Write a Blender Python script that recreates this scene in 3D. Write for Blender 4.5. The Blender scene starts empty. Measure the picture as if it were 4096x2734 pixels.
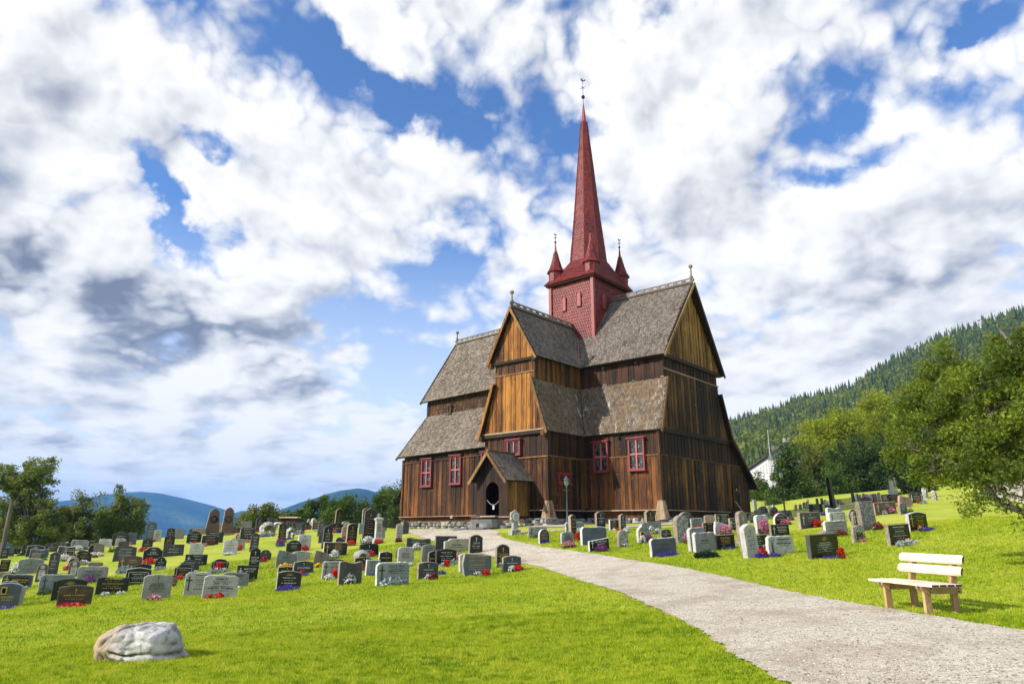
# churchyard with a wooden stave church
HAZE=1.5e-4; EXPO=.62; SKYS=.74; COVB=.0; NB1=680000; NB2=620000
GP=[[7.7,37.54,1.75],[9.08,34.53,1.65],[1.43,37.88,1.6],[-2.4,36.92,1.32],[-2.8,45.26,1.45],[-8.96,51.14,1.4],[-4.81,56.8,1.3],[9.51,55.15,1.9],[16.78,47.02,1.85],[22.32,54.78,2.6],[5.79,39.16,1.7],[0.13,65.73,1.2],[12.08,41.17,1.8],[0.0,0.0,0.0],[-3.0,4.0,-0.1],[3.0,4.0,0.0],[0.0,8.0,-0.3],[-14.45,24.0,-0.92],[-13.03,19.0,-0.47],[-8.29,20.5,-0.36],[-9.81,20.0,-0.35],[-7.08,23.0,-0.34],[-5.0,22.0,-0.12],[-3.48,22.5,-0.15],[-1.17,24.5,-0.03],[0.02,25.5,0.05],[-13.38,34.0,0.32],[-17.05,36.0,0.16],[-25.72,38.0,0.27],[-26.9,44.0,0.28],[-23.65,50.0,0.77],[-19.88,52.0,0.97],[-10.75,38.0,0.59],[-12.47,50.0,1.45],[-19.69,56.0,1.43],[-7.55,44.0,1.24],[4.18,29.0,0.83],[9.02,24.0,0.7],[9.99,23.0,0.6],[0.97,30.0,0.92],[2.76,29.0,0.88],[6.53,11.3,0.27],[6.48,13.0,0.31],[6.16,23.5,0.58],[14.57,26.0,1.45],[19.67,36.0,2.29],[24.68,42.0,2.99],[12.78,26.0,1.08],[12.56,31.0,1.3],[18.62,42.0,2.34],[26.46,55.0,3.51],[24.78,58.0,3.42],[18.64,50.0,2.56],[32.42,55.0,4.09],[26.13,36.0,2.73],[33.58,46.0,4.0],[-4.66,9.3,-0.04],[-5.4,8.3,-0.0],[-2.04,7.2,0.21],[1.29,7.0,0.25],[4.91,7.5,0.27],[7.67,11.0,0.33],[3.19,11.0,0.16],[-0.19,11.5,0.09],[-4.81,13.5,-0.17],[-8.93,13.5,-0.25],[-40.0,10.0,-4.5],[30.0,5.0,2.2],[-60.0,50.0,-4.0],[-45.0,75.0,-4.0],[-20.0,85.0,-1.5],[60.0,60.0,11.0],[45.0,85.0,8.0],[15.0,85.0,4.0],[75.0,90.0,14.0],[45.0,30.0,6.0],[-80.0,100.0,-14.0],[-40.0,110.0,-10.0],[0.0,110.0,1.0],[45.0,130.0,16.0]]
STONES=[
[-25.15, 35.49, 0.3, 0.5, 0.1, 0.403, "rect", "K", "D", "w", "s", "", "black sunburst headstone nearest the foot of the wooden pole"],
[-25.41, 36.31, 0.27, 0.41, 0.09, 0.505, "rect", "S", "D", "w", "", "", "slate headstone just right of the leftmost sunburst stone"],
[-25.68, 37.16, 0.26, 0.29, 0.09, 0.416, "rect", "K", "D", "g", "", "", "small black gold-lettered headstone behind the low green bush"],
[-24.89, 36.95, 0.73, 0.45, 0.09, 0.448, "rect", "K", "D", "w", "", "", "black headstone mostly hidden behind the black sunburst headstone"],
[-23.99, 35.99, 0.74, 0.55, 0.11, 0.474, "peak", "K", "L", "w", "s", "", "wide black headstone with white sunburst and pointed top"],
[-24.35, 37.77, 0.58, 0.44, 0.09, 0.448, "arc", "D", "D", "w", "c", "", "dark grey arched headstone right of the wide white sunburst stone"],
[-28.32, 45.01, 0.78, 0.35, 0.09, 0.416, "rect", "K", "D", "w", "", "", "low black headstone with flowers standing above its right end"],
[-23.98, 39.6, 0.83, 0.47, 0.09, 0.474, "rough", "G", "L", "k", "C", "", "grey headstone with engraved cross and dark blue flowers"],
[-24.79, 42.15, 0.39, 0.37, 0.09, 0.403, "rect", "K", "D", "w", "", "", "small black headstone wedged beside the grey cross headstone"],
[-23.06, 40.46, 0.65, 0.47, 0.09, 0.438, "rough", "W", "L", "k", "c", "", "wide pale headstone below the tallest left-hand birch crown"],
[-22.58, 36.25, 0.75, 0.46, 0.09, 0.403, "serp", "D", "L", "w", "", "", "grey wavy-topped headstone behind the small framed black one"],
[-22.22, 35.99, 0.42, 0.44, 0.09, 0.505, "arc", "K", "L", "w", "f", "", "small black headstone in a grey frame above white flowers"],
[-23.38, 35.4, 0.79, 0.45, 0.09, 0.421, "serp", "S", "L", "w", "", "", "blue-grey headstone with curled double-hump top"],
[-23.39, 35.25, 0.38, 0.27, 0.09, 0.495, "arc", "O", "O", "", "", "", "small brown unlettered headstone before the curled blue-grey one"],
[-19.56, 30.64, 0.36, 0.94, 0.2, 0.423, "peak", "D", "D", "w", "c", "", "tall dark weathered headstone between two plaque stones"],
[-20.83, 31.11, 0.91, 0.63, 0.13, 0.438, "arc", "N", "L", "k", "c", "", "wide grey-green arched headstone with white and red flowers"],
[-20.38, 34.02, 0.75, 0.52, 0.1, 0.465, "shoulder", "K", "D", "g", "C", "", "black half-round headstone with large dark cross and gold name"],
[-21.79, 37.48, 0.73, 0.46, 0.09, 0.506, "round", "K", "O", "w", "", "", "dark disc-shaped headstone with a ring carved in it"],
[-21.43, 37.08, 0.44, 0.48, 0.1, 0.421, "arc", "O", "O", "", "", "", "plain brown slab before the dark disc headstone"],
[-20.1, 32.83, 0.48, 0.46, 0.35, 0.482, "boulder", "O", "O", "", "", "", "natural beige boulder headstone beside red flowers"],
[-19.01, 29.14, 0.37, 0.7, 0.14, 0.48, "tallround", "B", "O", "k", "o", "", "left oval brown headstone with white disc and plaque"],
[-18.27, 30.02, 0.38, 0.64, 0.13, 0.429, "tallround", "B", "O", "k", "o", "", "right oval brown headstone with white disc and plaque"],
[-22.38, 31.72, 0.36, 0.5, 0.1, 0.488, "rect", "K", "D", "g", "", "", "black gold-lettered slab at the left edge above framed one"],
[-18.83, 32.51, 0.58, 0.2, 0.09, 0.403, "peak", "O", "O", "", "", "", "low rough grey block behind the silver-framed pale headstone"],
[-21.26, 30.27, 0.4, 0.22, 0.09, 0.474, "rect", "O", "O", "", "", "", "low brown-grey headstone at the left edge, partly hidden"],
[-19.0, 27.75, 0.99, 0.54, 0.11, 0.429, "rough", "S", "L", "g", "fC", "ASBJØRN ULLAND", "grey headstone with framed black panel and gold cross"],
[-17.52, 25.23, 0.51, 0.67, 0.13, 0.505, "rough", "D", "L", "", "", "", "rough dark stone peeping out behind the lantern headstone"],
[-16.62, 23.93, 0.73, 0.75, 0.15, 0.429, "arc", "S", "L", "g", "n", "HAGEN", "blue-grey headstone with a brass lantern at left edge"],
[-16.48, 24.34, 0.23, 0.58, 0.12, 0.488, "rect", "L", "L", "", "", "", "rough grey granite slab behind the brass lantern headstone"],
[-16.79, 26.68, 1.09, 0.66, 0.13, 0.438, "rough", "N", "L", "k", "C", "", "wide grey rough-edged headstone with bush growing before it"],
[-15.36, 25.17, 1.01, 0.7, 0.14, 0.505, "arc", "K", "D", "g", "s", "", "black headstone with gold sun behind the wood-grained one"],
[-11.09, 18.45, 0.76, 0.5, 0.1, 0.505, "arc", "M", "D", "g", "c", "", "dark wood-grained headstone with gold cross and lettering"],
[-16.68, 28.67, 1.06, 0.6, 0.12, 0.472, "rough", "L", "L", "k", "f", "OTTAR PAULSEN/LAURA PAULSEN", "pale framed headstone beside dark pink flowers"],
[-14.41, 26.12, 1.03, 0.56, 0.11, 0.488, "serp", "K", "D", "g", "", "", "black wavy-topped headstone with gold lettering, front row"],
[-14.3, 27.61, 0.88, 0.63, 0.13, 0.414, "peak", "K", "L", "w", "f", "", "black headstone in a pointed silver frame"],
[-15.3, 29.85, 0.6, 0.4, 0.09, 0.402, "arc", "K", "D", "", "", "", "black arched headstone behind the pointed silver frame"],
[-16.46, 30.98, 0.89, 0.6, 0.12, 0.474, "arc", "B", "D", "g", "C", "RØEN", "brown headstone with gold lettering above silvery leaves"],
[-15.15, 30.99, 0.44, 0.47, 0.09, 0.472, "shoulder", "K", "D", "w", "c", "", "small black pointed headstone with white cross"],
[-18.46, 34.14, 0.93, 0.71, 0.14, 0.403, "peak", "D", "D", "w", "", "", "large dull dark headstone behind the brown gold-lettered one"],
[-22.3, 40.99, 0.52, 0.29, 0.09, 0.403, "arc", "D", "D", "", "", "", "dark arched top showing behind the large dull dark headstone"],
[-22.86, 41.64, 0.54, 0.43, 0.09, 0.402, "rough", "W", "L", "k", "c", "", "small white headstone before the wide black arched one"],
[-23.31, 42.4, 0.84, 0.7, 0.14, 0.406, "arc", "K", "D", "w", "", "", "wide black arched headstone with the tall gold-lettered one behind"],
[-27.5, 50.12, 0.39, 0.75, 0.15, 0.48, "tallround", "K", "D", "g", "c", "", "narrow tall black headstone against the birch crowns"],
[-22.81, 42.78, 0.48, 0.7, 0.14, 0.506, "rect", "S", "D", "", "", "", "plain blue-grey headstone leaning below the birches"],
[-23.34, 45.88, 0.58, 1.28, 0.22, 0.429, "peak", "S", "D", "w", "c", "", "tallest slate-blue headstone before the blue mountain"],
[-26.33, 52.86, 0.44, 0.31, 0.09, 0.488, "arc", "K", "D", "", "", "", "black arched top right of the tallest slate-blue headstone"],
[-22.92, 46.0, 0.45, 0.73, 0.15, 0.423, "rect", "W", "L", "k", "c", "", "pale tall headstone right of the tallest slate-blue one"],
[-19.52, 38.21, 0.51, 0.61, 0.12, 0.499, "arc", "K", "D", "g", "c", "", "black gold-lettered headstone with red flowers, left of the slate one"],
[-25.15, 52.4, 0.54, 0.66, 0.13, 0.438, "tallround", "K", "D", "g", "c", "", "upper of two stacked-looking black gold-lettered headstones"],
[-19.54, 40.67, 0.53, 0.58, 0.12, 0.438, "tallround", "K", "D", "g", "c", "", "lower of two stacked-looking black gold-lettered headstones"],
[-22.65, 48.44, 0.58, 0.64, 0.13, 0.488, "rect", "G", "D", "", "", "", "plain grey headstone on the crest before the blue mountain"],
[-16.75, 35.41, 0.93, 0.56, 0.11, 0.505, "rect", "D", "D", "w", "c", "", "dark slate headstone with white lettering and two torches"],
[-17.23, 34.37, 0.84, 0.57, 0.11, 0.495, "shoulder", "K", "L", "w", "s", "ROEN", "black headstone with white sunburst above a mass of red begonias"],
[-18.97, 42.48, 0.8, 0.67, 0.13, 0.438, "shoulder", "K", "D", "w", "", "", "black scrolled headstone just below the two tall brown ones"],
[-24.2, 53.98, 0.65, 0.44, 0.09, 0.423, "arc", "D", "D", "", "", "", "dark stone on the crest left of the two tall brown ones"],
[-23.47, 53.3, 0.9, 0.47, 0.09, 0.465, "rect", "O", "O", "", "", "", "brownish slab on the crest behind the black scrolled headstone"],
[-22.86, 54.15, 0.91, 1.84, 0.22, 0.505, "tallround", "B", "O", "", "q", "", "left of two tall brown headstones with round dark plaques"],
[-20.54, 51.25, 0.77, 1.96, 0.22, 0.488, "tallround", "B", "O", "", "q", "", "right of two tall brown headstones with round dark plaques"],
[-22.9, 55.55, 0.39, 0.67, 0.13, 0.48, "rough", "W", "L", "k", "", "", "white headstone seen between the two tall brown ones"],
[-17.49, 41.8, 0.98, 0.63, 0.13, 0.416, "rect", "K", "D", "w", "", "", "black headstone with two statuettes below the tall brown pair"],
[-17.21, 40.64, 0.91, 0.55, 0.11, 0.455, "arc", "K", "O", "g", "", "", "dark gold-lettered headstone with pink flowers below tall brown pair"],
[-13.42, 34.07, 0.65, 0.66, 0.13, 0.488, "rough", "W", "L", "k", "c", "", "white headstone with black cross, dark red flowers at base"],
[-14.2, 36.91, 0.72, 0.56, 0.11, 0.465, "rough", "L", "L", "k", "", "", "pale grey headstone behind the white one with dark red flowers"],
[-15.41, 34.91, 0.65, 0.58, 0.12, 0.403, "rough", "W", "L", "k", "c", "", "white headstone with black cross above the black panel stone"],
[-13.62, 30.94, 0.88, 0.49, 0.1, 0.429, "rect", "K", "D", "w", "C", "", "black headstone with grey cross strip and red flowers"],
[-13.3, 29.68, 0.71, 0.49, 0.1, 0.505, "shoulder", "D", "D", "w", "", "", "dark scrolled headstone behind the arched framed gold one"],
[-12.92, 28.38, 0.7, 0.53, 0.11, 0.416, "shoulder", "K", "D", "g", "f", "", "black arched headstone with framed gold lettering, left slope"],
[-12.08, 29.77, 0.66, 0.42, 0.09, 0.488, "shoulder", "K", "D", "g", "f", "", "black arched headstone with red and silvery plants at base"],
[-9.74, 26.51, 0.74, 0.54, 0.11, 0.482, "rect", "K", "D", "w", "C", "HARALD FURUSETH", "black rectangular headstone with thin silver cross"],
[-10.51, 29.27, 0.4, 0.85, 0.17, 0.403, "peak", "K", "D", "w", "c", "AUDUN BULM/INGER BULM", "tall black peaked headstone above the silver-cross rectangle"],
[-12.65, 35.04, 0.38, 0.87, 0.17, 0.465, "peak", "D", "D", "w", "", "", "tall dark slate headstone directly behind the peaked black one"],
[-10.82, 31.43, 0.5, 0.44, 0.09, 0.431, "shoulder", "D", "D", "", "c", "", "dark relief headstone beside red and blue flowers"],
[-15.82, 42.56, 0.85, 0.76, 0.15, 0.431, "rough", "K", "O", "w", "", "", "black rough-edged headstone with many white lines"],
[-17.14, 44.44, 0.3, 0.34, 0.21, 0.505, "boulder", "O", "O", "", "", "", "small brown boulder beside the many-lined black headstone"],
[-20.66, 53.16, 0.58, 0.36, 0.09, 0.403, "rect", "K", "D", "w", "c", "", "low black headstone with gold birds near the tall brown pair"],
[-20.99, 56.02, 0.8, 0.69, 0.14, 0.465, "serp", "G", "D", "w", "", "", "grey slate headstone with uneven top behind the many-lined one"],
[-18.95, 53.17, 0.48, 1.02, 0.2, 0.488, "arc", "K", "D", "g", "c", "", "tall black gold-cross headstone before the pale round bush"],
[-19.05, 55.91, 0.47, 0.84, 0.17, 0.44, "peak", "D", "D", "", "", "", "dark tall headstone left of the wooden shed"],
[-15.77, 46.03, 1.05, 0.87, 0.72, 0.488, "boulder", "V", "O", "", "", "", "large lichen-covered natural headstone with silvery plants"],
[-18.5, 56.05, 0.86, 0.47, 0.58, 0.423, "boulder", "W", "W", "", "", "", "white rough boulder behind the lichen-covered headstone"],
[-19.48, 55.93, 0.32, 0.36, 0.09, 0.402, "arc", "D", "D", "", "", "", "small dark stone left of the white rough boulder"],
[-13.02, 40.3, 0.43, 1.11, 0.2, 0.503, "peak", "K", "O", "g", "c", "", "tall black gold-cross headstone right of the lichen-covered one"],
[-13.29, 42.69, 0.56, 0.68, 0.37, 0.402, "boulder", "V", "O", "", "", "", "speckled round boulder headstone with dark red flowers"],
[-16.85, 53.6, 0.39, 0.59, 0.12, 0.423, "rect", "D", "D", "", "c", "", "dark stone with white cross in front of the wooden shed"],
[-13.99, 46.56, 0.8, 0.67, 0.13, 0.506, "rect", "D", "D", "w", "", "", "dark wide headstone above a silvery mound of leaves"],
[-14.68, 50.11, 0.66, 0.54, 0.11, 0.402, "arc", "K", "D", "w", "", "", "black arched headstone right of the silvery leaf mound"],
[-16.33, 56.86, 0.29, 0.67, 0.2, 0.421, "boulder", "O", "O", "", "", "", "upright brown boulder beside the grey rough one"],
[-15.91, 56.9, 0.54, 0.72, 0.38, 0.49, "boulder", "L", "L", "", "", "", "grey rough boulder standing before the hedge"],
[-13.61, 49.18, 0.5, 0.53, 0.11, 0.403, "rect", "B", "W", "g", "", "", "brown headstone with gold marks below the grey rough boulder"],
[-14.14, 49.72, 0.26, 0.29, 0.09, 0.423, "arc", "D", "D", "", "", "", "small dark stone beside the brown gold-marked headstone"],
[-11.61, 43.28, 0.42, 0.91, 0.2, 0.423, "peak", "D", "D", "w", "", "", "dark peaked headstone behind the tall cross-topped pair"],
[-9.0, 34.65, 0.42, 1.07, 0.2, 0.505, "peak", "K", "D", "w", "c", "", "tall black peaked headstone above the wide gold-cross one"],
[-10.19, 38.98, 0.77, 0.44, 0.09, 0.465, "rect", "D", "D", "", "", "", "wide dark slab crossing behind the tall black peaked headstone"],
[-13.76, 56.08, 0.5, 1.41, 0.22, 0.448, "tallround", "K", "O", "g", "c", "", "tallest black gold-lettered headstone before the round green tree"],
[-11.26, 45.5, 0.86, 0.58, 0.12, 0.423, "arc", "K", "D", "g", "c", "HATTEBØL", "black arched headstone with gold cross and blue flowers"],
[-14.18, 56.38, 0.23, 0.51, 0.1, 0.416, "rect", "B", "B", "", "", "", "narrow brown slab left of the tallest gold-lettered headstone"],
[-11.73, 49.95, 0.53, 0.46, 0.09, 0.474, "rough", "W", "L", "k", "", "", "white stone right of the tallest gold-lettered headstone"],
[-9.63, 40.91, 0.32, 0.66, 0.13, 0.505, "peak", "P", "P", "", "", "", "reddish sandstone slab among black headstones"],
[-8.17, 36.29, 0.51, 1.0, 0.2, 0.474, "arc", "K", "O", "g", "c", "", "tall black arched gold-cross headstone above red flowers"],
[-8.84, 36.54, 0.37, 0.35, 0.09, 0.495, "round", "K", "D", "g", "c", "", "small black round-topped headstone above the wide gold-cross one"],
[-7.7, 31.17, 1.02, 0.6, 0.12, 0.429, "rect", "K", "W", "g", "C", "ROTAAS/ALVHILD/OLAV", "wide black headstone with thin gold cross and daisies"],
[-10.04, 34.51, 0.6, 0.73, 0.15, 0.472, "rough", "W", "W", "k", "c", "", "white headstone with two names and red flowers"],
[-10.27, 33.64, 0.68, 0.55, 0.11, 0.48, "shoulder", "K", "D", "w", "", "", "black headstone with carved round crest in mid-slope"],
[-9.2, 29.29, 0.79, 0.66, 0.13, 0.506, "irr", "N", "N", "k", "c", "", "grey-green slanting headstone behind yellow flowers"],
[-9.0, 30.7, 0.69, 0.39, 0.09, 0.503, "rough", "W", "W", "k", "", "", "white ragged-edged headstone beside the grey-green slanting one"],
[-7.77, 29.29, 0.6, 0.55, 0.11, 0.482, "irr", "O", "O", "k", "c", "", "sandy headstone with white bird and yellow flowers"],
[-7.89, 27.26, 0.75, 0.47, 0.09, 0.506, "peak", "D", "L", "w", "c", "ÅNSLØKKEN", "dark headstone with torches and thin silver outline"],
[-8.51, 27.27, 0.68, 0.31, 0.09, 0.465, "arc", "K", "L", "g", "c", "", "black arched top with gold cross behind the sunburst headstone"],
[-7.03, 22.8, 0.75, 0.54, 0.11, 0.505, "arc", "K", "L", "w", "s", "", "black headstone with gold sunburst and lobelia, front row"],
[-6.31, 25.39, 0.74, 0.6, 0.12, 0.402, "rough", "L", "L", "k", "C", "", "pale granite headstone with long cross and red flowers"],
[-7.13, 28.76, 0.75, 0.25, 0.09, 0.402, "peak", "K", "D", "", "", "", "black pointed top behind the pale long-cross headstone"],
[-5.03, 22.47, 0.73, 0.71, 0.14, 0.506, "serp", "D", "O", "k", "", "", "dark chiselled headstone with daisies and marigolds"],
[-5.95, 28.76, 0.67, 0.53, 0.47, 0.505, "boulder", "L", "W", "k", "c", "", "pale natural-edged headstone half hidden by white flowers"],
[-5.72, 27.69, 0.71, 0.39, 0.09, 0.495, "peak", "K", "O", "", "c", "", "black pointed relief headstone before the pale natural-edged one"],
[-4.96, 25.66, 0.5, 0.52, 0.1, 0.488, "rect", "G", "W", "k", "", "", "plain grey headstone left of the large chiselled front one"],
[-4.99, 28.33, 0.55, 0.46, 0.09, 0.48, "peak", "K", "W", "g", "c", "OLAVE BORGEDAL", "small black pointed headstone with ornate gold cross"],
[-3.59, 21.83, 1.02, 0.67, 0.13, 0.465, "rough", "N", "W", "k", "C", "Peder A. Mork/Ingeborg Mork", "large grey chiselled headstone above silvery leaves, front row"],
[-4.14, 27.99, 0.63, 0.62, 0.12, 0.429, "rough", "L", "L", "k", "c", "BØEGARD/BØEGARD", "speckled pale headstone with black cross in mid-slope"],
[-4.53, 29.3, 0.4, 0.45, 0.09, 0.48, "round", "D", "D", "", "", "", "dark stone hidden behind the speckled pale headstone"],
[-6.07, 30.41, 0.82, 0.55, 0.11, 0.49, "peak", "K", "D", "w", "c", "Mork", "black headstone with thin white centre cross"],
[-4.14, 31.57, 1.14, 0.43, 0.09, 0.505, "serp", "D", "O", "w", "", "", "dark grey headstone with carved leaves near the path bend"],
[-3.24, 27.94, 0.57, 0.67, 0.13, 0.505, "peak", "G", "O", "k", "", "", "grey temple-shaped headstone with pediment and dark niche"],
[-2.95, 27.2, 0.43, 0.53, 0.11, 0.423, "peak", "K", "O", "g", "c", "BORGEDAL", "black gold-cross headstone before the temple-shaped one"],
[-2.48, 27.17, 0.83, 0.58, 0.12, 0.474, "arc", "K", "D", "w", "", "", "black headstone with carved leaf arch and silvery plants"],
[-2.79, 24.03, 0.72, 0.54, 0.11, 0.503, "arc", "D", "O", "w", "c", "", "dark arched headstone with dark red flowers beside blue lobelia"],
[-1.41, 25.69, 0.97, 0.61, 0.12, 0.495, "rough", "W", "W", "", "", "", "white ragged slab showing behind the blue-grey angular headstone"],
[-1.19, 24.53, 1.06, 0.71, 0.14, 0.416, "hex", "S", "O", "g", "", "", "blue-grey angular headstone with gold script nearest the path"],
[-2.79, 30.22, 0.95, 0.59, 0.12, 0.403, "rect", "D", "O", "k", "c", "", "dark slate headstone with white flowers beside the path bend"],
[-2.28, 29.5, 1.1, 0.56, 0.11, 0.506, "step", "E", "W", "k", "c", "BØEGARD", "cream headstone with stepped corner and black cross"],
[-1.45, 28.92, 0.55, 0.74, 0.15, 0.403, "tallround", "K", "O", "w", "c", "", "dark upright headstone with mossy edges beside the cream one"],
[-0.32, 26.37, 0.52, 0.76, 0.15, 0.423, "tallround", "K", "O", "g", "c", "PAUL M. BORGEN/PAUL E. BØEGÅRD/MARTHA", "black gold-lettered headstone standing at the path edge"],
[0.01, 25.07, 0.69, 0.54, 0.11, 0.416, "arc", "D", "O", "w", "c", "", "dark grey headstone with granite edge, nearest left path edge"],
[-7.2, 35.86, 0.62, 1.69, 0.22, 0.403, "peak", "K", "D", "g", "c", "", "tallest black pointed headstone with seven gold inscriptions"],
[-10.9, 52.78, 0.53, 1.43, 0.22, 0.438, "peak", "D", "O", "w", "c", "", "tall dark pillar behind the tallest black pointed headstone"],
[-6.91, 38.06, 0.24, 0.57, 0.11, 0.431, "rect", "G", "L", "", "", "", "small grey slab right of the white cross pedestal"],
[-8.4, 45.8, 0.63, 0.84, 0.17, 0.421, "rect", "D", "D", "", "", "", "dark broad slab behind the white cross pedestal"],
[-9.14, 43.29, 0.45, 0.62, 0.12, 0.438, "rect", "N", "L", "", "", "", "grey-green slab left of the tallest black pointed headstone"],
[-8.66, 51.86, 0.33, 0.51, 0.1, 0.429, "rect", "D", "D", "", "", "", "small dark block beside the pale gravel by the church"],
[-5.48, 34.59, 0.29, 0.87, 0.17, 0.429, "peak", "L", "O", "k", "", "", "pale pointed pillar headstone left of the gravel path"],
[-6.03, 40.35, 0.35, 0.78, 0.16, 0.431, "irr", "D", "D", "", "", "", "dark slanting slab behind the pale pointed pillar"],
[1.15, 31.55, 0.93, 0.45, 0.09, 0.429, "rough", "V", "O", "k", "C", "", "lichen-blotched wide headstone right of the path fork"],
[1.37, 29.84, 0.49, 0.57, 0.11, 0.505, "round", "D", "W", "g", "", "", "dark heart-engraved headstone with white edge and lobelia"],
[2.31, 29.46, 0.59, 0.47, 0.09, 0.505, "rough", "G", "W", "k", "f", "FLYEN/HALDIS FLYEN", "small grey headstone with pink flowers near the lamp post"],
[2.95, 33.06, 0.97, 0.44, 0.09, 0.403, "rough", "G", "W", "k", "", "FLYEN", "wide pale grey headstone behind the narrow gold-lettered one"],
[2.72, 31.13, 0.28, 0.95, 0.2, 0.505, "peak", "K", "O", "g", "", "", "narrow black gold-lettered headstone beside the lamp post"],
[3.38, 29.07, 1.17, 0.7, 0.14, 0.421, "rough", "S", "W", "k", "", "FLYEN", "large grey double headstone with long name list"],
[3.4, 27.71, 0.93, 0.44, 0.09, 0.474, "slant", "K", "W", "w", "C", "Harry Alfred Holen", "low black slanted headstone with purple and pink flowers"],
[4.35, 34.5, 0.51, 0.77, 0.15, 0.488, "tallround", "K", "O", "w", "c", "", "tall black white-lettered headstone before the church wall"],
[4.79, 33.07, 0.5, 0.49, 0.1, 0.402, "rect", "D", "W", "g", "s", "", "dark headstone with gold sun beside the slender pillar"],
[5.18, 32.95, 0.31, 0.74, 0.15, 0.505, "peak", "D", "O", "w", "c", "", "slender dark pillar headstone before the stone foundation"],
[4.44, 28.28, 0.47, 0.65, 0.13, 0.474, "round", "V", "O", "", "", "", "small lichened round-topped headstone with white flowers"],
[5.47, 29.31, 0.59, 0.74, 0.15, 0.402, "asym", "N", "W", "w", "n", "HAUG", "curved asymmetrical headstone with lantern niche"],
[6.51, 33.03, 0.48, 0.9, 0.18, 0.403, "tallround", "K", "O", "g", "c", "", "tall black headstone with gold cross before the corner props"],
[6.47, 32.71, 1.03, 0.4, 0.09, 0.403, "rough", "G", "O", "k", "C", "", "pale stone with white crosses behind the tall gold-cross one"],
[6.56, 30.23, 0.52, 0.37, 0.09, 0.429, "arc", "D", "O", "w", "c", "", "small dark headstone behind the double-cross grey one"],
[5.36, 25.11, 1.07, 0.62, 0.12, 0.402, "rough", "S", "W", "k", "cc", "", "wide grey headstone with two crosses and lobelia"],
[6.94, 28.78, 0.62, 1.08, 0.22, 0.503, "tallround", "V", "O", "", "", "", "tall weathered grey headstone with rounded top, right of centre"],
[8.25, 33.38, 0.65, 0.73, 0.15, 0.48, "tallround", "D", "O", "w", "", "", "dark leaning headstone behind the tall weathered one"],
[8.71, 33.31, 0.69, 0.44, 0.09, 0.488, "rect", "N", "L", "k", "", "", "grey-green headstone on the gravel below the church corner"],
[10.12, 36.13, 0.67, 0.4, 0.09, 0.474, "arc", "P", "O", "g", "c", "", "pinkish arched headstone with red flowers below the wall"],
[6.79, 25.93, 0.71, 0.84, 0.17, 0.423, "rough", "G", "W", "k", "f", "", "white-edged headstone with ornate border, partly hidden"],
[6.97, 25.66, 1.0, 0.68, 0.14, 0.506, "rough", "G", "W", "k", "c", "Ivar Odlo", "light headstone with black cross behind low juniper"],
[8.74, 31.45, 0.61, 0.46, 0.09, 0.423, "rect", "K", "O", "g", "C", "", "black gold-lettered headstone with engraved cross panel"],
[9.18, 31.04, 0.71, 0.55, 0.11, 0.423, "irr", "W", "W", "", "", "", "white curved-topped headstone overgrown by pink daisies"],
[10.28, 34.48, 0.84, 0.52, 0.1, 0.429, "rect", "K", "O", "w", "C", "", "black headstone with three white names and thin cross"],
[15.41, 49.86, 1.38, 0.71, 0.14, 0.495, "rect", "K", "O", "w", "c", "", "black white-lettered headstone closest to the plank-walled gable"],
[10.11, 32.22, 0.48, 0.55, 0.11, 0.505, "rect", "K", "O", "w", "C", "", "black headstone with silver cross and rose, partly hidden"],
[9.06, 27.62, 0.44, 1.24, 0.2, 0.423, "tallround", "O", "O", "", "c", "", "tall brown granite headstone right of the church corner"],
[7.8, 23.07, 0.51, 1.08, 0.22, 0.403, "peak", "W", "W", "k", "c", "", "tall white leaning headstone with black cross, red geraniums"],
[8.63, 25.27, 1.31, 0.52, 0.1, 0.495, "rect", "K", "O", "w", "", "", "wide black slab crossing behind the tall white leaning headstone"],
[7.83, 26.09, 0.87, 0.52, 0.1, 0.423, "rect", "K", "O", "g", "", "Helga Bakken/Emil Bakken", "black headstone with gold script beside the juniper one"],
[12.12, 35.65, 0.26, 0.4, 0.09, 0.403, "rect", "D", "D", "w", "", "", "dark slate piece showing right of the tall brown granite one"],
[10.98, 31.01, 0.72, 0.8, 0.16, 0.505, "rough", "W", "W", "k", "c", "", "white headstone with black cross behind tall pink daisies"],
[17.41, 49.78, 0.7, 0.4, 0.09, 0.465, "arc", "O", "O", "w", "c", "", "small brown headstone with white cross behind the pink daisies"],
[18.1, 50.73, 0.89, 0.51, 0.1, 0.48, "shoulder", "K", "L", "w", "f", "", "left of two black headstones with carved silver tops"],
[18.31, 49.22, 0.7, 0.48, 0.1, 0.429, "shoulder", "K", "L", "w", "f", "", "right of two black headstones with carved silver tops"],
[20.5, 59.19, 0.32, 0.91, 0.2, 0.482, "rect", "G", "G", "w", "", "", "grey tall headstone at the church wall's right end"],
[13.01, 34.16, 0.85, 0.54, 0.11, 0.429, "round", "K", "W", "w", "", "", "black flower-carved headstone with rounded white side"],
[18.15, 46.87, 1.15, 0.44, 0.09, 0.404, "arc", "B", "W", "w", "f", "", "red-brown arched headstone with white edge"],
[11.23, 29.7, 1.1, 0.49, 0.1, 0.505, "rect", "K", "O", "w", "C", "Bjarne Pettersen/Klara Pettersen", "black square headstone with silver cross and script names"],
[9.07, 24.05, 1.19, 0.59, 0.12, 0.48, "rough", "W", "W", "k", "t", "KÅRE BJØRGEN/MARTIN BJØRGEN", "white headstone with engraved tree and red geraniums"],
[9.89, 22.57, 1.32, 0.73, 0.15, 0.488, "rect", "K", "D", "w", "s", "ROLF KRISTIAN HANSEN/ELLEN MARTHA HANSEN/KARL OLSEN/SONJA", "large black headstone with gold sunburst, right foreground"],
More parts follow.
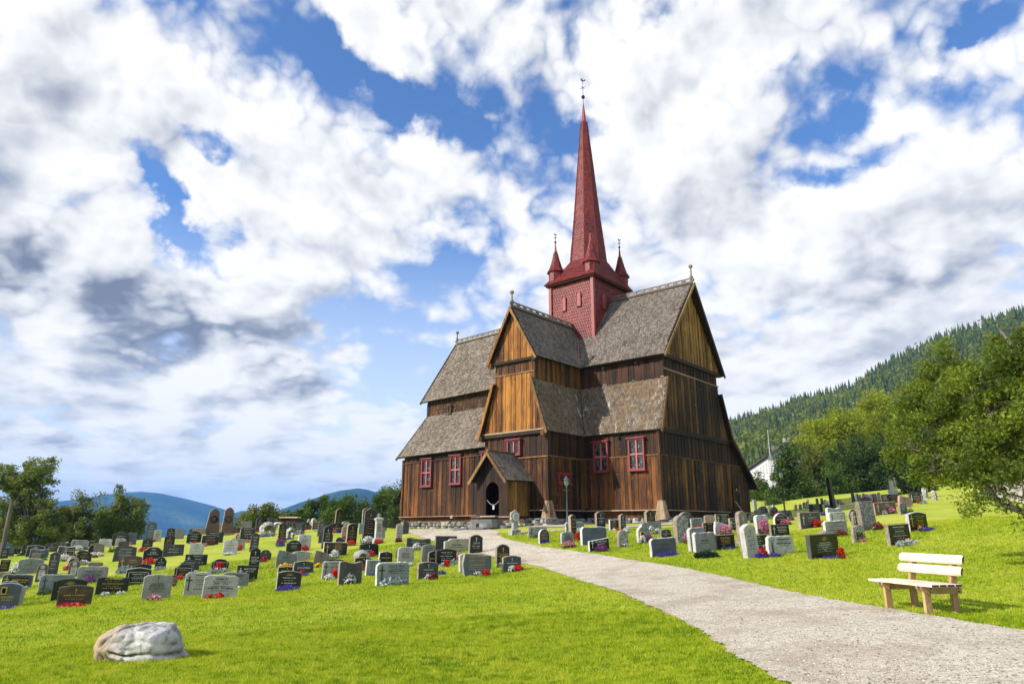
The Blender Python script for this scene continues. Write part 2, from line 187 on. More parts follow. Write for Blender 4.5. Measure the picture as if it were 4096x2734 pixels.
[13.59, 32.2, 1.34, 0.69, 0.14, 0.472, "rect", "D", "O", "w", "cC", "", "slate headstone with cross dividing four names"],
[19.93, 46.34, 0.45, 0.55, 0.37, 0.505, "boulder", "L", "L", "", "", "", "pale natural rock headstone with bird carving"],
[19.82, 45.83, 1.17, 0.57, 0.11, 0.474, "rect", "K", "D", "w", "", "", "black headstone with picture panels behind the pale rock"],
[15.47, 33.79, 1.01, 0.66, 0.13, 0.472, "serp", "L", "W", "", "", "", "white-edged wavy headstone above two pale ones"],
[15.44, 33.5, 1.06, 0.47, 0.09, 0.438, "rough", "W", "W", "k", "C", "", "middle of three pale headstones standing behind one another"],
[13.07, 28.57, 1.33, 0.54, 0.11, 0.488, "rough", "L", "W", "k", "", "", "front of three pale headstones standing behind one another"],
[12.52, 28.28, 0.36, 0.26, 0.29, 0.503, "boulder", "O", "O", "", "", "", "small dark boulder headstone behind the large gold sunburst one"],
[20.88, 46.14, 0.79, 0.31, 0.09, 0.402, "peak", "K", "D", "w", "c", "", "black cross headstone at the foot of the black obelisk"],
[21.74, 47.12, 0.23, 0.66, 0.13, 0.404, "rough", "L", "O", "", "", "", "pale rough post right of the black obelisk"],
[19.44, 39.51, 0.23, 0.51, 0.1, 0.506, "rect", "K", "O", "", "", "", "black slab hidden behind the big leaning dark stone"],
[14.45, 28.59, 0.81, 1.13, 0.22, 0.429, "rect", "V", "O", "", "", "", "big leaning granite stone with blackened mottled face"],
[16.22, 33.51, 0.65, 0.51, 0.1, 0.429, "round", "K", "O", "w", "c", "", "rough round headstone with black face and white cross"],
[15.02, 30.76, 0.5, 0.64, 0.13, 0.506, "rough", "K", "O", "w", "C", "", "rough-framed black headstone with long silver cross"],
[12.53, 25.64, 0.63, 0.57, 0.11, 0.48, "peak", "V", "O", "g", "P", "", "little pointed stone with black gold-lettered plaque"],
[18.64, 35.14, 1.56, 0.59, 0.12, 0.414, "rect", "B", "P", "w", "C", "Dahlen", "low brown wide headstone with white cross"],
[24.3, 45.01, 1.87, 0.58, 0.12, 0.482, "rect", "K", "O", "w", "X", "Martinus/Martinus", "wide black headstone with large raised black cross"],
[21.97, 39.18, 1.02, 0.62, 0.12, 0.414, "irr", "P", "P", "k", "", "", "pink natural headstone with carved flower"],
[24.2, 41.97, 1.05, 0.6, 0.12, 0.402, "rect", "K", "D", "w", "ct", "", "black headstone with two white torches, far right rows"],
[19.09, 34.34, 0.53, 0.54, 0.11, 0.44, "arc", "S", "O", "w", "", "", "small slate headstone with white text bands"],
[14.86, 25.89, 1.02, 0.65, 0.13, 0.448, "arc", "K", "W", "g", "C", "", "black curved-top headstone with gold cross, marigolds and lobelia"],
[13.0, 23.83, 1.02, 0.63, 0.13, 0.411, "rect", "K", "O", "w", "", "", "black headstone with dark cross relief above silvery leaves, right slope"],
[27.73, 46.83, 0.35, 0.8, 0.32, 0.423, "boulder", "V", "V", "", "", "", "rough standing stone left of a lower twin near branches"],
[25.75, 42.55, 0.3, 0.62, 0.26, 0.505, "boulder", "V", "V", "", "", "", "lower rough standing stone under the overhanging branches"],
[33.68, 56.28, 0.46, 0.56, 0.11, 0.416, "rect", "D", "D", "", "", "", "dark cross-shaped stone half hidden by the overhanging leaves"],
[32.4, 55.99, 0.36, 0.39, 0.09, 0.472, "rect", "W", "O", "", "", "", "white upright slab before the dark low conifer"],
[32.48, 55.64, 0.21, 0.22, 0.09, 0.505, "rect", "G", "D", "", "", "", "grey low slab right of the white upright slab"],
[31.14, 57.55, 0.18, 0.25, 0.09, 0.48, "round", "W", "W", "", "", "", "white little rounded stone beside the white monument"],
[26.26, 50.05, 0.19, 0.67, 0.13, 0.505, "tallround", "O", "O", "", "", "", "brown-grey pillar left of the wide raised-cross headstone"],
[26.34, 50.82, 0.35, 0.59, 0.12, 0.48, "rect", "S", "S", "", "", "", "blue-grey slab in the back row beside a brown pillar"],
[27.57, 53.79, 0.24, 0.41, 0.09, 0.44, "tallround", "G", "L", "", "", "", "pale grey round-topped slab in the back row"],
[27.82, 54.73, 0.18, 0.35, 0.09, 0.429, "tallround", "L", "O", "", "", "", "thin pale slab left of the pale grey round-topped one"],
[28.01, 55.39, 0.18, 0.31, 0.09, 0.459, "tallround", "W", "O", "", "", "", "thin white slab in the back row"],
[27.49, 54.75, 0.26, 0.43, 0.09, 0.48, "tallround", "O", "O", "", "", "", "brown rounded slab in the back row before dark trees"],
[27.51, 55.37, 0.18, 0.33, 0.09, 0.472, "rect", "G", "D", "", "", "", "narrow grey slab left of the brown rounded one"],
[26.26, 53.28, 0.21, 0.63, 0.13, 0.463, "tallround", "D", "W", "", "", "", "dark slab with white cap in the back row"],
[26.12, 53.59, 0.23, 0.69, 0.14, 0.463, "peak", "D", "D", "", "", "", "dark pillar leaning left in the back row"],
[22.68, 56.21, 0.26, 0.42, 0.09, 0.482, "tallround", "O", "O", "", "", "", "leftmost of four brown slabs right of the far lamp"],
[22.87, 55.75, 0.25, 0.43, 0.09, 0.402, "tallround", "O", "O", "", "", "", "second of four brown slabs right of the far lamp"],
[23.14, 55.63, 0.24, 0.53, 0.11, 0.421, "tallround", "O", "O", "", "", "", "third of four brown slabs right of the far lamp"],
[23.43, 55.66, 0.21, 0.55, 0.11, 0.482, "tallround", "L", "O", "", "", "", "fourth, palest of four slabs right of the far lamp"],
[24.7, 58.61, 0.18, 0.29, 0.09, 0.505, "rect", "O", "O", "", "", "", "brown block showing above the palest far slab"],
[24.66, 56.71, 0.23, 0.47, 0.09, 0.438, "tallround", "D", "O", "", "", "", "left of two dark pillars behind the picture-panel headstone"],
[24.8, 56.18, 0.2, 0.49, 0.1, 0.403, "tallround", "D", "O", "", "", "", "right of two dark pillars behind the picture-panel headstone"],
[25.0, 56.03, 0.3, 0.32, 0.09, 0.506, "tallround", "O", "O", "", "", "", "brown slab behind white flowers left of the obelisk"],
[25.69, 56.56, 0.18, 0.34, 0.09, 0.431, "rect", "W", "W", "", "", "", "white slab leaning just left of the black obelisk"],
[25.41, 54.63, 0.18, 0.28, 0.09, 0.505, "round", "G", "D", "", "", "", "grey little slab right of the pale rough post"],
[25.58, 54.64, 0.18, 0.3, 0.09, 0.505, "rect", "G", "D", "", "", "", "taller grey slab right of the pale rough post"],
[21.88, 60.81, 0.18, 0.44, 0.09, 0.49, "rect", "O", "O", "", "", "", "brown post behind the two carved silver tops"],
[21.28, 58.19, 0.29, 0.41, 0.09, 0.48, "round", "L", "O", "", "", "", "pale rounded slab between the two carved silver tops"],
[22.25, 59.79, 0.18, 0.22, 0.09, 0.403, "rect", "D", "W", "", "", "", "dark block with white top behind the right silver-topped one"],
[25.3, 54.26, 0.32, 0.36, 0.09, 0.506, "rect", "G", "D", "", "", "", "grey stone group piece left of the low stone border"],
[-18.19, 56.43, 0.36, 0.15, 0.09, 0.506, "arc", "K", "D", "", "", "", "black arched top showing above the wooden shed roof"],
[-7.94, 19.72, 0.88, 0.61, 0.12, 0.41, "rough", "L", "L", "k", "", "VIGERUST/EVA    OLA/SIGMUND  THORMOD", "pale speckled headstone with eight carved words, three red begonias"],
[-9.54, 21.99, 0.77, 0.68, 0.14, 0.438, "rough", "L", "L", "k", "C", "", "pale headstone with long black cross and lobelia, front row"],
[-9.45, 24.71, 0.85, 0.51, 0.1, 0.423, "rough", "G", "L", "k", "", "PEDERSEN", "grey rough headstone behind the speckled eight-word one"],
[-9.97, 20.37, 0.73, 0.67, 0.13, 0.503, "rough", "L", "L", "k", "c", "SVERRE PEDERSEN/RØNNAUG PEDERSEN/KARL HENRIK PEDERSEN/TAKK FOR ALT", "grey-green headstone with three engraved black names, front row"],
[-12.39, 26.46, 0.24, 0.42, 0.09, 0.416, "arc", "B", "B", "g", "", "", "small brown headstone peeping out right of the three-name one"]]
FLOWERS=[
[-24.95, 36.45, 0.41, 0.25, "g", "green leafy plant before the small black gold-lettered headstone behind the low green bush"],
[-30.02, 48.11, 0.39, 0.33, "w", "white flowers before the low black headstone with flowers standing above its right end"],
[-23.26, 38.28, 0.59, 0.27, "w", "white flowers before the grey headstone with engraved cross and dark blue flowers"],
[-23.15, 38.8, 0.31, 0.17, "b", "blue flowers before the grey headstone with engraved cross and dark blue flowers"],
[-21.47, 34.37, 0.55, 0.33, "w", "white flowers before the grey wavy-topped headstone behind the small framed black one"],
[-21.43, 34.44, 0.18, 0.16, "d", "dark red flowers before the grey wavy-topped headstone behind the small framed black one"],
[-20.86, 35.91, 0.74, 0.21, "w", "white flowers before the dark disc-shaped headstone with a ring carved in it"],
[-20.58, 35.4, 0.26, 0.14, "d", "dark red flowers before the plain brown slab before the dark disc headstone"],
[-19.82, 33.26, 0.42, 0.21, "w", "white flowers before the black half-round headstone with large dark cross and gold name"],
[-21.3, 31.06, 0.6, 0.47, "w", "white flowers before the wide grey-green arched headstone with white and red flowers"],
[-20.9, 31.23, 0.54, 0.3, "r", "red flowers before the wide grey-green arched headstone with white and red flowers"],
[-22.64, 34.71, 0.28, 0.18, "g", "green leafy plant before the blue-grey headstone with curled double-hump top"],
[-22.78, 36.25, 0.27, 0.15, "g", "green leafy plant before the grey wavy-topped headstone behind the small framed black one"],
[-19.63, 31.69, 0.26, 0.2, "r", "red flowers before the natural beige boulder headstone beside red flowers"],
[-16.65, 28.47, 0.44, 0.27, "u", "purple flowers before the pale framed headstone beside dark pink flowers"],
[-16.98, 26.43, 0.54, 0.29, "g", "green leafy plant before the wide grey rough-edged headstone with bush growing before it"],
[-15.9, 25.32, 0.13, 0.13, "w", "white flowers before the black headstone with gold sun behind the wood-grained one"],
[-10.91, 18.07, 0.67, 0.1, "r", "red flowers before the dark wood-grained headstone with gold cross and lettering"],
[-11.07, 18.2, 0.35, 0.1, "b", "blue flowers before the dark wood-grained headstone with gold cross and lettering"],
[-16.66, 24.04, 0.41, 0.29, "p", "pink flowers before the blue-grey headstone with a brass lantern at left edge"],
[-12.75, 18.4, 0.5, 0.11, "b", "blue flowers before the blue-grey headstone with a brass lantern at left edge"],
[-19.51, 28.67, 0.17, 0.13, "d", "dark red flowers before the grey headstone with framed black panel and gold cross"],
[-18.51, 27.58, 0.21, 0.12, "v", "silvery leaves before the grey headstone with framed black panel and gold cross"],
[-14.37, 25.65, 0.29, 0.14, "w", "white flowers before the black wavy-topped headstone with gold lettering, front row"],
[-14.23, 25.83, 0.33, 0.16, "g", "green leafy plant before the black wavy-topped headstone with gold lettering, front row"],
[-13.83, 25.68, 0.24, 0.14, "w", "white flowers further right before the black wavy-topped headstone with gold lettering, front row"],
[-16.28, 30.38, 0.74, 0.31, "v", "silvery leaves before the brown headstone with gold lettering above silvery leaves"],
[-17.13, 32.15, 0.27, 0.1, "d", "dark red flowers before the large dull dark headstone behind the brown gold-lettered one"],
[-16.35, 32.39, 0.66, 0.28, "r", "red flowers before the black headstone with white sunburst above a mass of red begonias"],
[-15.01, 30.68, 0.42, 0.16, "v", "silvery leaves before the small black pointed headstone with white cross"],
[-14.28, 27.76, 0.41, 0.25, "r", "red flowers before the black headstone in a pointed silver frame"],
[-9.51, 19.34, 0.38, 0.17, "p", "pink flowers before the grey-green headstone with three engraved black names, front row"],
[-9.74, 19.99, 0.21, 0.11, "w", "white flowers before the grey-green headstone with three engraved black names, front row"],
[-12.88, 28.01, 0.25, 0.2, "r", "red flowers before the black arched headstone with framed gold lettering, left slope"],
[-12.98, 29.5, 0.14, 0.1, "w", "white flowers before the dark scrolled headstone behind the arched framed gold one"],
[-18.81, 34.16, 0.17, 0.13, "v", "silvery leaves before the large dull dark headstone behind the brown gold-lettered one"],
[-20.99, 37.6, 0.41, 0.36, "g", "green leafy plant before the wide pale headstone below the tallest left-hand birch crown"],
[-19.49, 37.79, 0.43, 0.21, "r", "red flowers before the black gold-lettered headstone with red flowers, left of the slate one"],
[-22.79, 45.42, 0.18, 0.16, "r", "red flowers before the pale tall headstone right of the tallest slate-blue one"],
[-23.19, 49.06, 0.18, 0.13, "r", "red flowers before the plain grey headstone on the crest before the blue mountain"],
[-22.53, 42.14, 0.17, 0.18, "p", "pink flowers before the plain blue-grey headstone leaning below the birches"],
[-18.82, 41.65, 0.17, 0.13, "v", "silvery leaves before the black scrolled headstone just below the two tall brown ones"],
[-18.7, 42.07, 0.17, 0.12, "r", "red flowers before the black scrolled headstone just below the two tall brown ones"],
[-17.14, 39.88, 0.29, 0.21, "p", "pink flowers before the dark gold-lettered headstone with pink flowers below tall brown pair"],
[-17.01, 40.34, 0.41, 0.21, "d", "dark red flowers before the dark gold-lettered headstone with pink flowers below tall brown pair"],
[-13.33, 33.76, 0.61, 0.13, "w", "white flowers before the white headstone with black cross, dark red flowers at base"],
[-13.48, 34.1, 0.18, 0.12, "d", "dark red flowers before the white headstone with black cross, dark red flowers at base"],
[-13.78, 36.2, 0.24, 0.29, "r", "red flowers before the pale grey headstone behind the white one with dark red flowers"],
[-20.59, 51.28, 0.48, 0.23, "g", "green leafy plant before the right of two tall brown headstones with round dark plaques"],
[-20.45, 52.77, 0.28, 0.14, "r", "red flowers before the low black headstone with gold birds near the tall brown pair"],
[-21.04, 55.7, 0.19, 0.32, "r", "red flowers before the grey slate headstone with uneven top behind the many-lined one"],
[-15.32, 41.29, 0.33, 0.21, "p", "pink flowers before the black rough-edged headstone with many white lines"],
[-18.94, 52.67, 0.28, 0.17, "r", "red flowers before the tall black gold-cross headstone before the pale round bush"],
[-15.41, 44.74, 0.99, 0.32, "v", "silvery leaves before the large lichen-covered natural headstone with silvery plants"],
[-11.82, 29.1, 0.85, 0.2, "v", "silvery leaves before the black arched headstone with red and silvery plants at base"],
[-11.92, 29.33, 0.41, 0.37, "r", "red flowers before the black arched headstone with red and silvery plants at base"],
[-10.83, 31.02, 0.25, 0.14, "b", "blue flowers before the dark relief headstone beside red and blue flowers"],
[-10.68, 30.97, 0.27, 0.22, "r", "red flowers before the dark relief headstone beside red and blue flowers"],
[-9.24, 29.24, 0.66, 0.17, "y", "yellow flowers before the grey-green slanting headstone behind yellow flowers"],
[-12.67, 39.02, 0.48, 0.35, "u", "purple flowers before the tall black gold-cross headstone right of the lichen-covered one"],
[-12.34, 38.07, 0.48, 0.17, "b", "blue flowers before the tall black gold-cross headstone right of the lichen-covered one"],
[-13.48, 42.91, 0.43, 0.28, "d", "dark red flowers before the speckled round boulder headstone with dark red flowers"],
[-13.15, 42.1, 0.57, 0.12, "b", "blue flowers before the speckled round boulder headstone with dark red flowers"],
[-13.53, 45.27, 0.55, 0.29, "v", "silvery leaves before the dark wide headstone above a silvery mound of leaves"],
[-14.35, 49.4, 0.2, 0.14, "r", "red flowers before the black arched headstone right of the silvery leaf mound"],
[-13.13, 47.51, 0.32, 0.12, "w", "white flowers before the brown headstone with gold marks below the grey rough boulder"],
[-11.32, 45.17, 0.36, 0.25, "p", "pink flowers before the black arched headstone with gold cross and blue flowers"],
[-10.96, 45.0, 0.33, 0.26, "b", "blue flowers before the black arched headstone with gold cross and blue flowers"],
[-9.0, 38.17, 0.2, 0.32, "u", "purple flowers before the tall black arched gold-cross headstone above red flowers"],
[-7.84, 34.86, 0.43, 0.27, "r", "red flowers before the tall black arched gold-cross headstone above red flowers"],
[-9.88, 34.11, 0.35, 0.24, "r", "red flowers before the white headstone with two names and red flowers"],
[-7.57, 30.56, 0.43, 0.35, "w", "white flowers before the wide black headstone with thin gold cross and daisies"],
[-7.15, 35.39, 0.66, 0.34, "w", "white flowers before the tallest black pointed headstone with seven gold inscriptions"],
[-9.13, 30.75, 0.18, 0.14, "r", "red flowers before the white ragged-edged headstone beside the grey-green slanting one"],
[-7.85, 29.43, 0.25, 0.15, "w", "white flowers before the sandy headstone with white bird and yellow flowers"],
[-7.7, 28.6, 0.4, 0.16, "y", "yellow flowers before the sandy headstone with white bird and yellow flowers"],
[-6.41, 30.25, 0.61, 0.26, "w", "white flowers before the black headstone with thin white centre cross"],
[-5.9, 30.24, 0.24, 0.23, "r", "red flowers before the black headstone with thin white centre cross"],
[-6.66, 21.59, 0.71, 0.18, "b", "blue flowers before the black headstone with gold sunburst and lobelia, front row"],
[-7.45, 24.12, 0.48, 0.26, "u", "purple flowers before the black headstone with gold sunburst and lobelia, front row"],
[-8.19, 19.65, 0.25, 0.16, "r", "red flowers before the pale speckled headstone with eight carved words, three red begonias"],
[-7.85, 19.46, 0.25, 0.17, "r", "red flowers further right before the pale speckled headstone with eight carved words, three red begonias"],
[-7.83, 20.14, 0.26, 0.13, "r", "red flowers rightmost before the pale speckled headstone with eight carved words, three red begonias"],
[-9.09, 24.14, 0.17, 0.1, "w", "white flowers before the grey rough headstone behind the speckled eight-word one"],
[-9.4, 26.15, 0.28, 0.18, "g", "green leafy plant before the black rectangular headstone with thin silver cross"],
[-10.73, 24.74, 0.25, 0.1, "r", "red flowers before the pale headstone with long black cross and lobelia, front row"],
[-9.99, 22.94, 0.35, 0.11, "b", "blue flowers before the pale headstone with long black cross and lobelia, front row"],
[-6.34, 25.05, 0.35, 0.21, "w", "white flowers before the pale granite headstone with long cross and red flowers"],
[-6.22, 25.27, 0.26, 0.32, "r", "red flowers before the pale granite headstone with long cross and red flowers"],
[-5.09, 22.51, 0.47, 0.41, "w", "white flowers before the dark chiselled headstone with daisies and marigolds"],
[-5.3, 22.56, 0.24, 0.13, "o", "orange marigolds before the dark chiselled headstone with daisies and marigolds"],
[-4.92, 22.77, 0.2, 0.1, "o", "orange marigolds further right before the dark chiselled headstone with daisies and marigolds"],
[-3.59, 21.82, 0.85, 0.27, "v", "silvery leaves before the large grey chiselled headstone above silvery leaves, front row"],
[-5.64, 27.3, 0.14, 0.17, "r", "red flowers before the black pointed relief headstone before the pale natural-edged one"],
[-5.58, 26.91, 0.18, 0.1, "b", "blue flowers before the black pointed relief headstone before the pale natural-edged one"],
[-5.03, 25.68, 0.36, 0.2, "v", "silvery leaves before the plain grey headstone left of the large chiselled front one"],
[-4.95, 25.45, 0.28, 0.1, "b", "blue flowers before the plain grey headstone left of the large chiselled front one"],
[-3.88, 27.33, 0.3, 0.15, "w", "white flowers before the speckled pale headstone with black cross in mid-slope"],
[-4.13, 30.99, 0.37, 0.31, "w", "white flowers before the dark grey headstone with carved leaves near the path bend"],
[-7.88, 27.07, 0.18, 0.19, "r", "red flowers before the dark headstone with torches and thin silver outline"],
[-7.63, 26.59, 0.35, 0.13, "b", "blue flowers before the dark headstone with torches and thin silver outline"],
[-6.48, 34.64, 0.44, 0.22, "r", "red flowers before the tallest black pointed headstone with seven gold inscriptions"],
[-5.49, 34.47, 0.36, 0.2, "d", "dark red flowers before the pale pointed pillar headstone left of the gravel path"],
[-2.43, 24.98, 0.29, 0.17, "b", "blue flowers before the black headstone with carved leaf arch and silvery plants"],
[-2.56, 23.47, 0.33, 0.23, "d", "dark red flowers before the dark arched headstone with dark red flowers beside blue lobelia"],
[-2.75, 23.69, 0.23, 0.17, "w", "white flowers before the dark arched headstone with dark red flowers beside blue lobelia"],
[-2.61, 26.78, 0.17, 0.19, "v", "silvery leaves before the black headstone with carved leaf arch and silvery plants"],
[-2.42, 26.73, 0.24, 0.25, "r", "red flowers before the black headstone with carved leaf arch and silvery plants"],
[-2.23, 27.09, 0.2, 0.23, "v", "silvery leaves further right before the black headstone with carved leaf arch and silvery plants"],
[-2.97, 30.68, 0.43, 0.37, "w", "white flowers before the dark slate headstone with white flowers beside the path bend"],
[-2.09, 27.94, 0.18, 0.3, "p", "pink flowers before the cream headstone with stepped corner and black cross"],
[-1.48, 24.61, 0.25, 0.21, "d", "dark red flowers before the blue-grey angular headstone with gold script nearest the path"],
[-1.18, 24.52, 0.29, 0.15, "w", "white flowers before the blue-grey angular headstone with gold script nearest the path"],
[-0.88, 24.26, 0.31, 0.22, "r", "red flowers before the blue-grey angular headstone with gold script nearest the path"],
[-0.44, 26.21, 0.21, 0.15, "v", "silvery leaves before the black gold-lettered headstone standing at the path edge"],
[-0.01, 25.0, 0.26, 0.23, "w", "white flowers before the dark grey headstone with granite edge, nearest left path edge"],
[0.22, 25.07, 0.39, 0.21, "r", "red flowers before the dark grey headstone with granite edge, nearest left path edge"],
[1.37, 29.83, 0.44, 0.17, "b", "blue flowers before the dark heart-engraved headstone with white edge and lobelia"],
[1.02, 31.39, 0.3, 0.2, "g", "green leafy plant before the lichen-blotched wide headstone right of the path fork"],
[2.73, 30.02, 0.3, 0.36, "r", "red flowers before the narrow black gold-lettered headstone beside the lamp post"],
[2.26, 28.56, 0.6, 0.25, "p", "pink flowers before the small grey headstone with pink flowers near the lamp post"],
[3.1, 32.84, 0.2, 0.19, "w", "white flowers before the wide pale grey headstone behind the narrow gold-lettered one"],
[3.01, 31.9, 0.18, 0.13, "b", "blue flowers before the wide pale grey headstone behind the narrow gold-lettered one"],
[3.58, 30.06, 0.47, 0.16, "w", "white flowers before the large grey double headstone with long name list"],
[3.42, 27.45, 0.56, 0.27, "u", "purple flowers before the low black slanted headstone with purple and pink flowers"],
[4.73, 32.83, 0.2, 0.11, "w", "white flowers before the dark headstone with gold sun beside the slender pillar"],
[4.91, 32.96, 0.13, 0.13, "r", "red flowers before the dark headstone with gold sun beside the slender pillar"],
[4.44, 28.32, 0.34, 0.25, "w", "white flowers before the small lichened round-topped headstone with white flowers"],
[5.17, 32.02, 0.37, 0.26, "w", "white flowers before the slender dark pillar headstone before the stone foundation"],
[5.31, 29.04, 0.32, 0.32, "w", "white flowers before the curved asymmetrical headstone with lantern niche"],
[5.64, 29.19, 0.3, 0.34, "u", "purple flowers before the curved asymmetrical headstone with lantern niche"],
[6.35, 32.42, 0.24, 0.23, "w", "white flowers before the pale stone with white crosses behind the tall gold-cross one"],
[6.57, 32.09, 0.25, 0.19, "w", "white flowers further right before the pale stone with white crosses behind the tall gold-cross one"],
[6.34, 31.43, 0.42, 0.12, "b", "blue flowers before the pale stone with white crosses behind the tall gold-cross one"],
[6.69, 30.32, 0.27, 0.19, "d", "dark red flowers before the small dark headstone behind the double-cross grey one"],
[5.65, 26.09, 0.33, 0.27, "g", "green leafy plant before the wide grey headstone with two crosses and lobelia"],
[5.4, 24.9, 0.96, 0.17, "b", "blue flowers before the wide grey headstone with two crosses and lobelia"],
[6.89, 28.28, 0.22, 0.43, "p", "pink flowers before the tall weathered grey headstone with rounded top, right of centre"],
[8.69, 33.15, 0.48, 0.1, "r", "red flowers before the grey-green headstone on the gravel below the church corner"],
[6.43, 23.63, 0.95, 0.27, "j", "low dark green juniper before the light headstone with black cross behind low juniper"],
[13.97, 49.37, 0.38, 0.23, "r", "red flowers before the pinkish arched headstone with red flowers below the wall"],
[9.2, 30.67, 0.7, 0.48, "p", "pink flowers before the white curved-topped headstone overgrown by pink daisies"],
[7.68, 26.05, 0.24, 0.21, "v", "silvery leaves before the black headstone with gold script beside the juniper one"],
[7.93, 25.94, 0.36, 0.13, "b", "blue flowers before the black headstone with gold script beside the juniper one"],
[8.22, 26.47, 0.29, 0.17, "v", "silvery leaves further right before the black headstone with gold script beside the juniper one"],
[15.79, 50.01, 0.49, 0.35, "r", "red flowers before the black white-lettered headstone closest to the plank-walled gable"],
[10.2, 32.21, 0.12, 0.26, "r", "red flowers before the black headstone with silver cross and rose, partly hidden"],
[10.9, 30.67, 0.58, 0.65, "p", "pink flowers before the white headstone with black cross behind tall pink daisies"],
[17.65, 48.89, 0.6, 0.2, "v", "silvery leaves before the left of two black headstones with carved silver tops"],
[7.98, 23.01, 0.4, 0.2, "b", "blue flowers before the tall white leaning headstone with black cross, red geraniums"],
[8.11, 23.24, 0.43, 0.33, "r", "red flowers before the tall white leaning headstone with black cross, red geraniums"],
[8.51, 23.28, 0.52, 0.16, "b", "blue flowers before the white headstone with engraved tree and red geraniums"],
[8.93, 25.37, 0.2, 0.22, "v", "silvery leaves before the wide black slab crossing behind the tall white leaning headstone"],
[9.19, 24.25, 0.35, 0.27, "r", "red flowers before the white headstone with engraved tree and red geraniums"],
[13.17, 34.05, 0.66, 0.24, "p", "pink flowers before the black flower-carved headstone with rounded white side"],
[14.34, 36.32, 0.4, 0.2, "u", "purple flowers before the red-brown arched headstone with white edge"],
[13.47, 32.15, 0.31, 0.12, "b", "blue flowers before the slate headstone with cross dividing four names"],
[13.83, 32.23, 0.45, 0.34, "r", "red flowers before the slate headstone with cross dividing four names"],
[16.92, 38.39, 0.4, 0.2, "b", "blue flowers before the black headstone with picture panels behind the pale rock"],
[14.69, 33.52, 0.18, 0.18, "o", "orange marigolds before the white-edged wavy headstone above two pale ones"],
[12.82, 27.72, 0.68, 0.23, "d", "dark red flowers before the front of three pale headstones standing behind one another"],
[12.74, 28.51, 0.19, 0.1, "w", "white flowers before the front of three pale headstones standing behind one another"],
[24.43, 54.45, 0.6, 0.36, "w", "white flowers before the brown slab behind white flowers left of the obelisk"],
[22.88, 55.32, 0.3, 0.13, "w", "white flowers before the third of four brown slabs right of the far lamp"],
[22.46, 55.93, 0.27, 0.13, "w", "white flowers before the leftmost of four brown slabs right of the far lamp"],
[24.98, 53.11, 0.26, 0.16, "y", "yellow flowers before the grey stone group piece left of the low stone border"],
[17.97, 48.37, 0.41, 0.2, "r", "red flowers before the right of two black headstones with carved silver tops"],
[14.44, 27.99, 0.48, 0.33, "d", "dark red flowers before the big leaning granite stone with blackened mottled face"],
[14.41, 28.13, 0.28, 0.16, "w", "white flowers before the big leaning granite stone with blackened mottled face"],
[12.52, 25.44, 0.31, 0.11, "p", "pink flowers before the little pointed stone with black gold-lettered plaque"],
[25.56, 49.68, 0.61, 0.2, "r", "red flowers before the blue-grey slab in the back row beside a brown pillar"],
[26.3, 52.29, 1.18, 0.38, "u", "purple flowers before the dark slab with white cap in the back row"],
[18.49, 35.03, 0.34, 0.23, "v", "silvery leaves before the low brown wide headstone with white cross"],
[18.96, 35.17, 0.52, 0.28, "p", "pink flowers before the low brown wide headstone with white cross"],
[21.91, 40.0, 0.18, 0.19, "r", "red flowers before the pink natural headstone with carved flower"],
[19.34, 34.25, 0.4, 0.36, "g", "green leafy plant before the small slate headstone with white text bands"],
[23.77, 41.15, 0.25, 0.2, "r", "red flowers before the black headstone with two white torches, far right rows"],
[23.62, 40.34, 0.47, 0.24, "v", "silvery leaves before the black headstone with two white torches, far right rows"],
[30.91, 56.27, 0.5, 0.22, "r", "red flowers before the white little rounded stone beside the white monument"],
[14.87, 25.84, 0.28, 0.17, "o", "orange marigolds before the black curved-top headstone with gold cross, marigolds and lobelia"],
[14.91, 25.52, 0.86, 0.15, "b", "blue flowers before the black curved-top headstone with gold cross, marigolds and lobelia"],
[12.95, 23.36, 0.92, 0.2, "v", "silvery leaves before the black headstone with dark cross relief above silvery leaves, right slope"],
[13.31, 23.99, 0.42, 0.14, "r", "red flowers before the black headstone with dark cross relief above silvery leaves, right slope"],
[24.95, 53.12, 0.4, 0.21, "o", "orange marigolds before the grey stone group piece left of the low stone border"],
[10.1, 21.98, 0.27, 0.37, "r", "red flowers before the large black headstone with gold sunburst, right foreground"],
[9.99, 22.36, 0.86, 0.1, "b", "blue flowers before the large black headstone with gold sunburst, right foreground"]]
PATH=[[[2.61,5.49],[6.27,7.06]],[[2.54,6.99],[6.61,8.67]],[[2.56,8.31],[6.45,10.1]],[[2.7,10.5],[6.23,11.74]],[[2.56,13.15],[5.75,14.21]],[[2.32,17.17],[5.33,20.45]],[[1.28,24.37],[3.64,25.97]],[[0.34,26.49],[2.44,27.69]],[[-0.87,28.25],[1.04,29.27]],[[-1.76,29.97],[0.02,31.0]],[[-2.9,32.1],[-0.65,33.26]],[[-3.89,33.83],[-0.65,34.85]],[[-5.24,38.11],[-1.14,36.77]],[[-7.28,46.19],[-3.09,44.3]]]
THIN=[[[-0.09,33.6],[-0.1,34.68]],[[2.37,33.28],[2.43,34.22]],[[4.18,33.75],[4.3,34.65]],[[6.17,34.2],[6.35,35.18]],[[7.91,34.93],[8.26,36.44]]]
YARD=[[[28.27,42.84],[35.58,52.02]],[[26.82,38.61],[37.06,52.73]],[[25.32,34.8],[36.73,50.2]],[[20.44,25.64],[35.15,44.58]]]
FARP=[[[22.25,48.72],[24.34,53.28]],[[23.9,50.53],[24.95,52.73]],[[25.37,51.84],[25.95,53.02]]]
import bpy, math, random
import numpy as np
from mathutils import Vector, Matrix, noise as mnoise
random.seed(7); RNG=np.random.default_rng(11)
sc=bpy.context.scene; COLL=sc.collection
CAMZ=1.6; FPX=2740.0; PITCH=math.radians(15)
R=math.radians
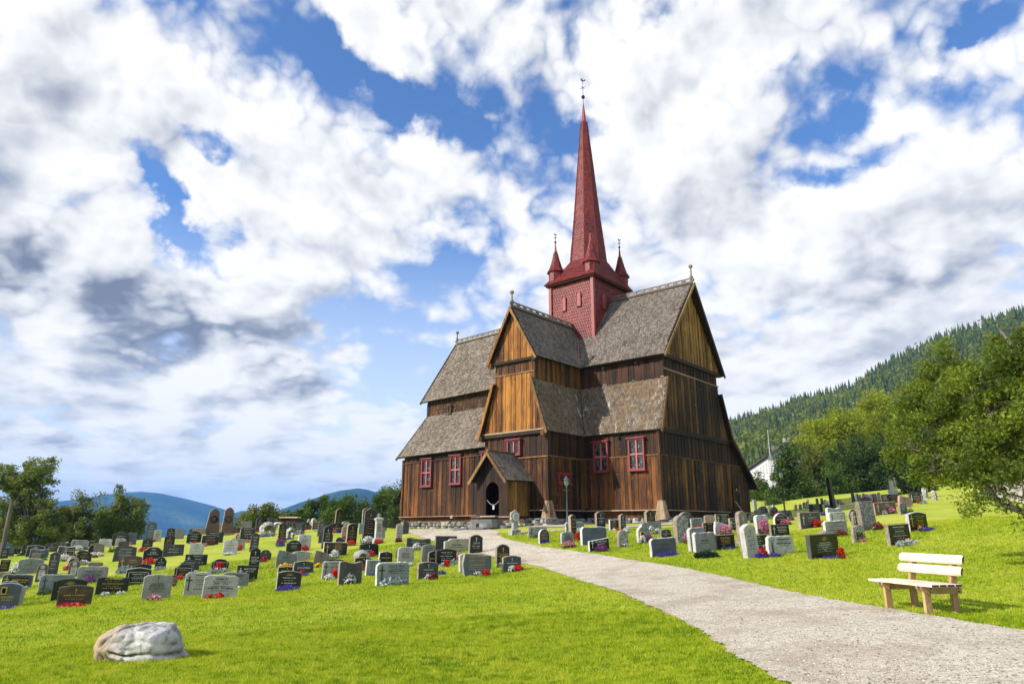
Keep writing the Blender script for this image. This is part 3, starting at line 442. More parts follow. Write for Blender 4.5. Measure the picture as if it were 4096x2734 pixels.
# ---------------------------------------------------------------- ground height
_P=np.array(GP); _X=_P[:,:2]/50.
def _phi(r): return np.where(r>1e-9,r*r*np.log(r+1e-12),0.)
_n=len(_X); _K=_phi(np.linalg.norm(_X[:,None]-_X[None],axis=2))+np.eye(_n)*0.0015
_Q=np.c_[np.ones(_n),_X]; _W=np.linalg.solve(np.block([[_K,_Q],[_Q.T,np.zeros((3,3))]]),np.r_[_P[:,2],0,0,0])
def near_z(x,y):
    x=np.atleast_1d(np.asarray(x,float)); y=np.atleast_1d(np.asarray(y,float)); out=np.empty(len(x))
    for i in range(0,len(x),40000):
        q=np.stack([x[i:i+40000],y[i:i+40000]],-1)/50.
        r=np.linalg.norm(q[:,None]-_X[None],axis=2); out[i:i+40000]=_phi(r)@_W[:_n]+_W[_n]+q@_W[_n+1:]
    return out
def far_z(x,y):
    az=np.degrees(np.arctan2(x,y)); r=np.hypot(x,y)
    # wooded slope on the right: ridge elevation angle by azimuth
    el=np.interp(az,[-2,6,12,17.6,20.8,23.1,25.3,26.9,29.1,30.6,32.7,35.6,38.1,45,60],[-3,0.5,4.3,6.6,7.4,8.1,8.5,8.9,10.1,10.8,11.7,12.4,12.8,15,19])
    H=np.tan(np.radians(el))*560
    t=np.clip((r-175)/(560-175),0,1); h0=3.6+np.clip(r-75,0,100)*.03; hill=h0+(H-h0)*t**1.05
    hill=np.where(r>560,H-(r-560)*.12,hill)
    val=-8-np.clip((r-100)/700,0,1)*110
    k=np.clip((az-1)/9,0,1); k=k*k*(3-2*k)
    return val*(1-k)+np.maximum(hill,-20)*k
def gz(x,y):
    x=np.atleast_1d(np.asarray(x,float)); y=np.atleast_1d(np.asarray(y,float))
    r=np.hypot(x,y); az_=np.degrees(np.arctan2(x,y)); r0_=np.where(az_>8,66,85); w=np.clip((r-r0_)/np.where(az_>8,22,60),0,1); w=w*w*(3-2*w)
    nz=near_z(np.clip(x,-130,130),np.clip(y,-30,140)); nz=np.clip(nz,-25,30)
    return nz*(1-w)+far_z(x,y)*w
def g1(x,y): return float(gz([x],[y])[0])
# ---------------------------------------------------------------- helpers
class MB:
    def __init__(s): s.v=[];s.f=[];s.m=[];s.r=[];s.n=0
    def add(s,V,F,m=0,r=None):
        b=s.n; s.v+= [tuple(p) for p in V]; s.n+=len(V)
        for q in F:
            s.f.append([i+b for i in q]); s.m.append(m); s.r.append(random.random() if r is None else r)
    def box(s,c,d,ax=None,m=0,r=None):
        c=Vector(c); ax=ax or (Vector((1,0,0)),Vector((0,1,0)),Vector((0,0,1)))
        V=[c+ax[0]*d[0]/2*i+ax[1]*d[1]/2*j+ax[2]*d[2]/2*k for i in(-1,1) for j in(-1,1) for k in(-1,1)]
        s.add(V,[(0,1,3,2),(4,6,7,5),(0,4,5,1),(2,3,7,6),(0,2,6,4),(1,5,7,3)],m,random.random() if r is None else r)
    def tube(s,pts,rad,n=8,m=0,cap=True,r=None):
        pts=[Vector(p) for p in pts]; rr=rad if isinstance(rad,(list,tuple)) else [rad]*len(pts)
        V=[];F=[]
        for i,p in enumerate(pts):
            t=(pts[min(i+1,len(pts)-1)]-pts[max(i-1,0)]); t=t.normalized() if t.length>1e-9 else Vector((0,0,1))
            u=t.cross(Vector((0.13,0.31,1)) if abs(t.z)<.95 else Vector((1,0,0))).normalized(); w=t.cross(u)
            for k in range(n):
                a_=2*math.pi*k/n; V.append(p+(u*math.cos(a_)+w*math.sin(a_))*rr[i])
        for i in range(len(pts)-1):
            for k in range(n): F.append((i*n+k,i*n+(k+1)%n,(i+1)*n+(k+1)%n,(i+1)*n+k))
        if cap: F.append(tuple(range(n))[::-1]); F.append(tuple(range((len(pts)-1)*n,len(pts)*n)))
        s.add(V,F,m,random.random() if r is None else r)
    def lathe(s,c,prof,n=16,m=0,ang=0,sx=1,sy=1,r=None):
        pts=[];c=Vector(c);V=[];F=[]
        for (rad,z) in prof:
            for k in range(n):
                a_=ang+2*math.pi*k/n; V.append(c+Vector((rad*math.cos(a_)*sx,rad*math.sin(a_)*sy,z)))
        for i in range(len(prof)-1):
            for k in range(n): F.append((i*n+k,i*n+(k+1)%n,(i+1)*n+(k+1)%n,(i+1)*n+k))
        F.append(tuple(range(n))[::-1]); F.append(tuple(range((len(prof)-1)*n,len(prof)*n)))
        s.add(V,F,m,random.random() if r is None else r)
    def prism(s,poly,O,ux,uz,nrm,t0,t1,m=0,m_front=None,r=None):
        """polygon in (x,z) of plane O,ux,uz extruded from nrm*t0 (back) to nrm*t1 (front)"""
        O=Vector(O);n=len(poly); r=random.random() if r is None else r
        V=[O+ux*x+uz*z+nrm*t0 for x,z in poly]+[O+ux*x+uz*z+nrm*t1 for x,z in poly]
        s.add(V,[(i,(i+1)%n,(i+1)%n+n,i+n) for i in range(n)],m,r)
        s.add(V,[tuple(range(n))[::-1]],m,r); s.add(V,[tuple(range(n,2*n))],m if m_front is None else m_front,r)
    def build(s,name,mats,parent=None,smooth=False):
        me=bpy.data.meshes.new(name); me.from_pydata(s.v,[],s.f)
        for mt in (mats if isinstance(mats,(list,tuple)) else [mats]): me.materials.append(mt)
        me.polygons.foreach_set('material_index',s.m)
        a_=me.attributes.new('rnd','FLOAT','FACE'); a_.data.foreach_set('value',s.r)
        if smooth: me.polygons.foreach_set('use_smooth',[True]*len(s.f))
        me.update(); o=bpy.data.objects.new(name,me); COLL.objects.link(o)
        if parent is not None: par(o,parent)
        return o
WM={}
def par(o,p):
    o.parent=p; o.matrix_parent_inverse=WM[p.name].inverted() if p.name in WM else Matrix.Identity(4)
def empty(name,loc,rz=0):
    o=bpy.data.objects.new(name,None); COLL.objects.link(o); o.location=loc; o.rotation_euler=(0,0,rz); o.empty_display_size=.3
    WM[o.name]=Matrix.Translation(Vector(loc))@Matrix.Rotation(rz,4,'Z'); return o
def tag(o,label=None,cat=None,group=None,kind=None):
    if label:o['label']=label
    if cat:o['category']=cat
    if group:o['group']=group
    if kind:o['kind']=kind
    return o
def fast_mesh(name,V,F,mats,rnd=None,mi=None,parent=None,smooth=False):
    """V (n,3) float, F (m,k) int arrays"""
    me=bpy.data.meshes.new(name); k=F.shape[1]
    me.vertices.add(len(V)); me.vertices.foreach_set('co',np.ascontiguousarray(V,dtype=np.float32).ravel())
    me.loops.add(F.size); me.loops.foreach_set('vertex_index',np.ascontiguousarray(F,dtype=np.int32).ravel())
    me.polygons.add(len(F)); me.polygons.foreach_set('loop_start',np.arange(0,F.size,k,dtype=np.int32))
    for mt in (mats if isinstance(mats,(list,tuple)) else [mats]): me.materials.append(mt)
    if mi is not None: me.polygons.foreach_set('material_index',np.asarray(mi,dtype=np.int32))
    if rnd is not None:
        a_=me.attributes.new('rnd','FLOAT','FACE'); a_.data.foreach_set('value',np.asarray(rnd,dtype=np.float32))
    if smooth: me.polygons.foreach_set('use_smooth',np.ones(len(F),dtype=bool))
    me.update(calc_edges=True); me.validate()
    o=bpy.data.objects.new(name,me); COLL.objects.link(o)
    if parent is not None: par(o,parent)
    return o
# ---------------------------------------------------------------- materials
def newmat(name):
    m=bpy.data.materials.new(name); m.use_nodes=True; nt=m.node_tree; nt.nodes.clear(); return m,nt
class NT:
    def __init__(s,nt): s.nt=nt
    def n(s,t,**kw):
        x=s.nt.nodes.new(t)
        for k,v in kw.items():
            if k=='inp':
                for a_,b_ in v.items():
                    if hasattr(b_,'is_linked') or isinstance(b_,bpy.types.NodeSocket): s.nt.links.new(b_,x.inputs[a_])
                    else: x.inputs[a_].default_value=b_
            else: setattr(x,k,v)
        return x
    def math(s,op,a_,b_=None,c=None,clamp=False):
        x=s.nt.nodes.new('ShaderNodeMath'); x.operation=op; x.use_clamp=clamp
        for i,v in enumerate((a_,b_,c)):
            if v is None: continue
            if isinstance(v,bpy.types.NodeSocket): s.nt.links.new(v,x.inputs[i])
            else: x.inputs[i].default_value=v
        return x.outputs[0]
    def noise(s,vec,scale,detail=4,rough=.55,dist=0):
        x=s.n('ShaderNodeTexNoise',inp={'Vector':vec,'Scale':scale,'Detail':detail,'Roughness':rough,'Distortion':dist}); return x.outputs['Fac']
    def vmul(s,vec,v):
        return s.n('ShaderNodeVectorMath',operation='MULTIPLY',inp={0:vec,1:v}).outputs[0]
    def ramp(s,fac,stops,interp='LINEAR'):
        x=s.nt.nodes.new('ShaderNodeValToRGB'); x.color_ramp.interpolation=interp; e=x.color_ramp.elements
        while len(e)<len(stops): e.new(.5)
        for i,(p,c) in enumerate(stops): e[i].position=p; e[i].color=(c[0],c[1],c[2],1)
        s.nt.links.new(fac,x.inputs[0]); return x.outputs[0]
    def mix(s,f,a_,b_,mode='MIX'):
        x=s.nt.nodes.new('ShaderNodeMix'); x.data_type='RGBA'; x.blend_type=mode
        for i,v in ((0,f),(6,a_),(7,b_)):
            if isinstance(v,bpy.types.NodeSocket): s.nt.links.new(v,x.inputs[i])
            elif i==0: x.inputs[i].default_value=v
            else: x.inputs[i].default_value=(v[0],v[1],v[2],1)
        return x.outputs[2]
    def maprange(s,v,a_,b_,c=0,d=1,smooth=False):
        x=s.nt.nodes.new('ShaderNodeMapRange'); x.clamp=True
        if smooth: x.interpolation_type='SMOOTHSTEP'
        s.nt.links.new(v,x.inputs[0])
        for i,q in enumerate((a_,b_,c,d)): x.inputs[i+1].default_value=q
        return x.outputs[0]
    def bump(s,h,strength=.5,dist=.02,normal=None):
        x=s.n('ShaderNodeBump',inp={'Height':h,'Strength':strength,'Distance':dist})
        if normal is not None: s.nt.links.new(normal,x.inputs['Normal'])
        return x.outputs[0]
    def out(s,col,rough=.7,normal=None,metal=0,spec=.5,trans=None,coat=0):
        b=s.n('ShaderNodeBsdfPrincipled')
        def st(k,v):
            if v is None: return
            if isinstance(v,bpy.types.NodeSocket): s.nt.links.new(v,b.inputs[k])
            elif isinstance(v,tuple): b.inputs[k].default_value=(v[0],v[1],v[2],1)
            else: b.inputs[k].default_value=v
        st('Base Color',col);st('Roughness',rough);st('Normal',normal);st('Metallic',metal);st('Specular IOR Level',spec);st('Coat Weight',coat)
        o=s.n('ShaderNodeOutputMaterial'); sh=b.outputs[0]
        if trans:
            t=s.n('ShaderNodeBsdfTranslucent')
            if isinstance(trans[1],bpy.types.NodeSocket): s.nt.links.new(trans[1],t.inputs[0])
            else: t.inputs[0].default_value=(*trans[1],1)
            mx=s.n('ShaderNodeMixShader'); mx.inputs[0].default_value=trans[0]
            s.nt.links.new(sh,mx.inputs[1]); s.nt.links.new(t.outputs[0],mx.inputs[2]); sh=mx.outputs[0]
        s.nt.links.new(sh,o.inputs[0]); return b
    def pos(s): return s.n('ShaderNodeNewGeometry').outputs['Position']
    def obj(s): return s.n('ShaderNodeTexCoord').outputs['Object']
    def rnd(s): return s.n('ShaderNodeAttribute',attribute_name='rnd').outputs['Fac']
def wood(name,dark,mid,light,rough=.75,wx=9,spread=1.0):
    m,nt=newmat(name); N=NT(nt); p=N.pos(); r=N.rnd()
    off=N.n('ShaderNodeCombineXYZ',inp={'X':N.math('MULTIPLY',r,31.),'Y':N.math('MULTIPLY',r,17.),'Z':N.math('MULTIPLY',r,9.)}).outputs[0]
    pv=N.n('ShaderNodeVectorMath',operation='ADD',inp={0:N.vmul(p,(wx,wx,.55)),1:off}).outputs[0]
    streak=N.noise(pv,1.6,6,.65,.6)
    fine=N.noise(N.vmul(p,(55,55,2.2)),1,3,.6)
    big=N.noise(p,.28,3,.5)
    knot=N.noise(N.vmul(p,(5,5,3.2)),1.3,2,.5,1.2)
    f=N.math('ADD',N.math('MULTIPLY',streak,.75),N.math('MULTIPLY',fine,.25))
    f=N.math('ADD',f,N.math('MULTIPLY',N.math('SUBTRACT',r,.5),.27*spread))
    f=N.math('ADD',f,N.math('MULTIPLY',N.math('SUBTRACT',big,.5),.7))
    col=N.ramp(f,[(.30,dark),(.5,mid),(.70,light)])
    k=N.maprange(knot,.66,.74,0,.55); col=N.mix(k,col,tuple(min(1,c*1.5) for c in light))
    b=N.bump(N.math('ADD',fine,N.math('MULTIPLY',streak,.8)),.5,.012)
    N.out(col,rough,b,spec=.3); return m
def stone(name,base,var=.25,speck=.0,rough=.7,spec=.4,scale=60,bump=.3,blot=None):
    m,nt=newmat(name); N=NT(nt); p=N.obj(); r=N.n('ShaderNodeObjectInfo').outputs['Random']
    n1=N.noise(p,scale,3,.7); n2=N.noise(p,3.5,4,.6)
    col=N.mix(N.maprange(n2,.35,.65),tuple(c*(1-var) for c in base),tuple(min(1,c*(1+var)) for c in base))
    if speck: col=N.mix(N.math('MULTIPLY',N.maprange(n1,.52,.62),speck),col,tuple(min(1,c*2.6+.06) for c in base)); col=N.mix(N.math('MULTIPLY',N.maprange(n1,.46,.36),speck),col,tuple(c*.35 for c in base))
    stn=N.noise(N.vmul(p,(7,7,3)),1.,5,.7); col=N.mix(N.maprange(stn,.54,.72,0,.55),col,tuple(c*.38 for c in base))
    if blot: col=N.mix(N.maprange(N.noise(p,9,5,.75),.47,.56),col,blot)
    hsv=N.n('ShaderNodeHueSaturation',inp={'Color':col,'Value':N.maprange(r,0,1,.8,1.2)}); col=hsv.outputs[0]
    nb=N.bump(N.math('ADD',n1,N.math('MULTIPLY',n2,1.5)),bump,.01) if bump else None
    N.out(col,rough,nb,spec=spec); return m
def plain(name,col,rough=.6,metal=0,spec=.5):
    m,nt=newmat(name); N=NT(nt); n_=N.noise(N.obj(),14,3,.6)
    c=N.mix(n_,tuple(x*.82 for x in col),tuple(min(1,x*1.15) for x in col)); N.out(c,rough,None,metal,spec); return m
def leafmat(name,dark,light,tr=.35,tcol=None,rough=.55):
    m,nt=newmat(name); N=NT(nt); r=N.rnd(); big=N.noise(N.pos(),.9,2,.5)
    f=N.math('ADD',N.math('MULTIPLY',r,.7),N.math('MULTIPLY',N.math('SUBTRACT',big,.35),.8))
    col=N.ramp(f,[(.1,dark),(.55,tuple((a_+b_)/2 for a_,b_ in zip(dark,light))),(.95,light)])
    tc=N.mix(.5,col,tcol) if tcol else col
    N.out(col,rough,None,spec=.25,trans=(tr,tc)); return m
M={}
M['wood_dark']=wood('tarred shaded wood',(.006,.003,.002),(.026,.010,.005),(.085,.030,.010))  # dark tar, with the shade under the eaves also put into the colour
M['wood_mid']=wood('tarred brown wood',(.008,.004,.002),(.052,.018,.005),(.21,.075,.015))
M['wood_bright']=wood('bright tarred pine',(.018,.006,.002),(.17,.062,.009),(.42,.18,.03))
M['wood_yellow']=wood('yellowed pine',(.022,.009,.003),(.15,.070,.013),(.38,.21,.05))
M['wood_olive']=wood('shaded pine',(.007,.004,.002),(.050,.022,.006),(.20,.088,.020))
M['verge']=wood('weathered verge board',(.06,.030,.010),(.18,.095,.030),(.34,.21,.085))
M['beam']=wood('dark beam',(.006,.004,.003),(.022,.011,.006),(.06,.028,.012))
M['ledge']=wood('weathered grey ledge',(.10,.065,.035),(.25,.175,.105),(.40,.31,.21))
M['bench']=wood('pale pine',(.48,.35,.22),(.64,.53,.39),(.76,.68,.55),wx=2.5,spread=.5)
M['benchleg']=wood('tan pine leg',(.22,.12,.05),(.36,.22,.10),(.48,.33,.17),wx=4,spread=.5)
M['endgrain']=plain('dark end grain',(.03,.02,.035),.7)  # dark caps on the near ends of the bench boards
def shingle_mat(name,dark,mid,light,white=0,orange=0,rough=.8):
    m,nt=newmat(name); N=NT(nt); r=N.rnd(); p=N.pos()
    n1=N.noise(p,.7,4,.6); n2=N.noise(N.vmul(p,(22,22,5)),1.2,3,.6)
    f=N.math('ADD',N.math('MULTIPLY',r,.42),N.math('MULTIPLY',n1,.5)); f=N.math('ADD',f,N.math('MULTIPLY',N.math('SUBTRACT',n2,.5),.35))
    col=N.ramp(f,[(.15,dark),(.5,mid),(.9,light)])
    if white:
        w=N.noise(N.vmul(p,(2.6,2.6,.7)),1.3,4,.6); col=N.mix(N.math('MULTIPLY',N.maprange(w,.60,.68),white),col,(.55,.52,.47))
    if orange:
        w=N.noise(N.vmul(p,(.8,.8,.6)),1,3,.6); col=N.mix(N.math('MULTIPLY',N.maprange(w,.42,.62),orange),col,(.20,.11,.04))
    N.out(col,rough,N.bump(n2,.4,.01),spec=.3); return m
M['shingle']=shingle_mat('grey wooden shingles',(.085,.068,.056),(.195,.162,.137),(.34,.295,.255))
M['shingle_low']=shingle_mat('orange-patched shingles',(.07,.050,.036),(.17,.135,.105),(.31,.265,.22),white=.75,orange=.38)  # grey-brown with pale and orange patches mixed in by noise
M['shingle_pale']=shingle_mat('pale shingles',(.085,.060,.043),(.23,.19,.15),(.44,.39,.33))
M['shingle_brown']=shingle_mat('brown wall shingles',(.012,.006,.003),(.075,.035,.014),(.20,.10,.04))
M['red']=shingle_mat('red painted shingles',(.10,.014,.013),(.19,.030,.028),(.29,.055,.050),rough=.5)
M['redtrim']=plain('red paint',(.26,.045,.042),.5)
M['redwin']=plain('dark red window paint',(.22,.028,.035),.5)
M['pinkwin']=plain('pink window paint',(.42,.11,.11),.5)
M['iron']=plain('dark iron',(.02,.022,.025),.45,.6)
M['lamppaint']=plain('blue-grey lamp paint',(.055,.075,.10),.4)
M['copper']=plain('copper flashing',(.40,.17,.10),.5,.3)
M['lead']=plain('lead cames',(.035,.035,.035),.6)
m,nt=newmat('window glass'); N=NT(nt); r=N.rnd(); col=N.ramp(r,[(0,(.006,.009,.009)),(.7,(.03,.045,.04)),(1,(.12,.15,.14))]); N.out(col,.12,N.bump(N.noise(N.pos(),6,2),.25,.01),spec=.8); M['glass']=m
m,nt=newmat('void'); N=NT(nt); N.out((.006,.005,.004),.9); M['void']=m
m,nt=newmat('field stone'); N=NT(nt); p=N.pos(); r=N.rnd(); n1=N.noise(p,3,5,.6); n2=N.noise(p,14,5,.7)
col=N.ramp(N.math('ADD',N.math('MULTIPLY',r,.45),N.math('MULTIPLY',n1,.6)),[(.2,(.10,.095,.09)),(.5,(.26,.25,.24)),(.85,(.50,.48,.45))]); col=N.mix(N.maprange(n2,.58,.68),col,(.05,.045,.04))
N.out(col,.85,N.bump(N.math('ADD',n1,n2),.8,.05)); M['fieldstone']=m
m,nt=newmat('slate step'); N=NT(nt); p=N.pos(); r=N.rnd(); n2=N.noise(N.vmul(p,(4,4,14)),1.4,5,.7)
col=N.ramp(N.math('ADD',N.math('MULTIPLY',r,.5),N.math('MULTIPLY',n2,.5)),[(.2,(.05,.05,.05)),(.6,(.15,.15,.145)),(.9,(.32,.31,.29))]); N.out(col,.8,N.bump(n2,.8,.04)); M['step']=m
ST={'K':stone('black granite',(.012,.012,.013),.3,.12,.22,.5,90,0),'D':stone('dark granite',(.052,.052,.052),.3,.45,.55,.4),'S':stone('blue-grey granite',(.085,.10,.125),.2,.4,.5),
 'G':stone('grey granite',(.24,.25,.25),.2,.35),'L':stone('light granite',(.33,.325,.30),.2,.5,.8,.3,60,.5),'W':stone('pale granite',(.47,.46,.435),.22,.5,.8,.3,60,.5),'B':stone('brown granite',(.11,.068,.050),.25,.35,.45),
 'P':stone('reddish stone',(.34,.22,.19),.2,.3),'O':stone('tan rough granite',(.24,.20,.155),.3,.5,.9,.2,50,.7),'N':stone('greenish slate',(.21,.235,.225),.2,.15,.7,.3),'V':stone('lichened stone',(.17,.165,.15),.3,.4,.9,.2,40,.8,blot=(.50,.50,.46)),
 'E':stone('cream stone',(.50,.46,.34),.15,.2,.75),'M':stone('wood-grain granite',(.075,.045,.028),.5,.1,.3)}
INK={'g':plain('gold lettering',(.62,.42,.10),.35,.4),'w':plain('white lettering',(.62,.62,.60),.6),'k':plain('black lettering',(.03,.03,.035),.6),'l':plain('pale carved line',(.30,.30,.30),.7)}
# ---------------------------------------------------------------- camera, light, sky
cam=bpy.data.cameras.new('camera'); co=bpy.data.objects.new('camera',cam); COLL.objects.link(co)
co.location=(0,0,CAMZ); co.rotation_euler=(R(90)+PITCH,0,0); cam.sensor_width=36; cam.lens=FPX/4096*36; cam.clip_start=.1; cam.clip_end=20000; sc.camera=co
SUN_EL=R(33); SUN_AZ=R(-112)      # azimuth measured from +Y towards +X
sd=Vector((math.cos(SUN_EL)*math.sin(SUN_AZ),math.cos(SUN_EL)*math.cos(SUN_AZ),math.sin(SUN_EL)))
l=bpy.data.lights.new('sun','SUN'); l.energy=4.2; l.angle=R(.6); l.color=(1,.93,.80); lo=bpy.data.objects.new('sun',l); COLL.objects.link(lo); lo.rotation_euler=sd.to_track_quat('Z','Y').to_euler()
w=bpy.data.worlds.new('World'); sc.world=w; w.use_nodes=True; nt=w.node_tree; nt.nodes.clear(); N=NT(nt)
sky=N.n('ShaderNodeTexSky',sky_type='NISHITA',sun_disc=False,sun_elevation=SUN_EL,sun_rotation=SUN_AZ,altitude=200,air_density=1.0,dust_density=.6,ozone_density=2.5)
geo=N.n('ShaderNodeTexCoord').outputs['Generated']; sep=N.n('ShaderNodeSeparateXYZ',inp={0:geo}); X_,Y_,Z_=sep.outputs
AZ=N.math('MULTIPLY',N.math('ARCTAN2',X_,Y_),57.2958); EL=N.math('MULTIPLY',N.math('ARCSINE',Z_),57.2958); EL0=EL
w1_=N.noise(geo,7.,6,.6); w2_=N.noise(N.n('ShaderNodeVectorMath',operation='ADD',inp={0:geo,1:(5.,3.,9.)}).outputs[0],7.,6,.6)
AZ=N.math('ADD',AZ,N.math('MULTIPLY',N.math('SUBTRACT',w1_,.5),13.)); EL=N.math('ADD',EL,N.math('MULTIPLY',N.math('SUBTRACT',w2_,.5),10.))
pv=N.n('ShaderNodeCombineXYZ',inp={'X':X_,'Y':Y_,'Z':N.math('MULTIPLY',N.math('LOGARITHM',N.math('ADD',N.math('MAXIMUM',Z_,0.0),.10),2.71828),.62)}).outputs[0]
def cloudfield(off):
    v=N.n('ShaderNodeVectorMath',operation='ADD',inp={0:pv,1:off}).outputs[0]
    a_=N.noise(v,2.5,9,.60,.12); t=None
    for sc_,w_ in ((6.,.26),(13.,.15),(28.,.085)):
        b_=N.math('MULTIPLY',N.math('ABSOLUTE',N.math('SUBTRACT',N.noise(v,sc_,1.5,.5,.25),.5)),2*w_*1.6)
        t=b_ if t is None else N.math('ADD',t,b_)
    return N.math('ADD',N.math('MULTIPLY',a_,.95),t),a_,t
def blob(u,v,su,sv,rot,amp):
    """a patch of sky given by its direction; u,v in photo-plan degrees -> az, el gaussian"""
    x=(u-1174.5)/1571.; y=(784-v)/1571.
    d=Vector((x,math.cos(PITCH)-y*math.sin(PITCH),math.sin(PITCH)+y*math.cos(PITCH))); d.normalize()
    az0=math.degrees(math.atan2(d.x,d.y)); el0=math.degrees(math.asin(d.z)); k=.0365*(d.y**1)
    dx=N.math('MULTIPLY',N.math('SUBTRACT',AZ,az0),math.cos(math.radians(el0))); dy=N.math('SUBTRACT',EL,el0)
    c,s_=math.cos(R(rot)),math.sin(R(rot))
    a1=N.math('ADD',N.math('MULTIPLY',dx,c/(su*k)),N.math('MULTIPLY',dy,s_/(su*k)))
    b1=N.math('ADD',N.math('MULTIPLY',dx,-s_/(sv*k)),N.math('MULTIPLY',dy,c/(sv*k)))
    q=N.math('ADD',N.math('MULTIPLY',a1,a1),N.math('MULTIPLY',b1,b1))
    return N.math('MULTIPLY',N.math('EXPONENT',N.math('MULTIPLY',q,-1.)),amp)
def addall(L):
    r=L[0]
    for x in L[1:]: r=N.math('ADD',r,x)
    return r
dens,fb,vo=cloudfield((3.1,0.4,1.7)); dens2,_a,_b=cloudfield((3.1-.035,0.4-.012,1.7+.045)); dens=N.math('ADD',dens,COVB)
holes=addall([blob(*b_) for b_ in [(900,225,210,48,-20,-.26),(760,150,70,50,-40,-.16),(465,320,120,34,-12,-.20),(1100,300,90,38,-10,-.14),(1300,300,70,40,0,-.16),(1500,60,80,40,20,-.10),
 (1910,260,120,60,-20,-.20),(2250,40,90,45,10,-.22),(2200,180,90,30,-30,-.10),(1900,390,170,42,-8,-.20),(2060,330,120,40,10,-.12),(430,500,170,36,-42,-.22),(560,540,90,28,-20,-.14),(950,640,120,40,10,-.16),(830,740,140,55,-10,-.16),(1080,600,90,60,0,-.12),
 (930,900,170,70,10,-.22),(760,1010,200,32,0,-.14),(400,1080,330,30,0,-.12),(850,1080,260,30,0,-.10),(300,1130,250,24,0,-.12),(1840,590,90,40,0,-.10),(1850,740,90,26,0,-.10),(330,390,120,30,-40,-.14),(1560,690,60,30,0,-.06)]])
clumps=addall([blob(*b_) for b_ in [(200,250,380,260,0,.20),(750,450,330,170,-10,.16),(1150,120,260,70,-25,.10),(350,700,420,120,-14,.26),(1550,350,220,260,0,.18),(2150,600,330,230,0,.20),(1500,900,300,160,0,.16),(450,880,380,70,-8,.18),(1750,90,220,70,0,.12),(700,980,200,30,0,.05),(2000,850,500,120,0,.16),(2150,120,120,60,0,.12),(250,930,330,60,0,.16),(250,1060,300,30,0,.22),(650,1060,240,22,0,.2),(450,1130,500,20,0,.16),(300,1030,260,26,0,.14),(500,600,400,120,-10,.08),(1650,620,300,120,0,.12)]])
cov=N.math('ADD',N.math('ADD',dens,holes),clumps)
mask=N.maprange(cov,.50,.70,0,1,True)
thick=N.maprange(cov,.60,1.05,0,1)
grad=N.math('MULTIPLY',N.math('SUBTRACT',N.math('SUBTRACT',dens,COVB),dens2),1.9)
darkb=addall([blob(*b_) for b_ in [(230,640,330,95,-12,.38),(430,790,230,60,-16,.45),(620,720,150,60,-10,.28),(80,770,220,60,0,.28),(110,1015,260,36,4,.20),(430,985,300,28,-6,.14),(900,810,110,22,-4,.35),(700,600,110,50,-30,.16),(2250,1120,0.1,.1,0,0),(1800,330,220,120,0,.10),(2050,640,220,60,0,.20),(1600,330,120,160,0,.10),(230,330,0.1,.1,0,0),(240,1120,120,12,0,.15),(600,870,240,36,-6,.2),(60,560,120,50,0,.30)]])
shade=N.math('SUBTRACT',N.math('ADD',.92,grad),N.math('MULTIPLY',thick,.16)); shade=N.math('SUBTRACT',shade,N.math('MULTIPLY',darkb,N.maprange(vo,.02,.15,1.55,.45)))
shade=N.math('ADD',shade,N.math('MULTIPLY',N.math('SUBTRACT',fb,.5),.35))
ccol=N.ramp(shade,[(.0,(.20,.225,.30)),(.28,(.33,.36,.44)),(.55,(.58,.60,.65)),(.80,(.82,.825,.84)),(1.0,(.97,.96,.94))])
blue=N.n('ShaderNodeVectorMath',operation='MULTIPLY',inp={0:sky.outputs[0],1:(.105,.14,.185)}).outputs[0]
low=N.maprange(EL0,0,24,1,0); blue=N.mix(N.math('MULTIPLY',low,.85),blue,(1.02,1.05,1.10))
below=N.maprange(EL0,-1.5,-.2,0,1)
mask=N.math('MULTIPLY',mask,N.maprange(EL0,-1,3,.75,1))
skyc=N.mix(mask,blue,ccol); skyc=N.mix(below,(.10,.14,.09),skyc)
bg=N.n('ShaderNodeBackground',inp={'Color':skyc,'Strength':SKYS}); o_=N.n('ShaderNodeOutputWorld'); nt.links.new(bg.outputs[0],o_.inputs[0])
w.cycles.sampling_method='MANUAL'; w.cycles.sample_map_resolution=256
sc.view_settings.view_transform='Standard'; sc.view_settings.look='None'; sc.view_settings.gamma=1; sc.view_settings.exposure=EXPO; sc.view_settings.use_curve_mapping=False
sc.cycles.max_bounces=7; sc.cycles.diffuse_bounces=3; sc.cycles.glossy_bounces=2; sc.cycles.transmission_bounces=4; sc.cycles.volume_bounces=1; sc.cycles.transparent_max_bounces=4; sc.cycles.use_denoising=True; sc.cycles.use_adaptive_sampling=True; sc.cycles.adaptive_threshold=.02
try: sc.cycles.volume_step_rate=4
except Exception: pass
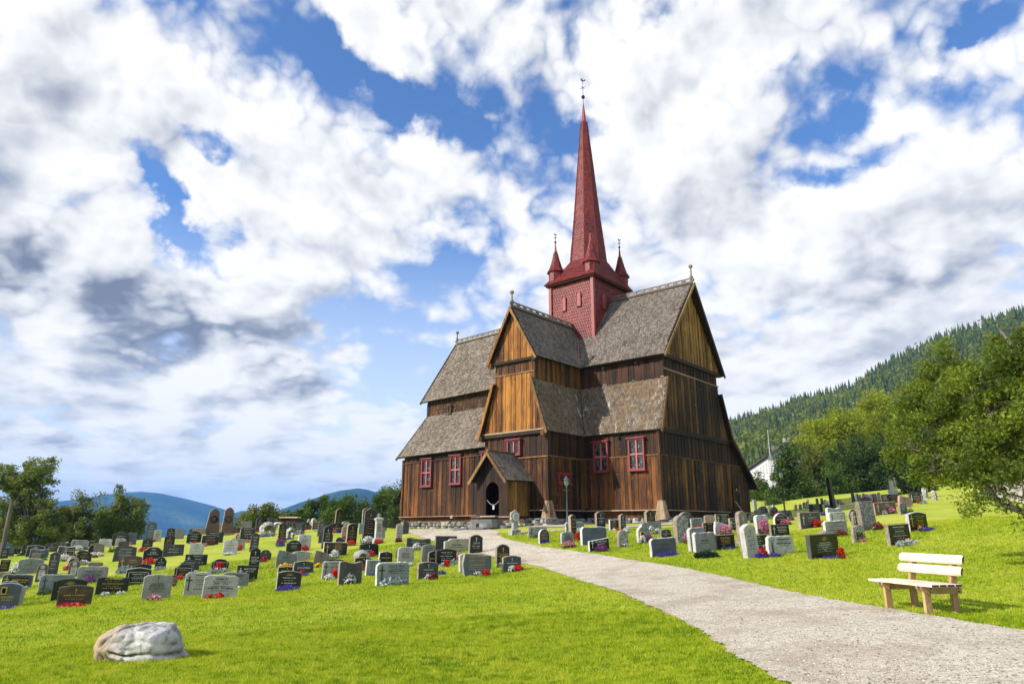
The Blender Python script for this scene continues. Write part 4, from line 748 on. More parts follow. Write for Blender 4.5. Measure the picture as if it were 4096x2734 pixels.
# ---------------------------------------------------------------- terrain
def grassmat():
    m,nt=newmat('grass turf'); N=NT(nt); p=N.pos()
    a_=N.noise(p,.35,4,.6); b_=N.noise(N.vmul(p,(1.6,3.4,1.6)),1.1,5,.65); c_=N.noise(p,26,4,.7)
    f=N.math('ADD',N.math('MULTIPLY',a_,.45),N.math('ADD',N.math('MULTIPLY',b_,.45),N.math('MULTIPLY',c_,.35)))
    col=N.ramp(f,[(.38,(.085,.15,.006)),(.49,(.20,.29,.010)),(.58,(.32,.40,.022)),(.70,(.44,.44,.07))])
    N.out(col,.85,N.bump(N.math('ADD',N.math('MULTIPLY',c_,.6),b_),.9,.06),spec=.15); return m
M['grass']=grassmat()
def polar(name,rs,az0,az1,na,mat,zf,smooth=True,dz=0):
    az=np.radians(np.linspace(az0,az1,na)); rs=np.asarray(rs); A,Rr=np.meshgrid(az,rs); x=(Rr*np.sin(A)).ravel(); y=(Rr*np.cos(A)).ravel(); z=zf(x,y)+dz
    V=np.c_[x,y,z]; i,j=np.meshgrid(np.arange(len(rs)-1),np.arange(na-1),indexing='ij'); b=(i*na+j).ravel(); F=np.c_[b,b+1,b+na+1,b+na]
    return fast_mesh(name,V,F,mat,smooth=smooth)
rs=list(np.arange(.4,60,.4))+list(np.geomspace(60,160,45))
def gnear(x,y): return gz(x,y)
g=polar('ground',[0.01]+rs,-180,180,361,M['grass'],gnear); tag(g,kind='structure')
m,nt=newmat('far land'); N=NT(nt); p=N.pos(); n1=N.noise(p,.011,6,.6); n2=N.noise(p,.12,4,.7)
col=N.ramp(N.math('ADD',N.math('MULTIPLY',n1,.6),N.math('MULTIPLY',n2,.4)),[(.35,(.012,.026,.010)),(.52,(.028,.055,.014)),(.62,(.06,.085,.02)),(.7,(.16,.15,.05))]); N.out(col,.95,None,spec=.1); M['forestfloor']=m
m,nt=newmat('hazy mountain woods'); N=NT(nt); p=N.pos(); n1=N.noise(p,.0042,6,.6); n2=N.noise(p,.05,4,.7)
col=N.ramp(N.math('ADD',N.math('MULTIPLY',n1,.6),N.math('MULTIPLY',n2,.4)),[(.38,(.006,.018,.022)),(.5,(.018,.045,.035)),(.60,(.07,.12,.05)),(.68,(.20,.20,.12))]); N.out(col,.95,N.bump(n2,1,4.),spec=.05); M['mountain']=m  # dark greens leaned towards blue, distance haze put into the colour
g=polar('hillside',list(np.geomspace(80,900,90)),7,62,130,M['forestfloor'],lambda x,y:far_z(x,y)+.12); tag(g,kind='structure')
g=polar('valley',list(np.geomspace(158,7000,60)),-75,-1.5,100,M['forestfloor'],lambda x,y:np.maximum(far_z(x,y),-118)); tag(g,kind='structure')
g=polar('valley',list(np.geomspace(158,900,50)),-1.6,7.3,30,M['forestfloor'],lambda x,y:far_z(x,y)); tag(g,kind='structure')
def ridge_obj(name,prof,dist,depth,base,mat):
    """mountain with a rounded back: prof=(u,v) skyline directions"""
    az=[];h=[]
    for u,v in prof:
        x=(u-2048)/FPX;y=(1367-v)/FPX; d=Vector((x,math.cos(PITCH)-y*math.sin(PITCH),math.sin(PITCH)+y*math.cos(PITCH)))
        hd=math.hypot(d.x,d.y); az.append(math.degrees(math.atan2(d.x,d.y))); h.append(CAMZ+dist*d.z/hd)
    az=np.array(az);h=np.array(h); na=160;nr=34
    A=np.radians(np.linspace(az[0],az[-1],na)); hh=np.interp(np.degrees(A),az,h); T=np.linspace(-1,1,nr)
    V=[]
    for t in T:
        rr=dist+t*depth; s_=math.cos(t*math.pi/2)**.9 if abs(t)<1 else 0
        for k in range(na):
            x,y=rr*math.sin(A[k]),rr*math.cos(A[k]); nz=mnoise.fractal(Vector((x,y,0))/(depth*.45),1,2,5)*.13*(hh[k]-base)*(1-s_)*2.2
            V.append((x,y,base+(hh[k]-base)*s_+(nz if s_<.985 else nz*.2)))
    i,j=np.meshgrid(np.arange(nr-1),np.arange(na-1),indexing='ij'); b=(i*na+j).ravel()
    o=fast_mesh(name,np.array(V),np.c_[b,b+1,b+na+1,b+na],mat,smooth=True); tag(o,kind='structure'); return o
ridge_obj('mountain',[(-700,2075),(-200,2050),(130,2015),(330,1995),(430,1978),(500,1969),(567,1967),(640,1973),(760,1999),(850,2022),(950,2052),(1050,2085),(1160,2105)],4700,1500,-125,M['mountain'])
ridge_obj('mountain',[(820,2110),(900,2062),(968,2041),(1060,2046),(1150,2060),(1500,2070),(1700,2080)],5200,500,-125,M['mountain'])
ridge_obj('mountain',[(900,2125),(1000,2085),(1080,2050),(1131,2034),(1206,2007),(1260,1992),(1309,1976),(1360,1962),(1431,1953),(1470,1958),(1500,1968),(1530,1962),(1600,1962),(1700,1966),(2000,1990),(2400,2020)],2900,900,-125,M['mountain'])
# river glimpse on the valley floor
mb=MB(); mb.add([(-1250,2300,-116),(-700,2350,-116),(-760,2600,-116),(-1400,2600,-116)],[(0,1,2,3)]); m,nt=newmat('river'); N=NT(nt); N.out((.25,.33,.4),.08,N.bump(N.noise(N.pos(),.4,3),.2,.3)); o=mb.build('river',m); tag(o,kind='structure')
# haze: even, pale air
m,nt=newmat('haze air'); v=nt.nodes.new('ShaderNodeVolumePrincipled'); v.inputs['Color'].default_value=(.17,.45,1,1); v.inputs['Density'].default_value=HAZE; v.inputs['Anisotropy'].default_value=.0
oo=nt.nodes.new('ShaderNodeOutputMaterial'); nt.links.new(v.outputs[0],oo.inputs['Volume'])
if HAZE>0:
    mb=MB(); mb.box((0,2800,77.5),(9400,7000,415)); o=mb.build('haze',m); tag(o,kind='stuff')
# ---------------------------------------------------------------- gravel
m,nt=newmat('gravel'); N=NT(nt); p=N.pos(); v=N.n('ShaderNodeTexVoronoi',inp={'Vector':p,'Scale':62.}); c_=v.outputs['Color']; gsc=N.n('ShaderNodeSeparateColor',inp={0:c_}).outputs[0]
v2=N.n('ShaderNodeTexVoronoi',inp={'Vector':p,'Scale':27.}); g2=N.n('ShaderNodeSeparateColor',inp={0:v2.outputs['Color']}).outputs[0]
n1=N.noise(p,.9,4,.6); n2=N.noise(p,7,4,.6)
f=N.math('ADD',N.math('MULTIPLY',gsc,.55),N.math('MULTIPLY',g2,.3)); f=N.math('ADD',f,N.math('MULTIPLY',N.math('SUBTRACT',n2,.5),.3))
col=N.ramp(f,[(.06,(.13,.105,.078)),(.22,(.44,.375,.285)),(.45,(.65,.575,.45)),(.85,(.84,.78,.65))])
col=N.mix(N.math('MULTIPLY',N.maprange(n1,.46,.64),.55),col,(.34,.25,.165))
N.out(col,.9,N.bump(N.math('ADD',v.outputs['Distance'],N.math('MULTIPLY',v2.outputs['Distance'],.8)),.9,.02)); M['gravel']=m
PATHPOLYS=[]
def strip(name,pairs,dz,nl=10,ns=8,jit=.05,lab=None):
    L=[np.array(a_) for a_,_ in pairs];Rr=[np.array(b_) for _,b_ in pairs]
    PATHPOLYS.append([tuple(a_) for a_ in L]+[tuple(b_) for b_ in Rr[::-1]])
    def smoothl(P):
        P=np.array(P); t=np.arange(len(P)); T=np.linspace(0,len(P)-1,(len(P)-1)*nl+1)
        def cr(i,u):
            p0=P[max(i-1,0)];p1=P[i];p2=P[min(i+1,len(P)-1)];p3=P[min(i+2,len(P)-1)]
            return .5*((2*p1)+(-p0+p2)*u+(2*p0-5*p1+4*p2-p3)*u*u+(-p0+3*p1-3*p2+p3)*u**3)
        return np.array([cr(min(int(x),len(P)-2),x-min(int(x),len(P)-2)) for x in T])
    A=smoothl(L);B=smoothl(Rr); V=[]
    for k,(a_,b_) in enumerate(zip(A,B)):
        d=(b_-a_)/max(.01,np.linalg.norm(b_-a_))
        a_=a_+d*(mnoise.noise(Vector((a_[0]*2.3,a_[1]*2.3,0)))*jit*2+mnoise.noise(Vector((a_[0]*9,a_[1]*9,0)))*jit*1.4); b_=b_+d*(mnoise.noise(Vector((b_[0]*2.3,b_[1]*2.3,5)))*jit*2+mnoise.noise(Vector((b_[0]*9,b_[1]*9,0)))*jit*1.4)
        for j in range(ns+1): V.append(a_+(b_-a_)*j/ns)
    V=np.array(V); z=gz(V[:,0],V[:,1])+dz; V=np.c_[V,z]
    i,j=np.meshgrid(np.arange(len(A)-1),np.arange(ns),indexing='ij'); b=(i*(ns+1)+j).ravel()
    o=fast_mesh(name,V,np.c_[b,b+1,b+ns+2,b+ns+1],M['gravel'],smooth=True); tag(o,kind='structure'); return o
strip('path',PATH,.022,nl=50,ns=14)
strip('path',THIN,.026,jit=.02); strip('path',FARP,.03,jit=.02); strip('gravel_yard',YARD,.03,nl=20,ns=24)
# ---------------------------------------------------------------- church frame
CC=Vector((8.087,38.0,0)); AV=Vector((.763,-.647,0)).normalized(); BV=Vector((.647,.763,0)).normalized(); ZV=Vector((0,0,1))
def P(s,t,z):
    if s<-9.3: z-= (-9.3-s)*.021*min(1,max(0,(z-1.5)/2)) 
    return CC+AV*s+BV*t+ZV*z
church=empty('stave_church',tuple(P(-7.3,4.6,1.9)),math.atan2(AV.y,AV.x)); tag(church,'tarred wooden stave church with shingled roofs and a red spired tower','church')
def strip_poly(xs,zb,zt,x0,x1):
    """polygon for x0..x1 between piecewise-linear bottom zb and top zt (lists of (x,z))"""
    f=lambda L,x: float(np.interp(x,[p[0] for p in L],[p[1] for p in L]))
    b=[(x0,f(zb,x0))]+[p for p in zb if x0+1e-6<p[0]<x1-1e-6]+[(x1,f(zb,x1))]
    t=[(x0,f(zt,x0))]+[p for p in zt if x0+1e-6<p[0]<x1-1e-6]+[(x1,f(zt,x1))]
    return b+t[::-1]
def planks(mb,O,ux,nrm,x0,x1,zb,zt,wmin=.15,wmax=.29,th=.05,cuts=(),alt=.028,m=0,pf=None):
    """upright boards; zb, zt piecewise-linear lists; O,ux give the wall line (z absolute)"""
    x=x0; k=0; cuts=sorted(cuts)
    while x<x1-1e-3:
        w=random.uniform(wmin,wmax); nx=min(x+w,x1)
        if x1-nx<.08: nx=x1
        for c in cuts:
            if x+1e-4<c<nx+.04: nx=c; break
        poly=strip_poly(None,zb,zt,x,nx)
        hts=[p[1] for p in poly]
        if max(hts)-min(hts)>.02 and nx-x>.003:
            off=(k%2)*alt+random.uniform(0,.008); r=random.random()
            lift=random.uniform(-.012,.012) if len(zb)==2 else 0
            V=[];n=len(poly)
            base=[pf(px_,pz_) if pf else O+ux*px_+ZV*pz_ for px_,pz_ in poly]
            g=.004
            V=[b_-nrm*.03 for b_ in base]+[b_+nrm*(th*.4+off) for b_ in base]
            F=[tuple(range(n,2*n))]+[(i,(i+1)%n,(i+1)%n+n,i+n) for i in range(n)]
            mb.add(V,F,m,r)
        x=nx;k+=1
def backing(mb,pts,nrm,th=.12,m=0):
    V=[Vector(p)-nrm*.035 for p in pts]+[Vector(p)-nrm*(.035+th) for p in pts]; n=len(pts)
    mb.add(V,[tuple(range(n)),tuple(range(n,2*n))[::-1]]+[(i,i+n,(i+1)%n+n,(i+1)%n) for i in range(n)],m,.2)
def wallA(name,s0,s1,t,zb,zt,mat,facing=-1,**k):   # wall along A, facing -B
    mb=MB(); nrm=BV*facing
    pf=lambda x,z: P(x,t,z)
    planks(mb,None,AV,nrm,s0,s1,zb,zt,pf=pf,**k)
    poly=strip_poly(None,zb,zt,s0,s1); backing(mb,[P(x,t,z) for x,z in poly],nrm)
    return mb.build(name,M[mat],k.get('parent',church) if False else church)
def wallB(name,t0,t1,s,zb,zt,mat,facing=1,**k):
    mb=MB(); nrm=AV*facing; pf=lambda x,z: P(s,x,z)
    planks(mb,None,BV,nrm,t0,t1,zb,zt,pf=pf,**k)
    poly=strip_poly(None,zb,zt,t0,t1); backing(mb,[P(s,x,z) for x,z in poly],nrm)
    return mb.build(name,M[mat],church)
def shq(mb,A,B,C,D,w=.125,e=.185,th=.045,m=0,slab=True,tip=.09,over=1.35,slabm=None,jit=.012):
    """shingles on quad A,B (eave left,right) C,D (top right,left)"""
    A,B,C,D=map(Vector,(A,B,C,D)); nrm=((B-A).cross(D-A)) 
    if nrm.length<1e-6: nrm=(C-A).cross(D-A)
    if nrm.length<1e-6: nrm=(B-A).cross(C-A)
    nrm.normalize(); L=((D-A).length+(C-B).length)/2; nr=max(1,round(L/e))
    for i in range(nr):
        v=i/nr; v2=min(1,(i+over)/nr); l0=A.lerp(D,v); r0=B.lerp(C,v); l1=A.lerp(D,v2); r1=B.lerp(C,v2)
        W=(r0-l0).length; nc=max(1,round(W/w)); off=(i%2)*.5
        ups=(l1-l0+r1-r0)*.5; upn=ups.normalized() if ups.length>0 else ZV
        for j in range(-1,nc+1):
            a_=(j+off)/nc; b_=(j+1+off)/nc
            if b_<=0.02 or a_>=.98: continue
            a_=max(0,a_);b_=min(1,b_); gp=.03/nc*1.0
            p0=l0.lerp(r0,a_+gp);p1=l0.lerp(r0,b_-gp);q0=l1.lerp(r1,a_+gp);q1=l1.lerp(r1,b_-gp)
            j_=random.uniform(-jit,jit); h=nrm*(th+random.uniform(-.006,.008)); sh=upn*(tip*.5+j_); tp=(p0+p1)/2-upn*(tip*.5)+upn*j_
            a0=p0+sh;b0=p1+sh; r=random.random()
            V=[a0+h,tp+h,b0+h,q1+nrm*.004,q0+nrm*.004,a0,tp,b0]
            mb.add(V,[(0,1,2,3,4),(5,6,1,0),(6,7,2,1)],m,r)
    if slab:
        V=[p for p in (A,B,C,D)]+[p-nrm*.11 for p in (A,B,C,D)]
        mb.add(V,[(0,1,2,3),(7,6,5,4),(0,4,5,1),(1,5,6,2),(2,6,7,3),(3,7,4,0)],slabm if slabm is not None else m,.1)
def verge(parent,a_,b_,nrm,h=.20,th=.05,mat='verge',name='verge_board',drop=None):
    mb=MB(); a_=Vector(a_);b_=Vector(b_); d=(b_-a_).normalized(); up=nrm.cross(d).normalized()
    if up.z<0: up=-up
    mb.box((a_+b_)/2-up*.06+nrm*.03,((b_-a_).length,th,h),(d,nrm,up)); return mb.build(name,M[mat],parent)
def crest(parent,a_,b_,nrm,name='ridge_crest',sp=.55):
    a_=Vector(a_);b_=Vector(b_);d=(b_-a_);L=d.length;d.normalize(); mb=MB(); ax=(d,nrm,ZV)
    mb.box((a_+b_)/2+ZV*.02,(L,.16,.10),ax); mb.box((a_+b_)/2+ZV*.285,(L,.10,.07),ax)
    n=max(2,int(L/sp)); 
    for i in range(n+1): 
        w_=.26; c=a_+d*(L*i/n); mb.box(c+ZV*.16,(w_,.09,.19),ax)
    for i in range(n): # small bumps that give the cut-outs their trefoil foot
        c=a_+d*(L*(i+.5)/n); mb.box(c+ZV*.095,(.34,.085,.05),ax)
    return mb.build(name,M['shingle'],parent)
def finial(parent,p,h=.95):
    mb=MB(); p=Vector(p); mb.lathe(p,[(.07,-.3),(.07,.25),(.12,.3),(.12,.36),(.06,.42),(.05,h-.3),(.03,h-.26),(.10,h-.2),(.14,h-.11),(.11,h-.02),(.02,h+.02)],12); return mb.build('finial',M['shingle'],parent,True)
TC=4.6; SC=-7.3
# ---- roofs
def roof(name,quads,mat,**k):
    mb=MB()
    for q in quads: shq(mb,*[P(*p) for p in q],slabm=1,**k)
    return mb.build(name,[M[mat],M['beam']],church)
RZ=16.5; rzs=lambda z:.5+(z-11.15)/((RZ-11.15)/4.1)
v1=rzs(14.43)
r1=roof('nave_roof',[[(-5.45,.5,11.15),(.40,.5,11.15),(.48,v1,14.43),(-7.3,v1,14.43)],[(-7.3,v1,14.43),(.48,v1,14.43),(.62,4.6,RZ),(-7.3,4.6,RZ)]],'shingle')
r1b=roof('nave_roof',[[(.40,8.7,11.15),(-9,8.7,11.15),(-9,4.6,RZ),(.62,4.6,RZ)]],'shingle',w=.3,e=.3)
r2=roof('transept_roof',[[(-5.45,-3.95,11.15),(-5.45,.5,11.15),(-7.3,v1,14.43),(-7.3,-4.05,14.43)]],'shingle')
r3=roof('transept_roof',[[(-9.15,1.4,11.15),(-9.15,-3.95,11.15),(-7.3,-4.05,14.43),(-7.3,3.3,14.43)]],'shingle')
wz=16.3; ws=lambda z:1.3+(z-11.05)/((wz-11.05)/3.3)
r4=roof('west_roof',[[(-20.95,1.3,11.05),(-9.15,1.3,11.05),(-7.4,ws(14.43),14.43),(-20.75,ws(14.43),14.43)],[(-20.75,ws(14.43),14.43),(-7.4,ws(14.43),14.43),(-7.4,4.6,wz),(-20.6,4.6,wz)]],'shingle_pale')
r4b=roof('west_roof',[[(-9,7.9,11.05),(-20.95,7.9,11.05),(-20.6,4.6,wz),(-9,4.6,wz)]],'shingle_pale',w=.3,e=.3)
r5=roof('aisle_roof',[[(-4.75,-.25,6.75),(.36,-.25,6.75),(.30,.95,9.88),(-5.8,.95,9.88)]],'shingle_low')
r6=roof('aisle_roof',[[(-4.75,-3.95,6.75),(-4.75,-.25,6.75),(-5.8,.95,9.88),(-5.8,-3.9,9.88)]],'shingle_low')
r7=roof('aisle_roof',[[(-9.85,1.2,6.75),(-9.85,-3.95,6.75),(-8.8,-3.9,9.88),(-8.8,1.2,9.88)]],'shingle_low')
r8=roof('aisle_roof',[[(-21.15,-.72,6.68),(-9.4,-.72,6.68),(-9.0,1.75,9.95),(-20.7,1.75,9.95)]],'shingle_pale')
r9=roof('aisle_roof',[[(.36,9.45,6.75),(-6,9.45,6.75),(-6,8.25,9.88),(.30,8.25,9.88)]],'shingle_low',w=.3,e=.3)
r10=roof('sacristy_roof',[[(.38,12.75,4.02),(-5,12.75,4.02),(-5,9.25,7.05),(.38,9.25,7.05)]],'shingle_low',w=.3,e=.3)
r11=roof('annex_roof',[[(-22.0,8.8,3.95),(-22.0,.1,3.95),(-20.72,.1,5.5),(-20.72,8.8,5.5)]],'shingle_pale')
r12=roof('aisle_roof',[[(-9,9.9,6.68),(-21.15,9.9,6.68),(-20.7,7.45,9.95),(-9,7.45,9.95)]],'shingle_pale',w=.3,e=.3)
crest(r1,P(-5.4,4.6,RZ+.05),P(.55,4.6,RZ+.05),BV); crest(r2,P(-7.3,-3.95,14.5),P(-7.3,2.4,14.5),AV,sp=.6); crest(r4,P(-20.5,4.6,wz+.05),P(-9.1,4.6,wz+.05),BV)
finial(r1,P(.5,4.6,RZ+.1),1.15); finial(r2,P(-7.3,-3.9,14.5),1.0); finial(r4,P(-20.45,4.6,wz+.1),1.0)
# verge boards
verge(r1,P(.44,.42,11.05),P(.66,4.6,RZ+.02),AV,.16); verge(r1b,P(.44,8.78,11.05),P(.66,4.6,RZ+.02),AV,.2,mat='beam')
verge(r2,P(-5.36,-4.0,11.0),P(-7.3,-4.1,14.45),-BV,.15); verge(r3,P(-9.24,-4.0,11.0),P(-7.3,-4.1,14.45),-BV,.15,mat='wood_bright')
verge(r5,P(.38,-.33,6.6),P(.32,.93,9.9),AV,.18); verge(r9,P(.38,9.53,6.6),P(.32,8.27,9.9),AV,.16,mat='beam'); verge(r10,P(.42,12.85,3.95),P(.42,9.3,7.05),AV,.2,mat='wood_mid')
verge(r6,P(-4.66,-4.0,6.6),P(-5.78,-3.95,9.9),-BV,.18); verge(r7,P(-9.94,-4.0,6.6),P(-8.82,-3.95,9.9),-BV,.18,mat='wood_bright')
verge(r4,P(-20.98,1.2,10.95),P(-20.62,4.6,wz),-AV,.18,mat='shingle_pale'); verge(r8,P(-21.2,-.8,6.55),P(-20.72,1.75,9.95),-AV,.16,mat='shingle_pale')
mb=MB(); 
for q in [((-5.47,.47,11.2),(-7.3,v1,14.48))]: mb.tube([P(*q[0]),P(*q[1])],.05,6)
mb.build('valley_flashing',M['copper'],r1)
mb=MB(); mb.tube([P(-4.77,-.27,6.8),P(-5.8,.95,9.92)],.05,6); mb.build('valley_flashing',M['beam'],r5)
for nm,pts in (('flashing_clip',[(0.0,.93,9.92),(-1.9,.93,9.92),(-3.9,.93,9.92)]),):
    for p_ in pts:
        mb=MB(); mb.box(P(*p_),(.22,.12,.05),(AV,BV,ZV)); mb.build(nm,M['shingle_pale'],r5)
# ---- walls
cut=[-4.2,-3.2,-1.85,-.83]
wallA('lower_wall',-4.95,0,0,[(-4.95,2.45),(0,2.45)],[(-4.95,5.38),(0,5.38)],'wood_mid')
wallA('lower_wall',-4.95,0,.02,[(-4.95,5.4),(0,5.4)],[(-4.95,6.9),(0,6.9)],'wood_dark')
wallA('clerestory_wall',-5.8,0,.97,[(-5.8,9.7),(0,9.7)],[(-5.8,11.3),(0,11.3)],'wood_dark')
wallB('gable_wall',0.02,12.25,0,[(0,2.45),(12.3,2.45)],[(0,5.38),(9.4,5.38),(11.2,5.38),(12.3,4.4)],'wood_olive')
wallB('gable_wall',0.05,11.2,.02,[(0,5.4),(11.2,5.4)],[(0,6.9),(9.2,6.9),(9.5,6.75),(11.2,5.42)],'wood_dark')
wallB('gable_wall',.05,9.2,.06,[(0,6.95),(9.2,6.95)],[(.0,6.98),(.95,9.9),(.97,10.38),(8.23,10.38),(8.25,9.9),(9.2,6.98)],'wood_olive')
wallB('gable_wall',.97,8.23,.04,[(.9,10.42),(8.3,10.42)],[(.9,11.25),(8.3,11.25)],'wood_dark')
wallB('gable_wall',.75,8.45,.16,[(.7,11.28),(8.5,11.28)],[(.7,11.30),(4.6,16.25),(8.5,11.30)],'wood_yellow')
wallA('transept_front_wall',-9.68,-4.93,-3.6,[(-9.7,2.45),(-4.9,2.45)],[(-9.7,5.33),(-4.9,5.33)],'wood_mid')
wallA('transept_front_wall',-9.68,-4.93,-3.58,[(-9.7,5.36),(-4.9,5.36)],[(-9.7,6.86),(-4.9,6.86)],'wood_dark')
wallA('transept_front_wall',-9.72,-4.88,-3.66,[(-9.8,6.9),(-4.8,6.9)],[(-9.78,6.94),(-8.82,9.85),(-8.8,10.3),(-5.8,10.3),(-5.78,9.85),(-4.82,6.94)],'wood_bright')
wallA('transept_front_wall',-8.8,-5.8,-3.64,[(-8.9,10.34),(-5.7,10.34)],[(-8.9,11.15),(-5.7,11.15)],'wood_mid')
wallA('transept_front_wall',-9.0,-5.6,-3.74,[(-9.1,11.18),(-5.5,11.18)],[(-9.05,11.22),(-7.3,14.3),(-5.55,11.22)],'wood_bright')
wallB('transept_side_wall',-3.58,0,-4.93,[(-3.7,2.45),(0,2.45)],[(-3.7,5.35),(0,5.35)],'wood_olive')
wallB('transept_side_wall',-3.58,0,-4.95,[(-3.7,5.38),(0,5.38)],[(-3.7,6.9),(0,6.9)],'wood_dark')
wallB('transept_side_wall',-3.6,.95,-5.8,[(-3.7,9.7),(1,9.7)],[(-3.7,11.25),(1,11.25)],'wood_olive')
wallB('transept_side_wall',-3.58,-.3,-9.68,[(-3.7,2.45),(0,2.45)],[(-3.7,6.9),(0,6.9)],'wood_dark',facing=-1)
wallB('transept_side_wall',-3.6,1.8,-8.8,[(-3.7,9.7),(1.8,9.7)],[(-3.7,11.25),(1.8,11.25)],'wood_mid',facing=-1)
wallA('west_wall',-20.7,-9.7,-.35,[(-20.7,2.3),(-9.6,2.3)],[(-20.7,6.2),(-9.6,6.2)],'wood_mid')
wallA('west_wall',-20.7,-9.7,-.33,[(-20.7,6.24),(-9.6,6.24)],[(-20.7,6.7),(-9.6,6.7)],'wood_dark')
wallB('west_end_wall',-.3,9.5,-20.7,[(-.3,2.3),(9.5,2.3)],[(-.3,6.7),(1.75,9.8),(1.76,11),(4.6,16),(7.44,11),(7.45,9.8),(9.5,6.7)],'wood_mid',facing=-1,wmin=.3,wmax=.4)
wallB('annex_wall',.4,8.6,-21.85,[(0,2.1),(9,2.1)],[(0,4.1),(9,4.1)],'wood_mid',facing=-1,wmin=.3,wmax=.4); wallA('annex_wall',-21.85,-20.7,.4,[(-22,2.1),(-20,2.1)],[(-21.9,4.1),(-20.7,5.4)],'wood_mid')
mb=MB(); shq(mb,P(-20.45,1.75,9.6),P(-8.8,1.75,9.6),P(-8.8,1.75,11.1),P(-20.45,1.75,11.1),w=.11,e=.26,th=.03,tip=.14,jit=.04); mb.build('clerestory_wall',M['shingle_brown'],church)
# belts, beams, corner posts
def beamA(name,s0,s1,t,z,w,h,mat,par_=church,x=0):
    mb=MB(); a_=P(s0,t,z);b_=P(s1,t,z);d=(b_-a_); L=d.length; d.normalize(); mb.box((a_+b_)/2,(L,w,h),(d,d.cross(ZV).normalized()*-1,ZV)); return mb.build(name,M[mat],par_)
def beamB(name,t0,t1,s,z,w,h,mat,par_=church):
    mb=MB(); mb.box(P(s,(t0+t1)/2,z),(w,t1-t0,h),(AV,BV,ZV)); return mb.build(name,M[mat],par_)
for (s0,s1,t,z,mt) in [(-4.98,.06,-.05,5.39,'verge'),(-9.75,-4.9,-3.67,5.345,'verge'),(-8.86,-5.74,-3.71,10.32,'verge'),(-20.75,-9.7,-.42,6.22,'wood_mid'),(-9.9,-4.75,-3.76,6.88,'ledge')]: beamA('belt_rail',s0,s1,t,z,.09,.075,mt)
for (t0,t1,s,z,mt) in [(-.06,11.25,.05,5.39,'wood_olive'),(-3.68,0,-4.87,5.365,'verge'),(.9,8.3,.11,10.4,'ledge'),(-.2,9.4,.13,6.93,'wood_mid')]: beamB('belt_rail',t0,t1,s,z,.09,.075,mt)
beamA('wall_plate',-9.9,-4.75,-3.7,6.74,.22,.2,'beam'); beamB('wall_plate',-.2,9.45,.07,6.78,.24,.22,'beam'); beamB('wall_plate',.6,8.6,.14,11.16,.28,.2,'beam'); beamA('wall_plate',-9.15,-5.45,-3.72,11.08,.24,.16,'beam')
beamA('wall_plate',-4.8,.2,.0,6.86,.3,.12,'beam'); beamA('wall_plate',-5.6,.2,.85,11.2,.3,.14,'beam')
for (s,t) in [(-9.72,-3.85),(-5.0,-3.85),(-9.0,-3.85),(-5.6,-3.85)]:
    z=6.62 if s in(-9.72,-5.0) else 11.0; mb=MB(); mb.box(P(s,t,z),(.24,.34,.3),(AV,BV,ZV)); mb.build('beam_end',M['wood_mid'],church)
for (s,t,z) in [(-3.9,.72,10.95),(-1.6,.72,10.95),(-.85-5,-2.2,10.8),(-2.5,-.15,6.5)]:
    mb=MB(); mb.tube([P(s,t,z),P(s,t+.4,z)],.09,8); mb.build('beam_end',M['beam'],church)
for (s,t,z0,z1) in [(.03,-.03,2.5,6.7),(-4.92,-3.64,2.5,6.7),(-20.73,-.4,2.3,6.5),(.03,.95,9.9,11.1),(-5.78,-3.66,9.9,11.0)]:
    mb=MB(); mb.box(P(s,t,(z0+z1)/2),(.15,.15,z1-z0),(AV,BV,ZV)); mb.build('corner_post',M['wood_olive'],church)
# sill ledges and recess beams
for (s0,s1,t) in [(-4.9,.15,-.1),(-6.1,-4.75,-3.72),(-20.8,-8.5,-.47)]:
    z=2.42 if s0>-19 else 2.28; beamA('sill_ledge',s0,s1,t,z,.34,.055,'ledge'); beamA('sill_beam',s0+.1,s1-.2,t+.25,z-.25,.2,.42,'wood_mid')
for (t0,t1,s) in [(-.1,12.4,.1),(-3.7,0,-4.83)]:
    beamB('sill_ledge',t0,t1,s,2.42,.34,.055,'ledge'); beamB('sill_beam',t0+.2,t1,s-.28,2.17,.2,.42,'beam')
# foundation of dry stones
def rocks(mb,p0,p1,z0f,z1,h=.22,dep=.5):
    p0=Vector(p0);p1=Vector(p1);L=(p1-p0).length; d=(p1-p0).normalized(); nn=d.cross(ZV).normalized(); x=0
    zz0=min(g1(p0.x,p0.y),g1(p1.x,p1.y))-.2; rows=[]
    while zz0<z1-.05: hh=random.uniform(.15,.26); rows.append((zz0,hh)); zz0+=hh*.96
    for (z_,hh_) in rows:
      x=-random.uniform(0,.3)
      while x<L:
        c=p0+d*x; wmax=random.uniform(.22,.8); z=z_+random.uniform(-.03,.03)
        if True:
            hh=min(hh_*random.uniform(.85,1.2),max(.1,z1-z)); w_=wmax*random.uniform(.95,1.06); q=c+d*wmax/2-nn*random.uniform(-.06,.06)
            q=Vector((q.x,q.y,z+hh/2)); n=3;V=[];F=[]
            # rounded irregular block
            for iz in range(4):
                for k in range(8):
                    a_=2*math.pi*k/8+.4; rr=[.80,1,1,.82][iz]*(1/max(abs(math.cos(a_)),abs(math.sin(a_))))**.85*random.uniform(.9,1.06)
                    V.append(q+d*(math.cos(a_)*w_/2*rr*.92)+nn*(math.sin(a_)*dep/2*rr)+ZV*((-.5,-.3,.3,.5)[iz]*hh*.97))
            for iz in range(3):
                for k in range(8): F.append((iz*8+k,iz*8+(k+1)%8,iz*8+8+(k+1)%8,iz*8+8+k))
            F.append(tuple(range(8))[::-1]);F.append(tuple(range(24,32))); mb.add(V,F,0,random.random())
        x+=wmax
mb=MB()
